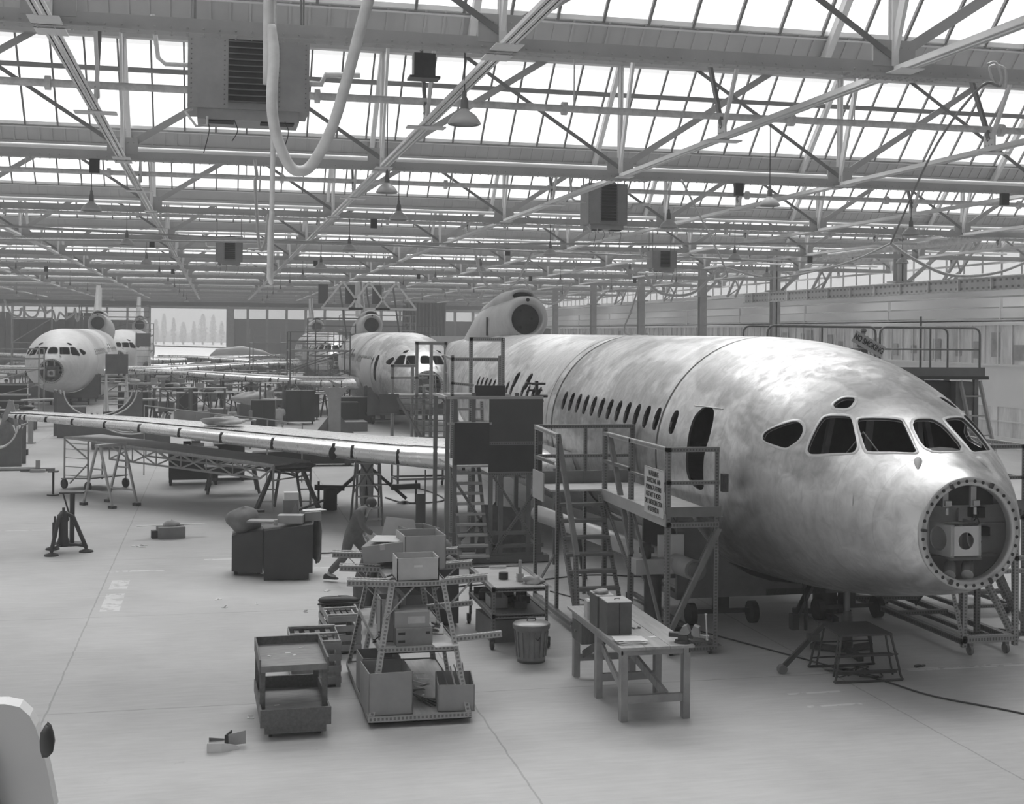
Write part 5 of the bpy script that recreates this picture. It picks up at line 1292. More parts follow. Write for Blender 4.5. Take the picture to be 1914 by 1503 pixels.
# ================================================================== FLOOR EQUIPMENT
# cradle and jacks under the lead fuselage
def cradle(label, x, y, w_=3.9, y1=1.6, group=None):
    t = thing('fuselage_cradle', label, 'cradle', (x, y, 0), 0, 'cradles under the fuselages')
    def plate(yy, nm):
        pts = [(-w_/2, yy, .42), (w_/2, yy, .42), (w_/2, yy, 1.75)]
        r = 1.93
        for k in range(13):
            a = math.radians(-22-136*k/12); pts.append((r*math.cos(a), yy, 2.52+r*math.sin(a)))
        pts.append((-w_/2, yy, 1.75)); MB().prism(pts, (0, .06, 0)).build(nm, M_STEEL, t)
    plate(0, 'cradle_plate'); plate(y1, 'cradle_plate')
    MB().boxz(-w_/2, -w_/2+.1, 0, y1, .4, .5).build('side_beam', M_STEEL, t); MB().boxz(w_/2-.1, w_/2, 0, y1, .4, .5).build('side_beam', M_STEEL, t)
    MB().boxz(-.5, .5, 0, y1, .42, .52).build('centre_beam', M_DARK, t)
    for xx in (-1.2, .9):
        MB().bar((xx-.5, .05, .2), (xx+.5, .05, .2), .06, .06).build('axle', M_DARK, t)
        for q in (-.5, .5): MB().cyl((xx+q-.05, .05, .17), (xx+q+.05, .05, .17), .17, n=16).build('wheel', M_BLACK, t)
        MB().boxz(xx-.1, xx+.1, 0, .2, .2, .42).build('axle_stand', M_DARK, t)
    return t
c0 = cradle('curved grey cradle on wheels holding up the lead fuselage', 8.77, 18.6)
dup(c0, (9.05, 62.5, 0), label='curved grey cradle holding the middle aircraft'); dup(c0, (-8.72, 80, 0), label='grey cradle holding the pale left aircraft'); dup(c0, (-7.6, 112, 0), label='cradle holding the rear left aircraft'); dup(c0, (8.95, 106, 0), label='cradle holding the rearmost right fuselage')
def column_jack(label, x, y, h, r, m=M_DARK):
    t = thing('hydraulic_jack', label, 'jack', (x, y, 0), 0, 'jacks under the lead fuselage')
    MB().lathe([(0, .08), (r*1.1, .08), (r*1.1, .18), (r, .2), (r, h*.6), (r*.8, h*.62), (r*.75, h*.7)], n=18).build('cylinder_body', m, t)
    MB().cyl((0, 0, h*.6), (0, 0, h), r*.5, n=14).build('ram', M_STEEL, t)
    for a in (.4, 2.5, 4.6): MB().bar((0, 0, .06), (.5*math.cos(a), .5*math.sin(a), .05), .09, .07).build('foot', m, t)
    return t
v = P(1600, 1200); column_jack('slim jack with bright ram under the lead nose, behind the stool', 8.6, 16.6, .86, .075)
column_jack('fat dark cylinder jack with splayed feet under the lead fuselage', 9.4, 18.9, .72, .19)
# jack with bracket seen through the platform
t = thing('support_jack', 'grey support jack with boxed head seen behind the platform brace', 'jack', (6.3, 18.2, 0))
MB().lathe([(0, 0), (.24, 0), (.24, .06), (.13, .12), (.13, .8), (.16, .85), (.1, .9)], n=16).build('column', M_DARK, t)
MB().boxz(-.3, .3, -.12, .12, .9, 1.12).build('head', M_STEELL, t); MB().cyl((-.1, 0, 1.12), (-.1, 0, 1.35), .07, n=12).boxz(-.2, .0, -.06, .06, 1.2, 1.28).build('valve', M_DARK, t)
MB().boxz(.1, .5, .05, .1, 1.12, 1.45).build('plate', M_WHITE, t)
for a in (.3, 2.4, 4.5): MB().bar((0, 0, .05), (.55*math.cos(a), .55*math.sin(a), .03), .08, .05).build('foot', M_DARK, t)
t = thing('tow_tube', 'long bright polished tube sloping down behind the platform stairs', 'tube')
MB().tube([(5.9, 23.6, 1.05), (6.75, 17.7, 1.02)], .15, 20).build('tube_barrel', M_TUBE, t); MB().cyl((6.76, 17.66, 1.02), (6.77, 17.58, 1.02), .13, n=18).build('end_ring', M_STEEL, t)
for y in (19.0, 22.5): MB().bar((6.5, y, 0), (6.5-.1*(y-19)/3.5*1.6, y, .9), .08, .08).build('stand', M_DARK, t)
t = thing('tow_bar', 'dark lever arm sticking forward from under the cradle', 'arm'); 
MB().bar((9.0, 18.5, .62), (8.0, 17.0, .42), .07, .1).build('bar', M_DARK, t); MB().boxz(7.92, 8.02, 16.9, 17.02, .28, .5).build('end_plate', M_DARK, t)
MB().bar((8.6, 17.9, .03), (8.6, 17.9, .54), .04, .04).build('prop', M_DARK, t)
one('hanging_wire', MB().tube([(8.2, 17.2, .9), (8.1, 16.8, .5), (7.95, 16.2, .55), (7.9, 15.9, .6)], .008, 5), M_RUB, 'thin wire hanging from the belly down to the step stool', 'wire')
# step stool
t = thing('step_stool', 'black topped tubular step stool standing in front of the lead nose', 'stool', (8.15, 15.55, 0), -.03)
tp = .58
MB().prism([(-.34, -.36, tp), (.36, -.36, tp), (.36, .36, tp), (-.34, .36, tp)], (0, 0, .025)).build('top_plate', mat('black_tread', .06, .6), t)
for y in (-.34, .34):
    sg = -1 if y < 0 else 1
    MB().tube(smooth_path([(-.33, y, tp), (-.42, y*1.15, .08), (-.38, y*1.18, .02), (.42, y*1.18, .02), (.46, y*1.15, .08), (.35, y, tp)], 4), .016, 8).build('side_frame', M_DARK, t)
for x, s_ in ((-.31, -1), (.33, 1)):
    for y in (-.22, .22): MB().tube([(x, y, tp), (x+s_*.09, y*1.2, .05)], .014, 8).build('leg', M_DARK, t)
for z in (.34, .14):
    for y in (-.36, .36): MB().tube([(-.4, y*1.05, z), (.43, y*1.05, z)], .012, 6).build('cross_tube', M_DARK, t)
MB().boxz(-.36, .4, -.3, -.22, .3, .33).build('step', M_DARK, t); MB().boxz(-.4, .42, -.38, -.3, .1, .13).build('step', M_DARK, t)
t = thing('prop_stand', 'sloping dark arm on a small castor leaning beside the step stool', 'stand')
MB().bar((7.82, 15.75, .62), (7.27, 15.75, .1), .045, .06).build('arm', M_DARK, t); MB().boxz(7.6, 7.75, 15.7, 15.8, .42, .5).build('clamp', M_DARK, t); MB().cyl((7.24, 15.71, .06), (7.24, 15.79, .06), .06, n=12).build('castor', M_STEEL, t)
rnd = random.Random(5)
for k in range(3):
    pts = [Vector((8.15+rnd.uniform(-.3, .35), 15.55+rnd.uniform(-.3, .3), .012+.01*k)) for _ in range(7)]
    one('loose_wire', MB().tube(smooth_path(pts, 5), .009, 5), M_RUB, 'tangled black wire on the floor under the step stool', 'wire', group='wires under the step stool')
one('floor_cable', MB().tube(smooth_path([(5.6, 21.5, .012), (6.6, 19.2, .012), (7.4, 17.4, .012), (8.3, 15.3, .012), (8.6, 14.4, .012), (9.2, 13.6, .012), (9.8, 12.6, .012)], 6), .012, 6), M_RUB, 'long black cable crossing the floor in front of the lead nose', 'cable')
v = P(1715, 1247); one('floor_clip', MB().boxz(-.05, .05, -.02, .02, 0, .03).boxz(.06, .13, -.03, .0, 0, .02), M_DARK, 'small dark clip at the end of the white floor line by the nose trestle', 'clip', (v.x, v.y, 0), .4)
one('floor_cable', MB().tube(smooth_path([P(600, 1034, .012), P(680, 1036, .012), P(780, 1097, .012), P(880, 1094, .012), P(1000, 1085, .012), P(1100, 1075, .012), P(1200, 1078, .012)], 6), .014, 6), M_RUB, 'black cable running from the dark cabinets past the shelf rack', 'cable')
one('air_hose', MB().tube(smooth_path([P(630, 910, .02), P(720, 905, .02), P(790, 915, .02), P(830, 935, .02), P(760, 940, .02), P(720, 930, .02)], 6), .02, 6), M_RUB, 'dark air hose lying under the wing behind the ladder', 'hose')
# paired dark cabinets on the open floor ------------------------------
t = thing('tool_bench_cabinet', 'pair of dark hinged sheet cabinets standing on the open floor', 'cabinet', (1.28, 23.7, 0))
MB().prism([(-.43, -.35, .12), (.42, -.42, .12), (.42, -.42, .98), (-.43, -.35, .86)], (0, .8, 0)).build('body', M_CAB, t)
MB().prism([(-.43, -.37, .0), (.35, -.43, .02), (.38, -.43, .98), (-.43, -.37, .88)], (0, .02, 0)).build('front_sheet', M_CAB, t)
MB().boxz(-.36, .3, -.3, .3, .0, .12).build('plinth', M_INK, t)
t2 = thing('side_cabinet', 'lower dark cabinet with a sloping top left of the bigger one', 'cabinet', (.58, 24.0, 0))
MB().prism([(-.28, -.1, .08), (.26, -.35, .08), (.26, -.35, .84), (-.28, -.1, .72)], (.02, .6, 0)).build('body', M_CAB, t2)
MB().boxz(-.2, -.02, -.11, -.09, .35, .6).build('door_panel', M_PLY, t2)
for x in (-.2, .2): MB().boxz(x-.03, x+.03, .0, .1, 0, .1).build('foot', M_DARK, t2)
one('draped_coat', MB().lump((0, 0, .0), (.1, .2, .42), 7, 14, .25), M_OVER, 'dark work coat hanging over the right end of the dark cabinets', 'coat', (1.82, 23.95, .6))
one('cloth_bundle', MB().lump((0, 0, .0), (.32, .28, .24), 11, 16, .14), M_CLOTH, 'rounded dark jacket bundle on the lower dark cabinet', 'bundle', (.52, 24.15, .96))
for k, (lb, a, m) in enumerate((('flat pale board on top of the dark cabinets', (-.45, .0, .99, .5, .3, .03), M_CARD), ('grey channel block on the dark cabinets', (.05, -.1, .98, .45, .25, .14), M_STEELL), ('upright grey box at the back of the dark cabinets', (.08, .45, .98, .28, .2, .34), M_CARDD), ('pale topped box on the upright grey box', (.08, .45, 1.32, .26, .18, .14), M_PAPER), ('dark long tool lying on the left of the cabinets', (-.65, .4, 1.1, .5, .05, .05), M_DARK), ('card box with open lid on the right of the cabinets', (.42, .1, .99, .3, .3, .16), M_CARD), ('small pale tin on the front edge of the cabinets', (-.22, -.2, .95, .06, .06, .1), M_CLOTHL))):
    x, y, z, dx, dy, dz = a
    one(['board', 'channel_block', 'upright_box', 'small_box', 'long_tool', 'card_box', 'tin'][k], MB().boxz(-dx/2, dx/2, -dy/2, dy/2, 0, dz), m, lb, ['board', 'block', 'box', 'box', 'tool', 'box', 'tin'][k], (1.28+x, 23.7+y, z), .1*(k-3))
one('paper_sheet', MB().prism([(-.2, -.12, 0), (.25, -.1, 0), (.2, .15, 0), (-.15, .1, 0)], (0, 0, .006)), M_PAPER, 'white paper hanging over the card box on the dark cabinets', 'paper', (1.72, 23.85, 1.16), .2)
one('folded_fin', MB().prism([(-.1, 0, 0), (.12, 0, 0), (0, .05, .3)], (0, .02, 0)), M_CARDD, 'triangular grey sheet leaning up on the dark cabinets', 'sheet', (1.42, 23.85, 1.0))

# tripod jack ---------------------------------------------------------
t = thing('tripod_jack', 'dark tripod aircraft jack standing alone on the open floor at left', 'jack', (-2.92, 27.0, 0))
MB().lathe([(0, .12), (.12, .12), (.12, .2), (.09, .3), (.085, .6), (.11, .64), (.07, .8), (.03, .82), (.03, .88), (0, .88)], n=16).build('cylinder_body', M_DARK, t)
for a in (-.1, 2.15, 4.3):
    c, s_ = math.cos(a), math.sin(a)
    g = MB().tube([(.06*c, .06*s_, .76), (.18*c, .18*s_, .7), (.44*c, .44*s_, .08)], .042, 8); g.tube([(.1*c, .1*s_, .16), (.42*c, .42*s_, .12)], .03, 6); g.build('leg', M_DARK, t)
    MB().lathe([(0, .0), (.14, 0), (.13, .03), (.03, .06), (.03, .1)], (.44*c, .44*s_, 0), 16).build('foot_pad', M_DARK, t)
MB().boxz(-.2, -.12, -.1, .0, .3, .6).cyl((-.16, -.05, .6), (-.16, -.05, .72), .02, n=8).build('pump', M_DARK, t)
t = thing('pedestal_stand', 'slim flat topped dark stand right behind the tripod jack', 'stand', (-2.85, 27.9, 0))
MB().cyl((0, 0, 0), (0, 0, 1.06), .05, n=10).build('pole', M_DARK, t); MB().boxz(-.24, .24, -.14, .14, 1.06, 1.09).build('top_plate', M_DARK, t); MB().cyl((0, 0, 0), (0, 0, .04), .22, n=16).build('base', M_DARK, t); MB().bar((-.18, 0, 1.05), (-.02, 0, .5), .03, .03).build('stay', M_DARK, t)
# low carton with strips
t = closed_box('parts_box', 'low box with long strips across it, alone on the floor in the middle left', 'box', (-.92, 28.6, 0), (.55, .5, .24), .15, M_CARDD, tape=False)
for k, (a, b) in enumerate((((-.7, -.05, .27), (.4, .05, .25)), ((-.2, .1, .26), (.75, -.02, .26)))): MB().bar(a, b, .06, .012).build('strip', M_PAPER, t)
MB().lump((.02, .02, .28), (.18, .12, .08), 4).build('rag', M_CLOTHL, t); MB().boxz(-.4, -.28, -.1, .1, 0, .16).build('side_box', M_DARK, t)
# step ladder and worker behind it
c = P(687, 980)
t = thing('step_ladder', 'grey step ladder with wide top board standing in front of the wing', 'ladder', (c.x, c.y, 0))
hL = 1.85
for sx_ in (-1, 1):
    MB().bar((sx_*.3, -.35, 0), (sx_*.24, .0, hL), .05, .07).build('side_rail', M_STEEL, t); MB().bar((sx_*.33, .6, 0), (sx_*.24, .05, hL), .04, .05).build('rear_leg', M_STEEL, t)
for k in range(7): f = (k+.6)/7.4; MB().boxz(-.28, .28, -.35+.35*f-.05, -.35+.35*f+.06, hL*f, hL*f+.03).build('tread', M_STEELL, t)
MB().boxz(-.31, .31, -.06, .08, hL-.16, hL+.03).build('top_board', M_STEEL, t)
MB().bar((-.28, .35, .7), (.28, .2, 1.6), .04, .04).bar((.28, .35, .7), (-.28, .2, 1.6), .04, .04).build('cross_brace', M_STEEL, t)
c = P(690, 950)
t = thing('dark_tripod_base', 'long low dark tripod base with black outriggers, under the wing by the ladder', 'jack', (c.x+.05, c.y+.9, 0))
for s_ in (-1, 1):
    MB().bar((s_*.1, 0, .9), (s_*1.0, -.1, .12), .07, .08).build('strut', M_DARK, t); MB().bar((s_*.6, -.1, .42), (s_*1.35, -.1, .45), .16, .13).build('outrigger', M_BLACK, t); MB().cyl((s_*1.25, -.1, 0), (s_*1.25, -.1, .6), .03, n=8).build('screw_leg', M_DARK, t); MB().cyl((s_*.95, -.1, 0), (s_*.95, -.1, .06), .2, .08, 12).build('foot_pad', M_BLACK, t)
MB().cyl((0, 0, 0), (0, 0, 1.0), .1, n=12).build('column', M_DARK, t)
c = P(617, 953); one('drum', MB().lathe([(0, 0), (.17, 0), (.17, .5), (.18, .52), (.15, .52), (.15, .48), (0, .48)], n=20), M_INK, 'black open drum on the floor left of the step ladder', 'drum', (c.x, c.y, 0))
c = P(640, 820); 
# sawhorse with cloth
c = P(540, 962); st_ = thing('wide_stepped_trestle', 'dark timber double ladder trestle topped by a draped cloth', 'trestle', (c.x, c.y+.55, 0), -.05)
for sx_ in (-1, 1):
    for sy in (-1, 1):
        MB().bar((sx_*.78, sy*.55, 0), (sx_*.36, sy*.2, 1.0), .05, .08).build('leg', M_WOODD, st_)
        MB().bar((sx_*.32, sy*.55, 0.2), (sx_*.2, sy*.2, 1.0), .04, .07).build('inner_leg', M_WOODD, st_)
    for z in (.25, .5, .75): MB().bar((sx_*(.78-.42*z), -.5*(1-z*.6), z), (sx_*(.78-.42*z), .5*(1-z*.6), z), .03, .05).build('rung', M_STEEL, st_)
for z in (.3, .58, .8): MB().bar((-.7+.35*z, -.5*(1-z*.6), z), (-.3+.1*z, -.5*(1-z*.6), z), .04, .03).bar((.7-.35*z, -.5*(1-z*.6), z), (.3-.1*z, -.5*(1-z*.6), z), .04, .03).build('rung', M_STEELL, st_)
MB().boxz(-.55, .55, -.28, .28, 1.0, 1.05).build('top_board', M_WOODD, st_)
one('draped_cloth', MB().lump((0, 0, .03), (.55, .3, .07), 6, 18, .25), M_CLOTH, 'crumpled cloth draped on the dark timber ladder trestle', 'cloth', (c.x+.08, c.y+.55, 1.08))
one('plank', MB().bar((0, 0, 0), (.75, .1, .28), .12, .04), M_WOODD, 'dark plank leaning against the timber ladder trestle', 'plank', (c.x+.1, c.y-.1, .06))
# big dark chests under the walkway
for k, (px, py, w_, h_) in enumerate(((360, 908, 1.35, 1.0), (428, 900, .85, 1.05))):
    c = P(px, py); t = thing('dark_chest', ['wide dark chest on legs under the middle of the lattice walkway', 'narrower dark chest beside the wide one under the walkway'][k], 'chest', (c.x, c.y+.5, 0), .05, 'dark chests under the walkway')
    MB().boxz(-w_/2, w_/2, -.4, .4, .16, h_).build('body', M_CAB, t); MB().boxz(-w_/2-.02, w_/2+.02, -.42, .42, h_, h_+.04).build('lid', M_CAB, t)
    for x in (-w_/2+.05, w_/2-.05):
        for y in (-.35, .35): MB().boxz(x-.04, x+.04, y-.04, y+.04, 0, .16).build('leg', M_DARK, t)
# slotted table frame and jack stand behind the ladder
c = P(790, 915); t = thing('steel_table_frame', 'low slotted steel table frame on castors below the wing', 'table', (c.x, c.y+.5, 0), .08)
for x in (-.75, .75):
    for y in (-.4, .4): post(t, x, y, .1, .78, .05); castor(t, x, y, .05)
for z in (.78, .3): rail(t, (-.75, -.4, z), (.75, -.4, z)); rail(t, (-.75, .4, z), (.75, .4, z)); rail(t, (-.75, -.4, z), (-.75, .4, z)); rail(t, (.75, -.4, z), (.75, .4, z))
MB().boxz(-.75, .75, -.4, .4, .76, .78).build('top', M_STEEL, t)
c = P(785, 985); one('upright_board', MB().boxz(-.1, .1, -.02, .02, 0, .75).boxz(.1, .12, -.03, .03, 0, 1.3), M_STEEL, 'narrow upright grey board with a post, behind the shelf rack', 'board', (c.x, c.y, 0))
c = P(930, 975); t = thing('axle_stand', 'dark telescopic stand under the wing root behind the panelled platform', 'stand', (c.x, c.y, 0))
MB().cyl((0, 0, 0), (0, 0, 1.35), .06, n=10).build('column', M_DARK, t)
for a in (.3, 2.4, 4.5): MB().bar((0, 0, .5), (.4*math.cos(a), .4*math.sin(a), .02), .04, .04).build('leg', M_DARK, t)
one('sheet_cover', MB().prism([(-.5, 0, 0), (.9, .3, 0), (.5, .25, .4), (.45, .2, .9), (-.3, .1, 1.0)], (0, .03, 0)), M_CLOTH, 'crumpled grey sheet hanging behind the braces of the panelled platform', 'sheet', (5.5, 25.1, .02))
# tall riveted stand beyond the wing
c = P(627, 812)
t = thing('wing_stand', 'tall pale steel wing stand with a flared head, before the middle aircraft', 'stand', (c.x, c.y+.6, 0))
MB().boxz(-.2, .2, -.15, .15, 0, 2.0).boxz(-.26, -.2, -.18, .18, 0, 2.0).boxz(.2, .26, -.18, .18, 0, 2.0).build('column', M_STEELL, t)
MB().prism([(-.85, -.1, 0), (.85, -.1, 0), (.26, -.1, .75), (-.26, -.1, .75)], (0, .05, 0)).build('gusset', M_STEEL, t)
MB().prism([(-.2, -.12, 1.5), (.2, -.12, 1.5), (.55, -.12, 1.95), (.5, -.12, 2.05), (.2, -.12, 1.95), (-.2, -.12, 1.95), (-.5, -.12, 2.05), (-.55, -.12, 1.95)], (0, .24, 0)).build('head', M_STEELL, t)
MB().prism([(.1, -.1, 1.95), (.3, -.1, 2.1), (-.3, -.1, 2.35)], (0, .2, 0)).build('saddle', M_STEELL, t)
c = P(655, 808); closed_box('packing_case', 'pale topped low packing case beside the tall wing stand', 'case', (c.x+.25, c.y+1.2, 0), (1.1, 1.6, .42), 0, M_STEEL, tape=False)
c = P(640, 800); closed_box('dark_case', 'big dark case behind the tall wing stand', 'case', (c.x+.9, c.y+3.8, 0), (1.9, 1.2, 1.25), .1, M_CAB, tape=False)
one('wing_rag', MB().lump((0, 0, .05), (.5, .35, .1), 8, 16, .4), M_CLOTHL, 'heap of pale rags and a sheet lying on the lead wing', 'rags', (.2, 33.0, 2.12))
# handrail line and board along the wing's rear edge
t = thing('wing_guard_rail', 'thin pale guard rail standing along the rear of the lead wing', 'guard rail')
ga = [PD(270, 758, 41), PD(365, 770, 40), PD(500, 784, 39), PD(565, 794, 38.4)]
MB().tube(ga, .02, 6).build('top_rail', M_STEELL, t)
for q in ga: MB().cyl((q.x, q.y, 0), q, .02, n=6).build('stanchion', M_STEELL, t)
q = PD(325, 768, 40.4); MB().boxz(q.x, q.x+1.05, q.y-.02, q.y, q.z-.62, q.z).build('board', M_STEELL, t)
# bench debris on the walkway
one('hand_drill', MB().cyl((-.15, 0, .06), (.05, 0, .06), .05, n=10).boxz(.0, .06, -.03, .03, -.0, .06), M_INK, 'small black hand drill lying on the lattice walkway', 'drill', P(353, 832, 1.26))
c = P(368, 834, 1.22); one('tool_box', MB().boxz(-.2, .2, -.1, .1, 0, .09).cyl((-.15, 0, .12), (.1, 0, .12), .04, n=8), M_CLOTHL, 'pale tool roll next to the black drill on the walkway', 'tool roll', (c.x, c.y, 1.22))
c = P(335, 841, 1.25); one('paper_sheet', MB().boxz(-.25, .25, -.1, .1, 0, .004), M_PAPER, 'single white sheet lying on the lattice walkway', 'paper', (c.x, c.y, 1.255), .4)

# ================================================================== PEOPLE
def skin_body(name, nodes, edges, root, m, parent, sub=1):
    me = bpy.data.meshes.new(name); me.from_pydata([n[:3] for n in nodes], edges, []); o = bpy.data.objects.new(name, me); col.objects.link(o)
    md_ = o.modifiers.new('s', 'SKIN'); md_.use_smooth_shade = True; s2_ = o.modifiers.new('u', 'SUBSURF'); s2_.levels = sub; s2_.render_levels = sub
    if not me.skin_vertices: me.attributes
    for i, n in enumerate(nodes):
        r = n[3] if isinstance(n[3], tuple) else (n[3], n[3]); me.skin_vertices[0].data[i].radius = r
    me.skin_vertices[0].data[root].use_root = True
    dg_ = bpy.context.evaluated_depsgraph_get(); out = bpy.data.meshes.new_from_object(o.evaluated_get(dg_)); out.name = name
    bpy.data.objects.remove(o); out.materials.clear(); out.materials.append(m)
    for p in out.polygons: p.use_smooth = True
    q = bpy.data.objects.new(name, out); col.objects.link(q)
    if parent is not None: q.parent = parent
    return q
def person(label, loc, rz, J, over, hair=M_HAIR, sc_=1.0, cap=False):
    "J: joint positions; faces -y in its own frame"
    t = thing('person', label, 'person', loc, rz); t.scale = (sc_,)*3
    V = lambda k: Vector(J[k])
    nodes = []; edges = []; idx = {}
    def add(k, p, r, par=None):
        idx[k] = len(nodes); nodes.append((*p, r))
        if par is not None: edges.append((idx[par], idx[k]))
    add('pel', V('pel'), .12); add('wst', V('pel').lerp(V('chs'), .45), .105, 'pel'); add('chs', V('chs'), .13, 'wst'); add('nk', V('chs').lerp(V('hd'), .55), .052, 'chs'); add('jaw', V('nk') if 'nk' in J else V('chs').lerp(V('hd'), .8), .065, 'nk'); add('hd', V('hd'), .092, 'jaw')
    up = (V('hd')-V('chs')).normalized(); add('crn', V('hd')+up*.085, .07, 'hd')
    for s_ in 'LR':
        add('sh'+s_, V('sh'+s_), .062, 'chs'); add('el'+s_, V('el'+s_), .045, 'sh'+s_); add('wr'+s_, V('wr'+s_), .03, 'el'+s_)
        d = (V('wr'+s_)-V('el'+s_)).normalized(); side = d.cross(Vector((0, 0, 1))); side = side.normalized() if side.length > .2 else Vector((1, 0, 0))
        add('pm'+s_, V('wr'+s_)+d*.06, (.035, .022), 'wr'+s_)
        for q, (a, l_) in enumerate(((-.026, .075), (-.009, .085), (.009, .08), (.026, .062))):
            add('f%s%da' % (s_, q), V('wr'+s_)+d*.1+side*a, .009, 'pm'+s_); add('f%s%db' % (s_, q), V('wr'+s_)+d*(.1+l_*.5)+side*a*1.1-up*.012, .0085, 'f%s%da' % (s_, q)); add('f%s%dc' % (s_, q), V('wr'+s_)+d*(.1+l_*.85)+side*a*1.1-up*.04, .007, 'f%s%db' % (s_, q))
        add('t%sa' % s_, V('wr'+s_)+d*.05+side*.045, .011, 'pm'+s_); add('t%sb' % s_, V('wr'+s_)+d*.09+side*.06, .009, 't%sa' % s_)
        add('hp'+s_, V('hp'+s_), .095, 'pel'); add('kn'+s_, V('kn'+s_), .062, 'hp'+s_); add('ak'+s_, V('ak'+s_), .04, 'kn'+s_)
        fd = J.get('ft'+s_, (0, -1, 0)); add('to'+s_, V('ak'+s_)+Vector(fd)*.15+Vector((0, 0, -.045)), .035, 'ak'+s_)
    body = skin_body('body', nodes, edges, 0, M_SKIN, t)
    # face: nose, ears, eyes on the head
    h = V('hd'); f = Vector(J.get('face', (0, -1, 0))).normalized(); sd_ = up.cross(f).normalized()
    R3 = Matrix((sd_, f, up)).transposed()
    fc = MB(); fc.lump(h+f*.092, (.014, .014, .02), 1, 8, 0)
    fc.build('nose', M_SKIN, body)
    for e in (-1, 1): MB().lump(h+sd_*e*.086, (.012, .02, .03), 1, 8, 0).build('ear', M_SKIN, body); MB().lump(h+f*.084+sd_*e*.032+up*.02, (.011, .008, .008), 1, 8, 0).build('eye', M_INK, body)
    MB().lump(h+f*.085-up*.045, (.022, .01, .007), 1, 8, 0).build('mouth', M_OVER, body)
    hb2 = MB(); hb2.lump(h+up*.035-f*.018, (.1, .1, .095), 4, 14, .04); hb2.build('hair', hair, body)
    if cap: MB().lathe([(0, .1), (.08, .09), (.11, .03), (.11, 0), (.15, -.01)], h+up*.05, 16).build('cap', over, body)
    # clothing
    nodes = []; edges = []; idx = {}
    add('pel', V('pel'), .155); add('wst', V('pel').lerp(V('chs'), .45), .14, 'pel'); add('chs', V('chs'), .165, 'wst'); add('col', V('chs').lerp(V('hd'), .38), .075, 'chs')
    for s_ in 'LR':
        add('sh'+s_, V('sh'+s_), .085, 'chs'); add('el'+s_, V('el'+s_), .062, 'sh'+s_); add('wr'+s_, V('el'+s_).lerp(V('wr'+s_), .93), .047, 'el'+s_)
        add('hp'+s_, V('hp'+s_), .118, 'pel'); add('kn'+s_, V('kn'+s_), .085, 'hp'+s_); add('ak'+s_, V('kn'+s_).lerp(V('ak'+s_), .93), .068, 'kn'+s_)
    skin_body('overalls', nodes, edges, 0, over, body)
    for s_ in 'LR':
        a = V('ak'+s_); fd = Vector(J.get('ft'+s_, (0, -1, 0))).normalized(); sb = MB()
        sd2 = fd.cross(Vector((0, 0, 1))).normalized()
        rows = []
        for q, w_, hh in ((-.075, .03, .07), (-.05, .042, .09), (0, .042, .085), (.08, .046, .06), (.15, .045, .045), (.195, .025, .03)):
            c = a+fd*q; rows.append([c+sd2*(w_*math.cos(u))+Vector((0, 0, -.085+(hh if math.sin(u) > 0 else 0)*math.sin(u))) for u in (2*pi*k/12 for k in range(12))])
        sb.grid(rows, True, True); sb.add(rows[0], [tuple(range(11, -1, -1))]); sb.add(rows[-1], [tuple(range(12))]); sb.build('shoe', M_INK, body)
    return t
stand = dict(pel=(0, 0, .95), chs=(0, 0, 1.32), hd=(0, -.02, 1.62), shL=(.19, 0, 1.42), shR=(-.19, 0, 1.42), elL=(.25, -.02, 1.14), elR=(-.25, -.02, 1.14), wrL=(.24, -.12, .9), wrR=(-.24, -.12, .9), hpL=(.1, 0, .9), hpR=(-.1, 0, .9), knL=(.11, -.02, .5), knR=(-.11, -.02, .5), akL=(.11, .02, .085), akR=(-.11, .02, .085))
walk = dict(pel=(0, .12, .84), chs=(0, -.06, 1.16), hd=(0, -.24, 1.38), shL=(.18, -.06, 1.26), shR=(-.18, -.1, 1.26), elL=(.24, .08, 1.02), elR=(-.24, -.2, 1.0), wrL=(.22, -.05, .82), wrR=(-.2, -.38, .88), hpL=(.1, .1, .8), hpR=(-.1, .12, .8), knL=(.11, -.16, .47), knR=(-.1, .2, .45), akL=(.11, -.24, .085), akR=(-.1, .52, .13), face=(0, -1, -.15))
c = P(668, 1088)
person('person in dark overalls walking bent forward beside the shelf rack', (c.x, c.y, 0), math.radians(62), walk, M_OVER)
reach = dict(stand); reach.update(elL=(.32, -.18, 1.35), wrL=(.24, -.32, 1.58), elR=(-.3, -.15, 1.2), wrR=(-.16, -.34, 1.35), hd=(0, -.05, 1.6))
c = P(694, 968)
person('person in pale work coat standing behind the step ladder, reaching to the wing', (c.x+.05, c.y+1.5, 0), pi, reach, M_OVERL, sc_=.93)
c = P(505, 790); person('person in pale coat standing beside the dark cupboard beyond the wing', (c.x, c.y+2.2, 0), .3, stand, M_OVERL)
c = P(525, 790); person('second person in pale coat, right of the dark cupboard beyond the wing', (c.x+.9, c.y+3.5, 0), -.5, reach, M_OVERL)
crouch = dict(pel=(0, .15, .42), chs=(0, -.05, .76), hd=(0, -.22, 1.0), shL=(.19, -.08, .84), shR=(-.19, -.08, .84), elL=(.25, -.3, .66), elR=(-.25, -.3, .66), wrL=(.12, -.5, .6), wrR=(-.12, -.5, .6), hpL=(.11, .12, .4), hpR=(-.11, .12, .4), knL=(.16, -.28, .5), knR=(-.16, -.28, .5), akL=(.14, -.05, .085), akR=(-.14, -.05, .085))
c = P(522, 802); person('person crouching on the floor in a pale coat beyond the lead wing', (c.x, c.y, 0), pi, crouch, M_OVERL)
person('dark clothed person standing beside the pale left aircraft nose', (-10.9, 73.3, 0), .6, stand, M_OVER)
person('person with cap standing on the raised walkway behind the NO SMOKING sign', (13.2, 24.9, 3.62), .3, stand, M_OVER, cap=True, sc_=.55)
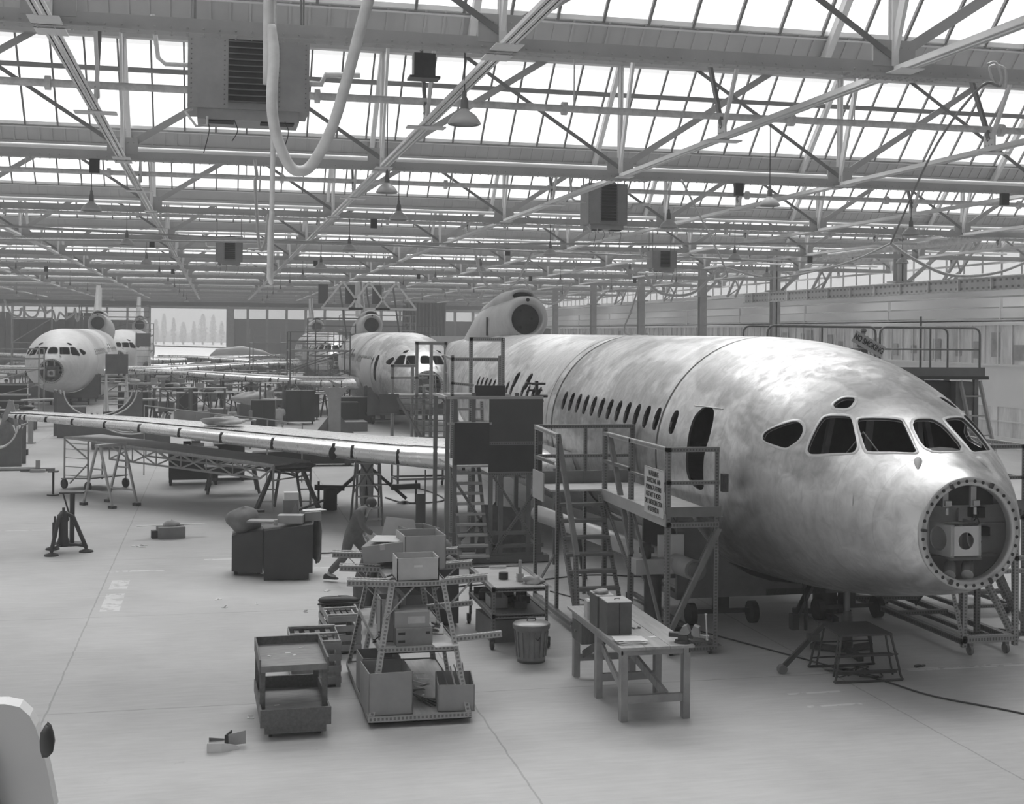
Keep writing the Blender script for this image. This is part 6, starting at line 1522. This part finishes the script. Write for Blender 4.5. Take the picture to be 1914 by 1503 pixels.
# ================================================================== HANGING THINGS
def shade_lamp(label, x, y, z, s_=1.0):
    t = thing('pendant_lamp', label, 'lamp', (x, y, z), 0, 'enamel shade pendant lamps')
    MB().lathe([(.2, 0), (.215, .01), (.2, .05), (.15, .12), (.08, .17), (.055, .19), (.055, .0+.2)], n=24).build('lamp_shade', M_ENAM, t)
    MB().lathe([(.055, .19), (.05, .32), (.03, .36), (.03, .42), (.012, .44), (0, .44)], n=16).build('holder', M_STEEL, t)
    MB().lathe([(0, .03), (.04, .05), (.045, .09), (.02, .15)], n=12).build('bulb', M_WHITE, t)
    MB().cyl((0, 0, .43), (0, 0, 1.86), .009, n=6).build('flex', M_DARK, t)
    return t
l0 = shade_lamp('large looking pendant lamp hanging in front of the nearest roof glazing', 3.07, 16.4, 7.08)
near = {(3.2, 25.2): 'pale pendant lamp partly behind the second girder, right of the louvred heater', (11.2, 25.2): 'faint pendant lamp under the second girder near the right side'}
for (x, y), lb in near.items(): dup(l0, (x, y, 7.12), label=lb)
for k in range(9):
    y = 28.6+11*k
    for x in (-15, -8.8, -2.6, 3.9, 10.2, 16.4, 22.4):
        px, py, zc = px_of(x, y, 6.95)
        if px < 5 or px > 1910: continue
        where = {-15: 'over the far left bay', -8.8: 'over the pale left aircraft', -2.6: 'left of the open aisle', 3.9: 'right of the open aisle', 10.2: 'over the row of bare fuselages', 16.4: 'right of the bare fuselages', 22.4: 'near the column row'}[x]
        dist = ['nearest', 'second nearest', 'third', 'fourth', 'fifth', 'sixth', 'seventh', 'eighth', 'farthest'][k]
        n_ = dup(l0, (x, y, 6.9), label='pendant lamp %s, %s of its row' % (where, dist))
        jb = MB().boxz(-.09, .09, -.05, .05, 0, .26)
        if k < 5 and (k+int(x)) % 2 == 0: one('switch_box', jb, M_DARK, 'dark box by the pendant lamp %s, %s in its row' % (where, dist), 'switch box', (x+.35, y-3.3, 7.32), group='dark switch boxes on the girders')
one('switch_box', MB().boxz(-.14, .14, -.1, .1, 0, .3).boxz(-.2, .2, -.14, .14, -.03, 0), M_DARK, 'dark box beside the joint left of the large pendant lamp', 'switch box', (2.6, 16.8, 7.74))
# unit heaters
def heater(label, x, y, z, w_, h_, d_, face='louvre'):
    t = thing('unit_heater', label, 'heater', (x, y, z), 0, 'unit heaters under the roof')
    MB().boxz(-w_/2, w_/2, 0, d_, 0, h_).build('casing', mat('heater_casing', .3, .45, var=.14, scale=3), t)
    lv = MB().boxz(-w_*.17, w_*.22, -.012, 0, .08*h_, h_*.98); lvo = lv.build('outlet', M_DARK, t)
    for k in range(12): MB().prism([(-w_*.17, -.012, h_*(.1+.074*k)), (w_*.22, -.012, h_*(.1+.074*k)), (w_*.22, -.045, h_*(.1+.074*k)-.02), (-w_*.17, -.045, h_*(.1+.074*k)-.02)], (0, .004, .006)).build('louvre', M_STEEL, lvo)
    tr = MB().boxz(-w_*.42, w_*.42, .05, d_-.05, -.12, 0).boxz(-w_*.5, -w_*.17, -.008, 0, 0, h_); tr.build('base_tray', mat('heater_casing2', .34, .45, var=.14), t)
    bt = MB()
    for k in range(16):
        for xx in (-w_*.2, w_*.25, -w_*.47, w_*.47): bt.cyl((xx, -.008, h_*(.05+.06*k)), (xx, -.016, h_*(.05+.06*k)), .009, .006, 6)
    bt.build('rivet_row', M_STEEL, t)
    sl = MB().boxz(-w_*.35, -w_*.12, .08, .3, -.135, -.12).boxz(w_*.1, w_*.38, .08, .3, -.135, -.12); sl.build('bottom_slot', M_INK, t)
    for xx in (-w_*.45, w_*.45):
        for yy in (.1, d_-.1): MB().cyl((xx, yy, h_), (xx, yy, max(h_+.2, 8.6-z)), .012, n=6).build('hanger', M_STEEL, t)
    for q_, r_ in (([(-w_/2, .2, h_*.55), (-w_/2-.25, .2, h_*.55), (-w_/2-.33, .2, h_*.62), (-w_/2-.4, .2, h_*1.15)], .028), ([(w_/2, .2, h_*.4), (w_/2+.15, .2, h_*.4), (w_/2+.2, .2, h_*.52), (w_/2+.6, .2, h_*.54)], .035), ([(-w_/2+.05, .05, -.02), (-w_/2-.02, .0, -.06), (-w_/2+.1, -.02, -.22), (-w_/2+.22, 0, -.2), (-w_/2+.22, 0, -.1)], .016)):
        MB().tube(q_, r_, 8).build('feed_pipe', M_LAG, t)
    wr = MB()
    for xx, q in ((-.35, .4), (.3, .35), (-.12, .25)): wr.tube(smooth_path([(w_*xx, .02, -.12), (w_*xx+.04, .0, -.25), (w_*xx-.02, .0, -.12-q)], 4), .006, 5)
    wr.build('control_wire', M_DARK, t)
    return t
heater('big louvred unit heater hanging at the upper left, rivets along its edges', .33, 15.1, 6.93, 1.36, .92, .7)
heater('curved grey unit heater hanging under the second girder, right of centre', 8.85, 29.0, 6.98, .95, .95, .7)
heater('small dark heater seen far back left of centre', .4, 47.5, 6.9, .95, .9, .6)
heater('small dark heater under the roof above the lead fuselage', 15.2, 43, 6.75, .9, .6, .6)
heater('tiny dark heater far back at the left side', -10.6, 62, 6.8, 1.0, .9, .6)
# power poles, ropes and hoses
t = thing('drop_cable', 'long vertical pale drop cable with taped joint hanging nearest the camera', 'cable')
a = PD(512, -10, 6.0); b = PD(506, 530, 6.0)
MB().tube([(a.x, 6, 8.9), (a.x, 6, 6.6), (b.x+.004, 6, 5.2), (b.x, 6, b.z)], .0115, 8).build('cable', M_LAG, t)
MB().tube([PD(510, 60, 5.98), PD(507, 130, 5.97), PD(506, 185, 5.98)], [.012, .02, .016], 8).build('taped_joint', M_LAG, t)
MB().tube([PD(510, 395, 5.97), PD(505, 420, 5.97), PD(503, 520, 5.97), PD(508, 530, 5.99)], .011, 8).build('doubled_tail', M_LAG, t)
hp = [PD(505, 40, 3.2), PD(512, 100, 3.18), PD(508, 190, 3.15), PD(516, 250, 3.15), PD(538, 305, 3.15), PD(560, 320, 3.15), PD(585, 305, 3.15), PD(620, 240, 3.1), PD(648, 150, 3.05), PD(672, 60, 3.0), PD(700, -40, 2.95), PD(720, -110, 2.9)]
hp = [Vector((hp[0].x, 3.2, 8.2)), PD(503, -30, 3.2)]+hp+[PD(770, -500, 2.8)]
one('looped_hose', MB().tube(smooth_path(hp, 6), .0135, 12), M_HOSE, 'thick pale hose hanging in a deep loop close to the camera', 'hose')
def rope(label, pts, r, m=M_HOSE, name='rope', cat='rope'): return one(name, MB().tube(smooth_path(pts, 6), r, 6), m, label, cat)
rope('rope tied over the second girder, hanging in a loop beside the drop cable', [PD(476, 298, 24), PD(480, 330, 24), PD(477, 340, 24), PD(480, 400, 24), PD(484, 455, 24), PD(490, 467, 24), PD(498, 440, 24), PD(502, 400, 24)], .03)
G3 = 36.4
rope('rope slung from a right hand girder down to a hose joint', [PD(1275, 340, 25.2), PD(1282, 352, 25.2), PD(1355, 500, 26), PD(1352, 520, 26)], .02)
rope('dark chain rope running diagonally from the top right girder', [PD(1870, 160, 14.3), PD(1825, 170, 14.3), PD(1740, 290, 20), PD(1665, 455, 25)], .02, M_STEEL)
rope('pale hose swinging in a wide loop at the right, below the third girder', [PD(1665, 455, 25), PD(1700, 480, 25), PD(1760, 510, 25), PD(1810, 516, 25), PD(1870, 508, 25), PD(1930, 485, 25)], .035, M_HOSE, 'hose', 'hose')
rope('thin hose sagging left from the diagonal chain rope joint', [PD(1665, 455, 25), PD(1600, 485, 26), PD(1530, 505, 27), PD(1440, 520, 28), PD(1355, 500, 26)], .022, M_HOSE, 'hose', 'hose')
rope('knotted rope wound round the chord at the top right corner', [PD(1845, 120, 14.25), PD(1862, 118, 14.2), PD(1872, 150, 14.2), PD(1860, 160, 14.3), PD(1850, 125, 14.3), PD(1878, 128, 14.2), PD(1880, 165, 14.2)], .016)
for k, (L_, lb) in enumerate((
  ([(886, 462), (897, 508), (912, 535), (938, 540), (965, 528), (980, 500), (1008, 448)], 'pale rope loop hanging left of the engine intake top'),
  ([(855, 535), (862, 552), (880, 565), (895, 560), (905, 543)], 'short rope loop left of the lead tail intake'),
  ([(980, 524), (1000, 555), (1025, 568), (1050, 560), (1068, 530)], 'pale rope hanging just right of the lead tail intake'),
  ([(1206, 511), (1222, 540), (1255, 552), (1300, 545), (1345, 500)], 'rope loop in front of the tall columns above the fuselage'),
  ([(1195, 530), (1180, 580), (1167, 612), (1172, 624), (1200, 628), (1215, 627)], 'thin cable drooping onto the top of the lead fuselage'))):
    rope(lb, [PD(x, y, 50 if k < 3 else 42) for x, y in L_], .05 if k != 4 else .03)
for k, L_ in enumerate(([(40, 575), (55, 592), (68, 590), (76, 568)], [(76, 568), (85, 585), (98, 580), (105, 600), (112, 583)], [(112, 583), (125, 594), (138, 585), (140, 575)], [(8, 560), (20, 585), (36, 590), (40, 575)], [(140, 575), (145, 600), (150, 580)])):
    rope('pale looped cable hanging in front of the far left doors, %s of five loops' % ['second', 'middle', 'fourth', 'leftmost', 'rightmost'][k], [PD(x, y, 85) for x, y in L_], .07, M_HOSE, 'hanging_cable', 'cable')
one('tension_rod', MB().tube([(-18, 36, 7.45), (0, 42, 7.35), (12, 46, 7.4), (26, 50, 7.5)], .035, 6), M_ROOF, 'long slanting tension rod crossing under the roof in the middle bays', 'rod')
one('tension_rod', MB().tube([(22, 38, 7.45), (8, 42, 7.35), (-6, 46, 7.4), (-20, 50, 7.5)], .035, 6), M_ROOF, 'second slanting rod crossing the other way under the roof', 'rod')
one('warm_air_duct', MB().tube([PD(1540, 480, 46), PD(1800, 449, 41), PD(1930, 428, 38)], .13, 12), M_LAG, 'fat lagged duct rising to the right edge above the crane beam', 'duct')

# ================================================================== MIDDLE DISTANCE
def bench(label, x, y, rz, L_, h=.85, grp='far workbenches', stuff=True, seed=0):
    t = thing('assembly_bench', label, 'bench', (x, y, 0), rz, grp)
    MB().boxz(-L_/2, L_/2, -.4, .4, h-.05, h).build('top', M_DECK, t)
    for sx_ in (-1, 0, 1):
        for sy in (-1, 1): MB().boxz(sx_*(L_/2-.06)-.04, sx_*(L_/2-.06)+.04, sy*.34-.04, sy*.34+.04, 0, h-.05).build('leg', M_STEEL, t)
        MB().bar((sx_*(L_/2-.06), -.34, .1), (sx_*(L_/2-.06), .34, h-.1), .03, .05).build('brace', M_STEEL, t)
    MB().bar((-L_/2+.1, -.34, .15), (0, -.34, h-.1), .03, .05).bar((L_/2-.1, -.34, .15), (0, -.34, h-.1), .03, .05).build('brace', M_STEEL, t)
    return t
def cupboard(label, x, y, rz, w_, h_, d_=.6, m=None):
    t = thing('tool_cupboard', label, 'cupboard', (x, y, 0), rz, 'dark tool cupboards')
    MB().boxz(-w_/2, w_/2, -d_/2, d_/2, .12, h_).build('body', m or M_CAB, t)
    for sx_ in (-1, 1): MB().boxz(sx_*w_/4-w_/4+.02, sx_*w_/4+w_/4-.02, -d_/2-.02, -d_/2, .15, h_-.05).build('door', m or M_CAB, t); MB().cyl((sx_*(w_/2-.08), -d_/2+.05, .06), (sx_*(w_/2-.14), -d_/2+.05, .06), .06, n=8).build('castor', M_BLACK, t)
    return t
def scaffold(label, x, y, rz, w_, d_, h_, lv=2, m=None, grp='scaffold towers'):
    m = m or M_STEEL
    t = thing('scaffold_tower', label, 'scaffold', (x, y, 0), rz, grp)
    for sx_ in (-1, 1):
        for sy in (-1, 1): MB().bar((sx_*w_/2, sy*d_/2, 0), (sx_*w_/2, sy*d_/2, h_+1), .07, .07).build('post', m, t)
    for k in range(lv+1):
        z = h_*(k+1)/(lv+1)
        for sy in (-1, 1): MB().bar((-w_/2, sy*d_/2, z), (w_/2, sy*d_/2, z), .05, .05).bar((-w_/2, sy*d_/2, z-h_/(lv+1)), (w_/2, sy*d_/2, z), .04, .04).build('brace', m, t)
        for sx_ in (-1, 1): MB().bar((sx_*w_/2, -d_/2, z), (sx_*w_/2, d_/2, z), .05, .05).build('ledger_bar', m, t)
    MB().boxz(-w_/2, w_/2, -d_/2, d_/2, h_-.06, h_).build('deck_board', M_DECK, t)
    for zz in (.5, 1.0):
        for sy in (-1, 1): MB().bar((-w_/2, sy*d_/2, h_+zz), (w_/2, sy*d_/2, h_+zz), .045, .045).build('guard_rail', m, t)
    return t
def treads_tower(label, x, y, rz, h_):
    t = thing('stair_tower', label, 'steps', (x, y, 0), rz, 'white stair towers')
    for sx_ in (-1, 1):
        MB().bar((sx_*.45, 0, 0), (sx_*.45, 0, h_+1.1), .08, .08).build('post', M_WHITE, t); MB().bar((sx_*.45, -1.2, 0), (sx_*.45, 0, h_), .05, .1).build('stringer', M_WHITE, t); MB().bar((sx_*.45, 1.1, 0), (sx_*.45, .1, h_), .06, .06).build('rear_leg', M_WHITE, t)
    for k in range(8): f = (k+.5)/8; MB().boxz(-.42, .42, -1.2+1.2*f-.1, -1.2+1.2*f+.1, h_*f, h_*f+.04).build('tread', M_STEELL, t)
    MB().boxz(-.5, .5, -.05, 0, h_+.1, h_+1.0).build('front_panel', M_STEEL, t)
    return t
c = P(222, 782); treads_tower('pale stair tower with a grey panel in front of the left aircraft', PD(218, 700, 62).x, 62, .2, 2.3)
treads_tower('smaller stair tower with a grey panel by the rear left aircraft', PD(267, 660, 92).x, 92, .2, 3.2)
for k, (px, Y, w_, h_, lb) in enumerate(((493, 57, 1.0, 1.45, 'dark cupboard standing beyond the wing beside two pale coated people'), (645, 60, 1.2, 1.2, 'dark cupboard below the middle aircraft wing root'), (560, 63, 1.4, 1.6, 'tall dark cupboard under the middle aircraft wing'), (575, 66, 1.2, 1.3, 'dark cupboard behind the one under the middle wing'), (250, 66, 1.4, 1.4, 'dark cupboard right of the left cradle plates'), (20, 70, 1.6, 1.6, 'dark cupboard at the left edge below the wing'), (690, 70, 1.2, 1.2, 'small dark cupboard behind the middle fuselage belly'), (350, 72, 1.1, 1.3, 'dark cupboard behind the far benches'))):
    v = PD(px, 700, Y); cupboard(lb, v.x, Y, .1*(k % 3-1), w_, h_)
desc = ['nearest far bench, left of the dark cupboard', 'far bench just right of the left cradle plates', 'pale bench below the mid wing tip', 'long far bench behind the crouching person', 'far bench under the middle aircraft wing', 'far bench beneath the left aircraft wing', 'bench at the left edge of the hall', 'bench behind the left aircraft steps', 'bench in the far middle of the hall', 'bench near the open hangar door', 'bench far right of the aisle', 'small bench beyond the middle wing', 'bench deep in the hall near the doors', 'bench seen under the far wings']
for k, (px, Y, L_, h) in enumerate(((440, 52, 1.6, .95), (355, 64, 3.4, 1.7), (300, 68, 3.2, 1.75), (395, 70, 3.5, 1.2), (520, 70, 3.0, 1.2), (280, 78, 3.5, 1.3), (15, 60, 2.4, .9), (225, 84, 3, 1.2), (430, 86, 3.5, 1.2), (345, 104, 4, 1.3), (520, 100, 4, 1.3), (470, 78, 3.4, 1.5), (400, 118, 4, 1.5), (320, 92, 3.5, 1.4))):
    v = PD(px, 700, Y); b_ = bench(desc[k], v.x, Y, .06*(k % 4-1.5), L_, h)
    rnd = random.Random(100+k)
    for q in range(4):
        s_ = rnd.uniform(.12, .4); one('bench_part', MB().boxz(-s_/2, s_/2, -.12, .12, 0, rnd.uniform(.1, .35)) if q % 2 else MB().lump((0, 0, .08), (s_, .2, .12), q+k, 10, .3), [M_DARK, M_CLOTHL, M_STEELL, M_CARD][q], ['dark part', 'pale box', 'grey heap of parts', 'card box'][q]+' lying on the '+desc[k], 'part', (v.x+rnd.uniform(-.42, .42)*L_, Y+rnd.uniform(-.2, .2), h), group='parts on the far benches')
SD = [(595, 72, 3.2, 3.0, 3.4, 'scaffold tower with decks left of the middle aircraft'), (545, 92, 5.5, 3, 3.6, 'wide railed staging beyond the middle of the hall'), (640, 84, 4, 3, 4.3, 'dense scaffolding round the middle aircraft tail, left side'), (705, 90, 5, 2.5, 4.6, 'scaffolding behind the middle aircraft tail intake'), (750, 96, 5, 2, 3.9, 'railed staging right of the middle aircraft fin'), (60, 96, 2.6, 2, 5.2, 'tall narrow ladder scaffold at the far left doors'), (215, 122, 6, 2, 5.6, 'scaffold beyond the rear left aircraft'), (262, 116, 2.2, 2, 4.0, 'slender scaffold beside the rear left aircraft'), (850, 100, 4, 2, 2.2, 'low staging between the middle and lead aircraft'), (20, 70, 3, 2, 2.4, 'work staging at the far left wing'), (870, 80, 3, 2, 1.8, 'low staging beside the lead tail'), (585, 112, 5, 3, 3.5, 'staging around the third fuselage')]
for k, (px, Y, w_, d_, h_, lb) in enumerate(SD):
    v = PD(px, 640, Y); scaffold(lb, v.x, Y, .05*(k % 3), w_, d_, h_, 2, M_STEELL if k % 2 else M_STEEL)
# overhead triangular lifting frames by the middle fin
for k, px in enumerate((640, 690, 740)):
    v = PD(px, 575, 82); t = thing('lifting_frame', '%s triangular pale frame hung under the roof by the middle aircraft fin' % ['left', 'middle', 'right'][k], 'lifting frame', (v.x, 82, 0), 0, 'triangular frames by the fin')
    MB().bar((-1.3, 0, 5.9), (1.3, 0, 5.9), .12, .14).bar((-1.3, 0, 5.9), (0, 0, 7.6), .1, .12).bar((1.3, 0, 5.9), (0, 0, 7.6), .1, .12).build('frame', M_WHITE, t); MB().boxz(-1.5, -.9, .1, .2, 6.2, 7.4).build('panel', M_PLY, t)
    MB().bar((.9, .2, 0), (-.2, .2, 7.5), .1, .1).build('raker', M_STEEL, t)
# curved cradle plates
def curved_plate(label, px, Y, w_, h_, rz, seed=0):
    v = PD(px, 760, Y); t = thing('cradle_former', label, 'former', (v.x, Y, 0), rz, 'curved plate formers')
    for dy in (0, 1.0):
        pts = [(-w_/2, dy, .0), (w_/2, dy, 0), (w_/2, dy, h_)]
        for k in range(1, 12):
            a = pi*k/12; pts.append((w_/2*.86*math.cos(a), dy, h_-(h_*.58)*math.sin(a)))
        pts.append((-w_/2, dy, h_)); MB().prism(pts, (0, .06, 0)).build('plate', M_STEEL, t)
        MB().tube([(w_/2*.86*math.cos(pi*k/12), dy-.01, h_-(h_*.58)*math.sin(pi*k/12)) for k in range(13)], .03, 6).build('padding', M_WHITE, t)
    MB().bar((-w_/2, 0, h_), (-w_/2, 1, h_), .06, .06).bar((w_/2, 0, h_), (w_/2, 1, h_), .06, .06).build('tie_bar', M_STEEL, t)
curved_plate('curved grey former plates standing before the left aircraft, rear pair', 188, 56, 3.4, 1.9, .25)
curved_plate('curved grey former plates just behind the lead wing tip, front pair', 246, 50, 2.8, 1.3, .1)
curved_plate('curved grey former at the left edge behind the wing tip', -15, 44, 1.8, 1.3, 0)
# left edge items
c = P(57, 829); one('rail_post', MB().cyl((0, 0, 0), (0, 0, 1.1), .1, n=12).cyl((0, 0, 0), (0, 0, .05), .2, n=12).cyl((0, 0, 1.05), (0, 0, 1.1), .14, n=12), M_STEELL, 'short pale bollard stand on the floor near the left edge', 'stand', (c.x, c.y, 0))
c = P(70, 882); t = thing('pipe_fittings', 'small cluster of pipe fittings on the floor at the far left', 'fittings', (c.x, c.y, 0))
MB().cyl((-.5, 0, .06), (.5, .1, .06), .05, n=8).build('pipe', M_STEEL, t); MB().cyl((0, .1, 0), (0, .1, .35), .07, n=10).build('stub', M_STEELL, t); MB().boxz(-.2, .25, -.2, 0, 0, .08).build('plate', M_STEELL, t)
c = P(20, 880); one('floor_pipe', MB().cyl((-1.5, 0, .06), (.8, 0, .06), .06, n=8), M_CLOTHL, 'pale pipe lying on the floor at the left edge', 'pipe', (c.x, c.y, 0))
c = P(108, 926); t = thing('floor_jack_stand', 'thin dark screw stand at the left foot of the lattice walkway', 'stand', (c.x-.12, c.y, 0)); MB().cyl((0, 0, 0), (0, 0, .62), .03, n=8).build('stem', M_DARK, t); MB().boxz(-.13, .13, -.1, .1, .62, .65).build('top_plate', M_DARK, t); MB().cyl((0, 0, 0), (0, 0, .03), .16, n=12).build('base', M_DARK, t)
c = P(20, 850); t = thing('wing_tip_jack', 'pale leaning jack frame wrapped in cloth at the left edge', 'jack', (c.x-.1, c.y, 0))
MB().bar((-.5, 0, 0), (.1, 0, 1.9), .16, .16).bar((.5, 0, 0), (.1, 0, 1.9), .12, .12).build('frame', M_STEELL, t); MB().lump((.0, -.2, .6), (.3, .2, .55), 3, 12, .3).build('cover', M_CLOTH, t); MB().boxz(-.8, .7, -.3, -.1, 0, .2).build('base', M_DARK, t)
c = P(15, 740); one('white_prop', MB().bar((0, 0, 0), (-.6, 0, 4.0), .22, .22), M_WHITE, 'thick pale leaning prop at the left edge beside the far benches', 'prop', (c.x-1.2+.6, c.y-5, 0))
c = P(140, 808); t = thing('low_crawler_trolley', 'low black trolley on the floor beyond the lead wing', 'trolley', (c.x+.2, c.y, 0)); MB().boxz(-.75, .75, -.3, .3, .0, .3).build('deck', M_INK, t); MB().boxz(-.7, -.2, -.25, .25, .3, .45).build('box', M_DARK, t)
c = P(600, 872); t = thing('belt_loader', 'long low black wedge shaped trolley on the floor below the wing', 'trolley', (c.x-.6, c.y+.4, 0), -.05)
MB().prism([(-1.6, -.3, .08), (1.7, -.3, .08), (1.75, -.3, .2), (-.2, -.3, .5), (-1.6, -.3, .45)], (0, .6, 0)).build('body', M_INK, t); MB().cyl((1.5, -.32, .12), (1.5, .32, .12), .12, n=12).build('roller', M_DARK, t); MB().bar((1.55, 0, .2), (1.55, 0, .55), .04, .04).build('lever', M_DARK, t)
# stands carrying the lead wing and clutter of trestles beyond it
for k, (px, Y) in enumerate(((455, 50), (470, 50.8), (425, 55), (300, 60), (205, 60))):
    v = PD(px, 780, Y); trestle('saw_horse', '%s of the low dark saw horses beyond the lead wing' % ['left', 'right', 'small rear', 'far left', 'leftmost'][k], (v.x, Y, 0), .2*k, .75, .5, .8, M_DARK, 'saw horses beyond the wing', feet=False)
t = thing('grey_wall_panel', 'plain pale grey partition board far behind, between the two nearest fuselages', 'partition'); v = PD(838, 655, 95); MB().boxz(v.x-1.3, v.x+1.5, 95, 95.1, 1.8, 4.2).build('board', M_WHITE, t); MB().boxz(v.x-1.3, v.x-1.2, 95, 95.1, 0, 1.8).boxz(v.x+1.4, v.x+1.5, 95, 95.1, 0, 1.8).build('post', M_STEEL, t)
t = thing('hanging_curtain', 'tall grey pleated curtain hung across the far right side of the hall', 'curtain'); mb = MB(); rows = [[], []]
v0 = PD(752, 600, 120); v1 = PD(834, 600, 120)
for k in range(60):
    x = v0.x+(v1.x-v0.x)*k/59; y = 120+.18*math.sin(k*1.3); rows[0].append(Vector((x, y, 0))); rows[1].append(Vector((x, y, 7.2)))
mb.grid(rows, True); mb.build('cloth', mat('curtain_cloth', .3, .9, var=.15, scale=1.5, stretch=(3, 3, .2)), t); MB().bar((v0.x, 120, 7.2), (v1.x, 120, 7.2), .1, .1).build('curtain_rail', M_STEEL, t)
# light aircraft visible near the door
t = thing('propeller_wing_section', 'distant pale tail section on trestles near the open door', 'aircraft section', (PD(452, 640, 128).x, 128, 0))
MB().lathe([(.1, -3), (.7, -2.4), (1.0, 0), (.6, 2), (.1, 3)], (0, 0, 2.0), 20, True, Matrix.Rotation(pi/2, 3, 'Y')).build('fuselage', M_PRIM2, t); MB().prism([(-9, 0, 2.9), (0, .8, 2.7), (0, 3, 2.7), (-9, 1.4, 2.9)], (0, 0, .12)).build('wing', M_PRIM2, t)
for x in (-2, 3): MB().bar((x, 0, 0), (x, 0, 1.2), .15, .15).build('trestle', M_STEEL, t)

# small crates, tables and stands crowding the far floor
rnd = random.Random(77)
protoA = thing('parts_crate', 'small crate or tin in the crowded far half of the hall', 'crate', (0, 0, 0), 0, 'small crates in the crowded far hall'); MB().boxz(-.4, .4, -.3, .3, 0, .55).build('body', M_STEEL, protoA); MB().boxz(-.42, .42, -.32, .32, .5, .56).build('rim', M_STEELL, protoA)
protoB = thing('work_trestle', 'low work trestle in the crowded far half of the hall', 'trestle', (0, 0, 0), 0, 'low trestles in the crowded far hall')
for x in (-.7, .7):
    MB().bar((x-.2, -.3, 0), (x, 0, 1.15), .06, .06).bar((x+.2, .3, 0), (x, 0, 1.15), .06, .06).build('leg_pair', M_DARK, protoB)
MB().boxz(-.9, .9, -.25, .25, 1.15, 1.22).build('top', M_DECK, protoB)
protoC = thing('rack_stand', 'open upright rack in the crowded far half of the hall', 'rack', (0, 0, 0), 0, 'open racks in the crowded far hall')
for x in (-.6, .6):
    for y in (-.3, .3): MB().bar((x, y, 0), (x, y, 2.0), .06, .06).build('post', M_STEEL, protoC)
for z in (.4, 1.1, 1.9): MB().boxz(-.6, .6, -.3, .3, z, z+.04).build('shelf', M_STEELL, protoC)
protoD = thing('wing_cover', 'pale sheet covered part in the crowded far half of the hall', 'covered part', (0, 0, 0), 0, 'sheeted parts in the crowded far hall'); MB().lump((0, 0, .95), (1.1, .5, .35), 5, 14, .25).build('sheet', M_CLOTHL, protoD); MB().boxz(-.8, .8, -.3, .3, 0, .7).build('stand', M_STEEL, protoD)
spots = []
tries = 0
while len(spots) < 110 and tries < 6000:
    tries += 1
    Y = rnd.uniform(62, 140); px = rnd.uniform(5, 860)
    v = PD(px, 640, Y); x = v.x
    if (abs(x-9) < 2.6 and (Y < 92)) or (abs(x+8.6) < 2.6 and 73 < Y < 140) or (abs(x-9) < 2.5 and 99 < Y): continue
    if any((x-a)**2+(Y-b)**2 < 2.6 for a, b in spots): continue
    spots.append((x, Y))
for i, (x, Y) in enumerate(spots):
    p_ = (protoA, protoB, protoC, protoD, protoB)[i % 5]
    if i < 4: p_.location = (x, Y, 0); p_.rotation_euler = (0, 0, rnd.uniform(-.5, .5))
    else: dup(p_, (x, Y, 0), rnd.uniform(-.5, .5))
# ------------------------------------------------------------------ dusty air in the hall
hz = MB().boxz(XL+.1, XR-.1, -7.5, FARY-1, .01, 11.9)
hm = bpy.data.materials.new('dusty_air'); hm.use_nodes = True; hn = hm.node_tree; hn.nodes.remove(hn.nodes['Principled BSDF'])
hv = hn.nodes.new('ShaderNodeVolumeScatter'); hv.inputs['Color'].default_value = (1, 1, 1, 1); hv.inputs['Density'].default_value = .0033; hn.links.new(hv.outputs[0], hn.nodes['Material Output'].inputs['Volume'])
tag(hz.build('hall_haze', hm), 'thin dusty haze filling the whole hangar', 'haze', kind='stuff')

hz = MB().boxz(-300, 300, FARY+.5, 540, .01, 60)
hm2 = hm.copy(); hm2.name = 'outdoor_haze'; [n for n in hm2.node_tree.nodes if n.type == 'VOLUME_SCATTER'][0].inputs['Density'].default_value = .0035
tag(hz.build('outdoor_haze', hm2), 'bright haze over the airfield beyond the open door', 'haze', kind='stuff')
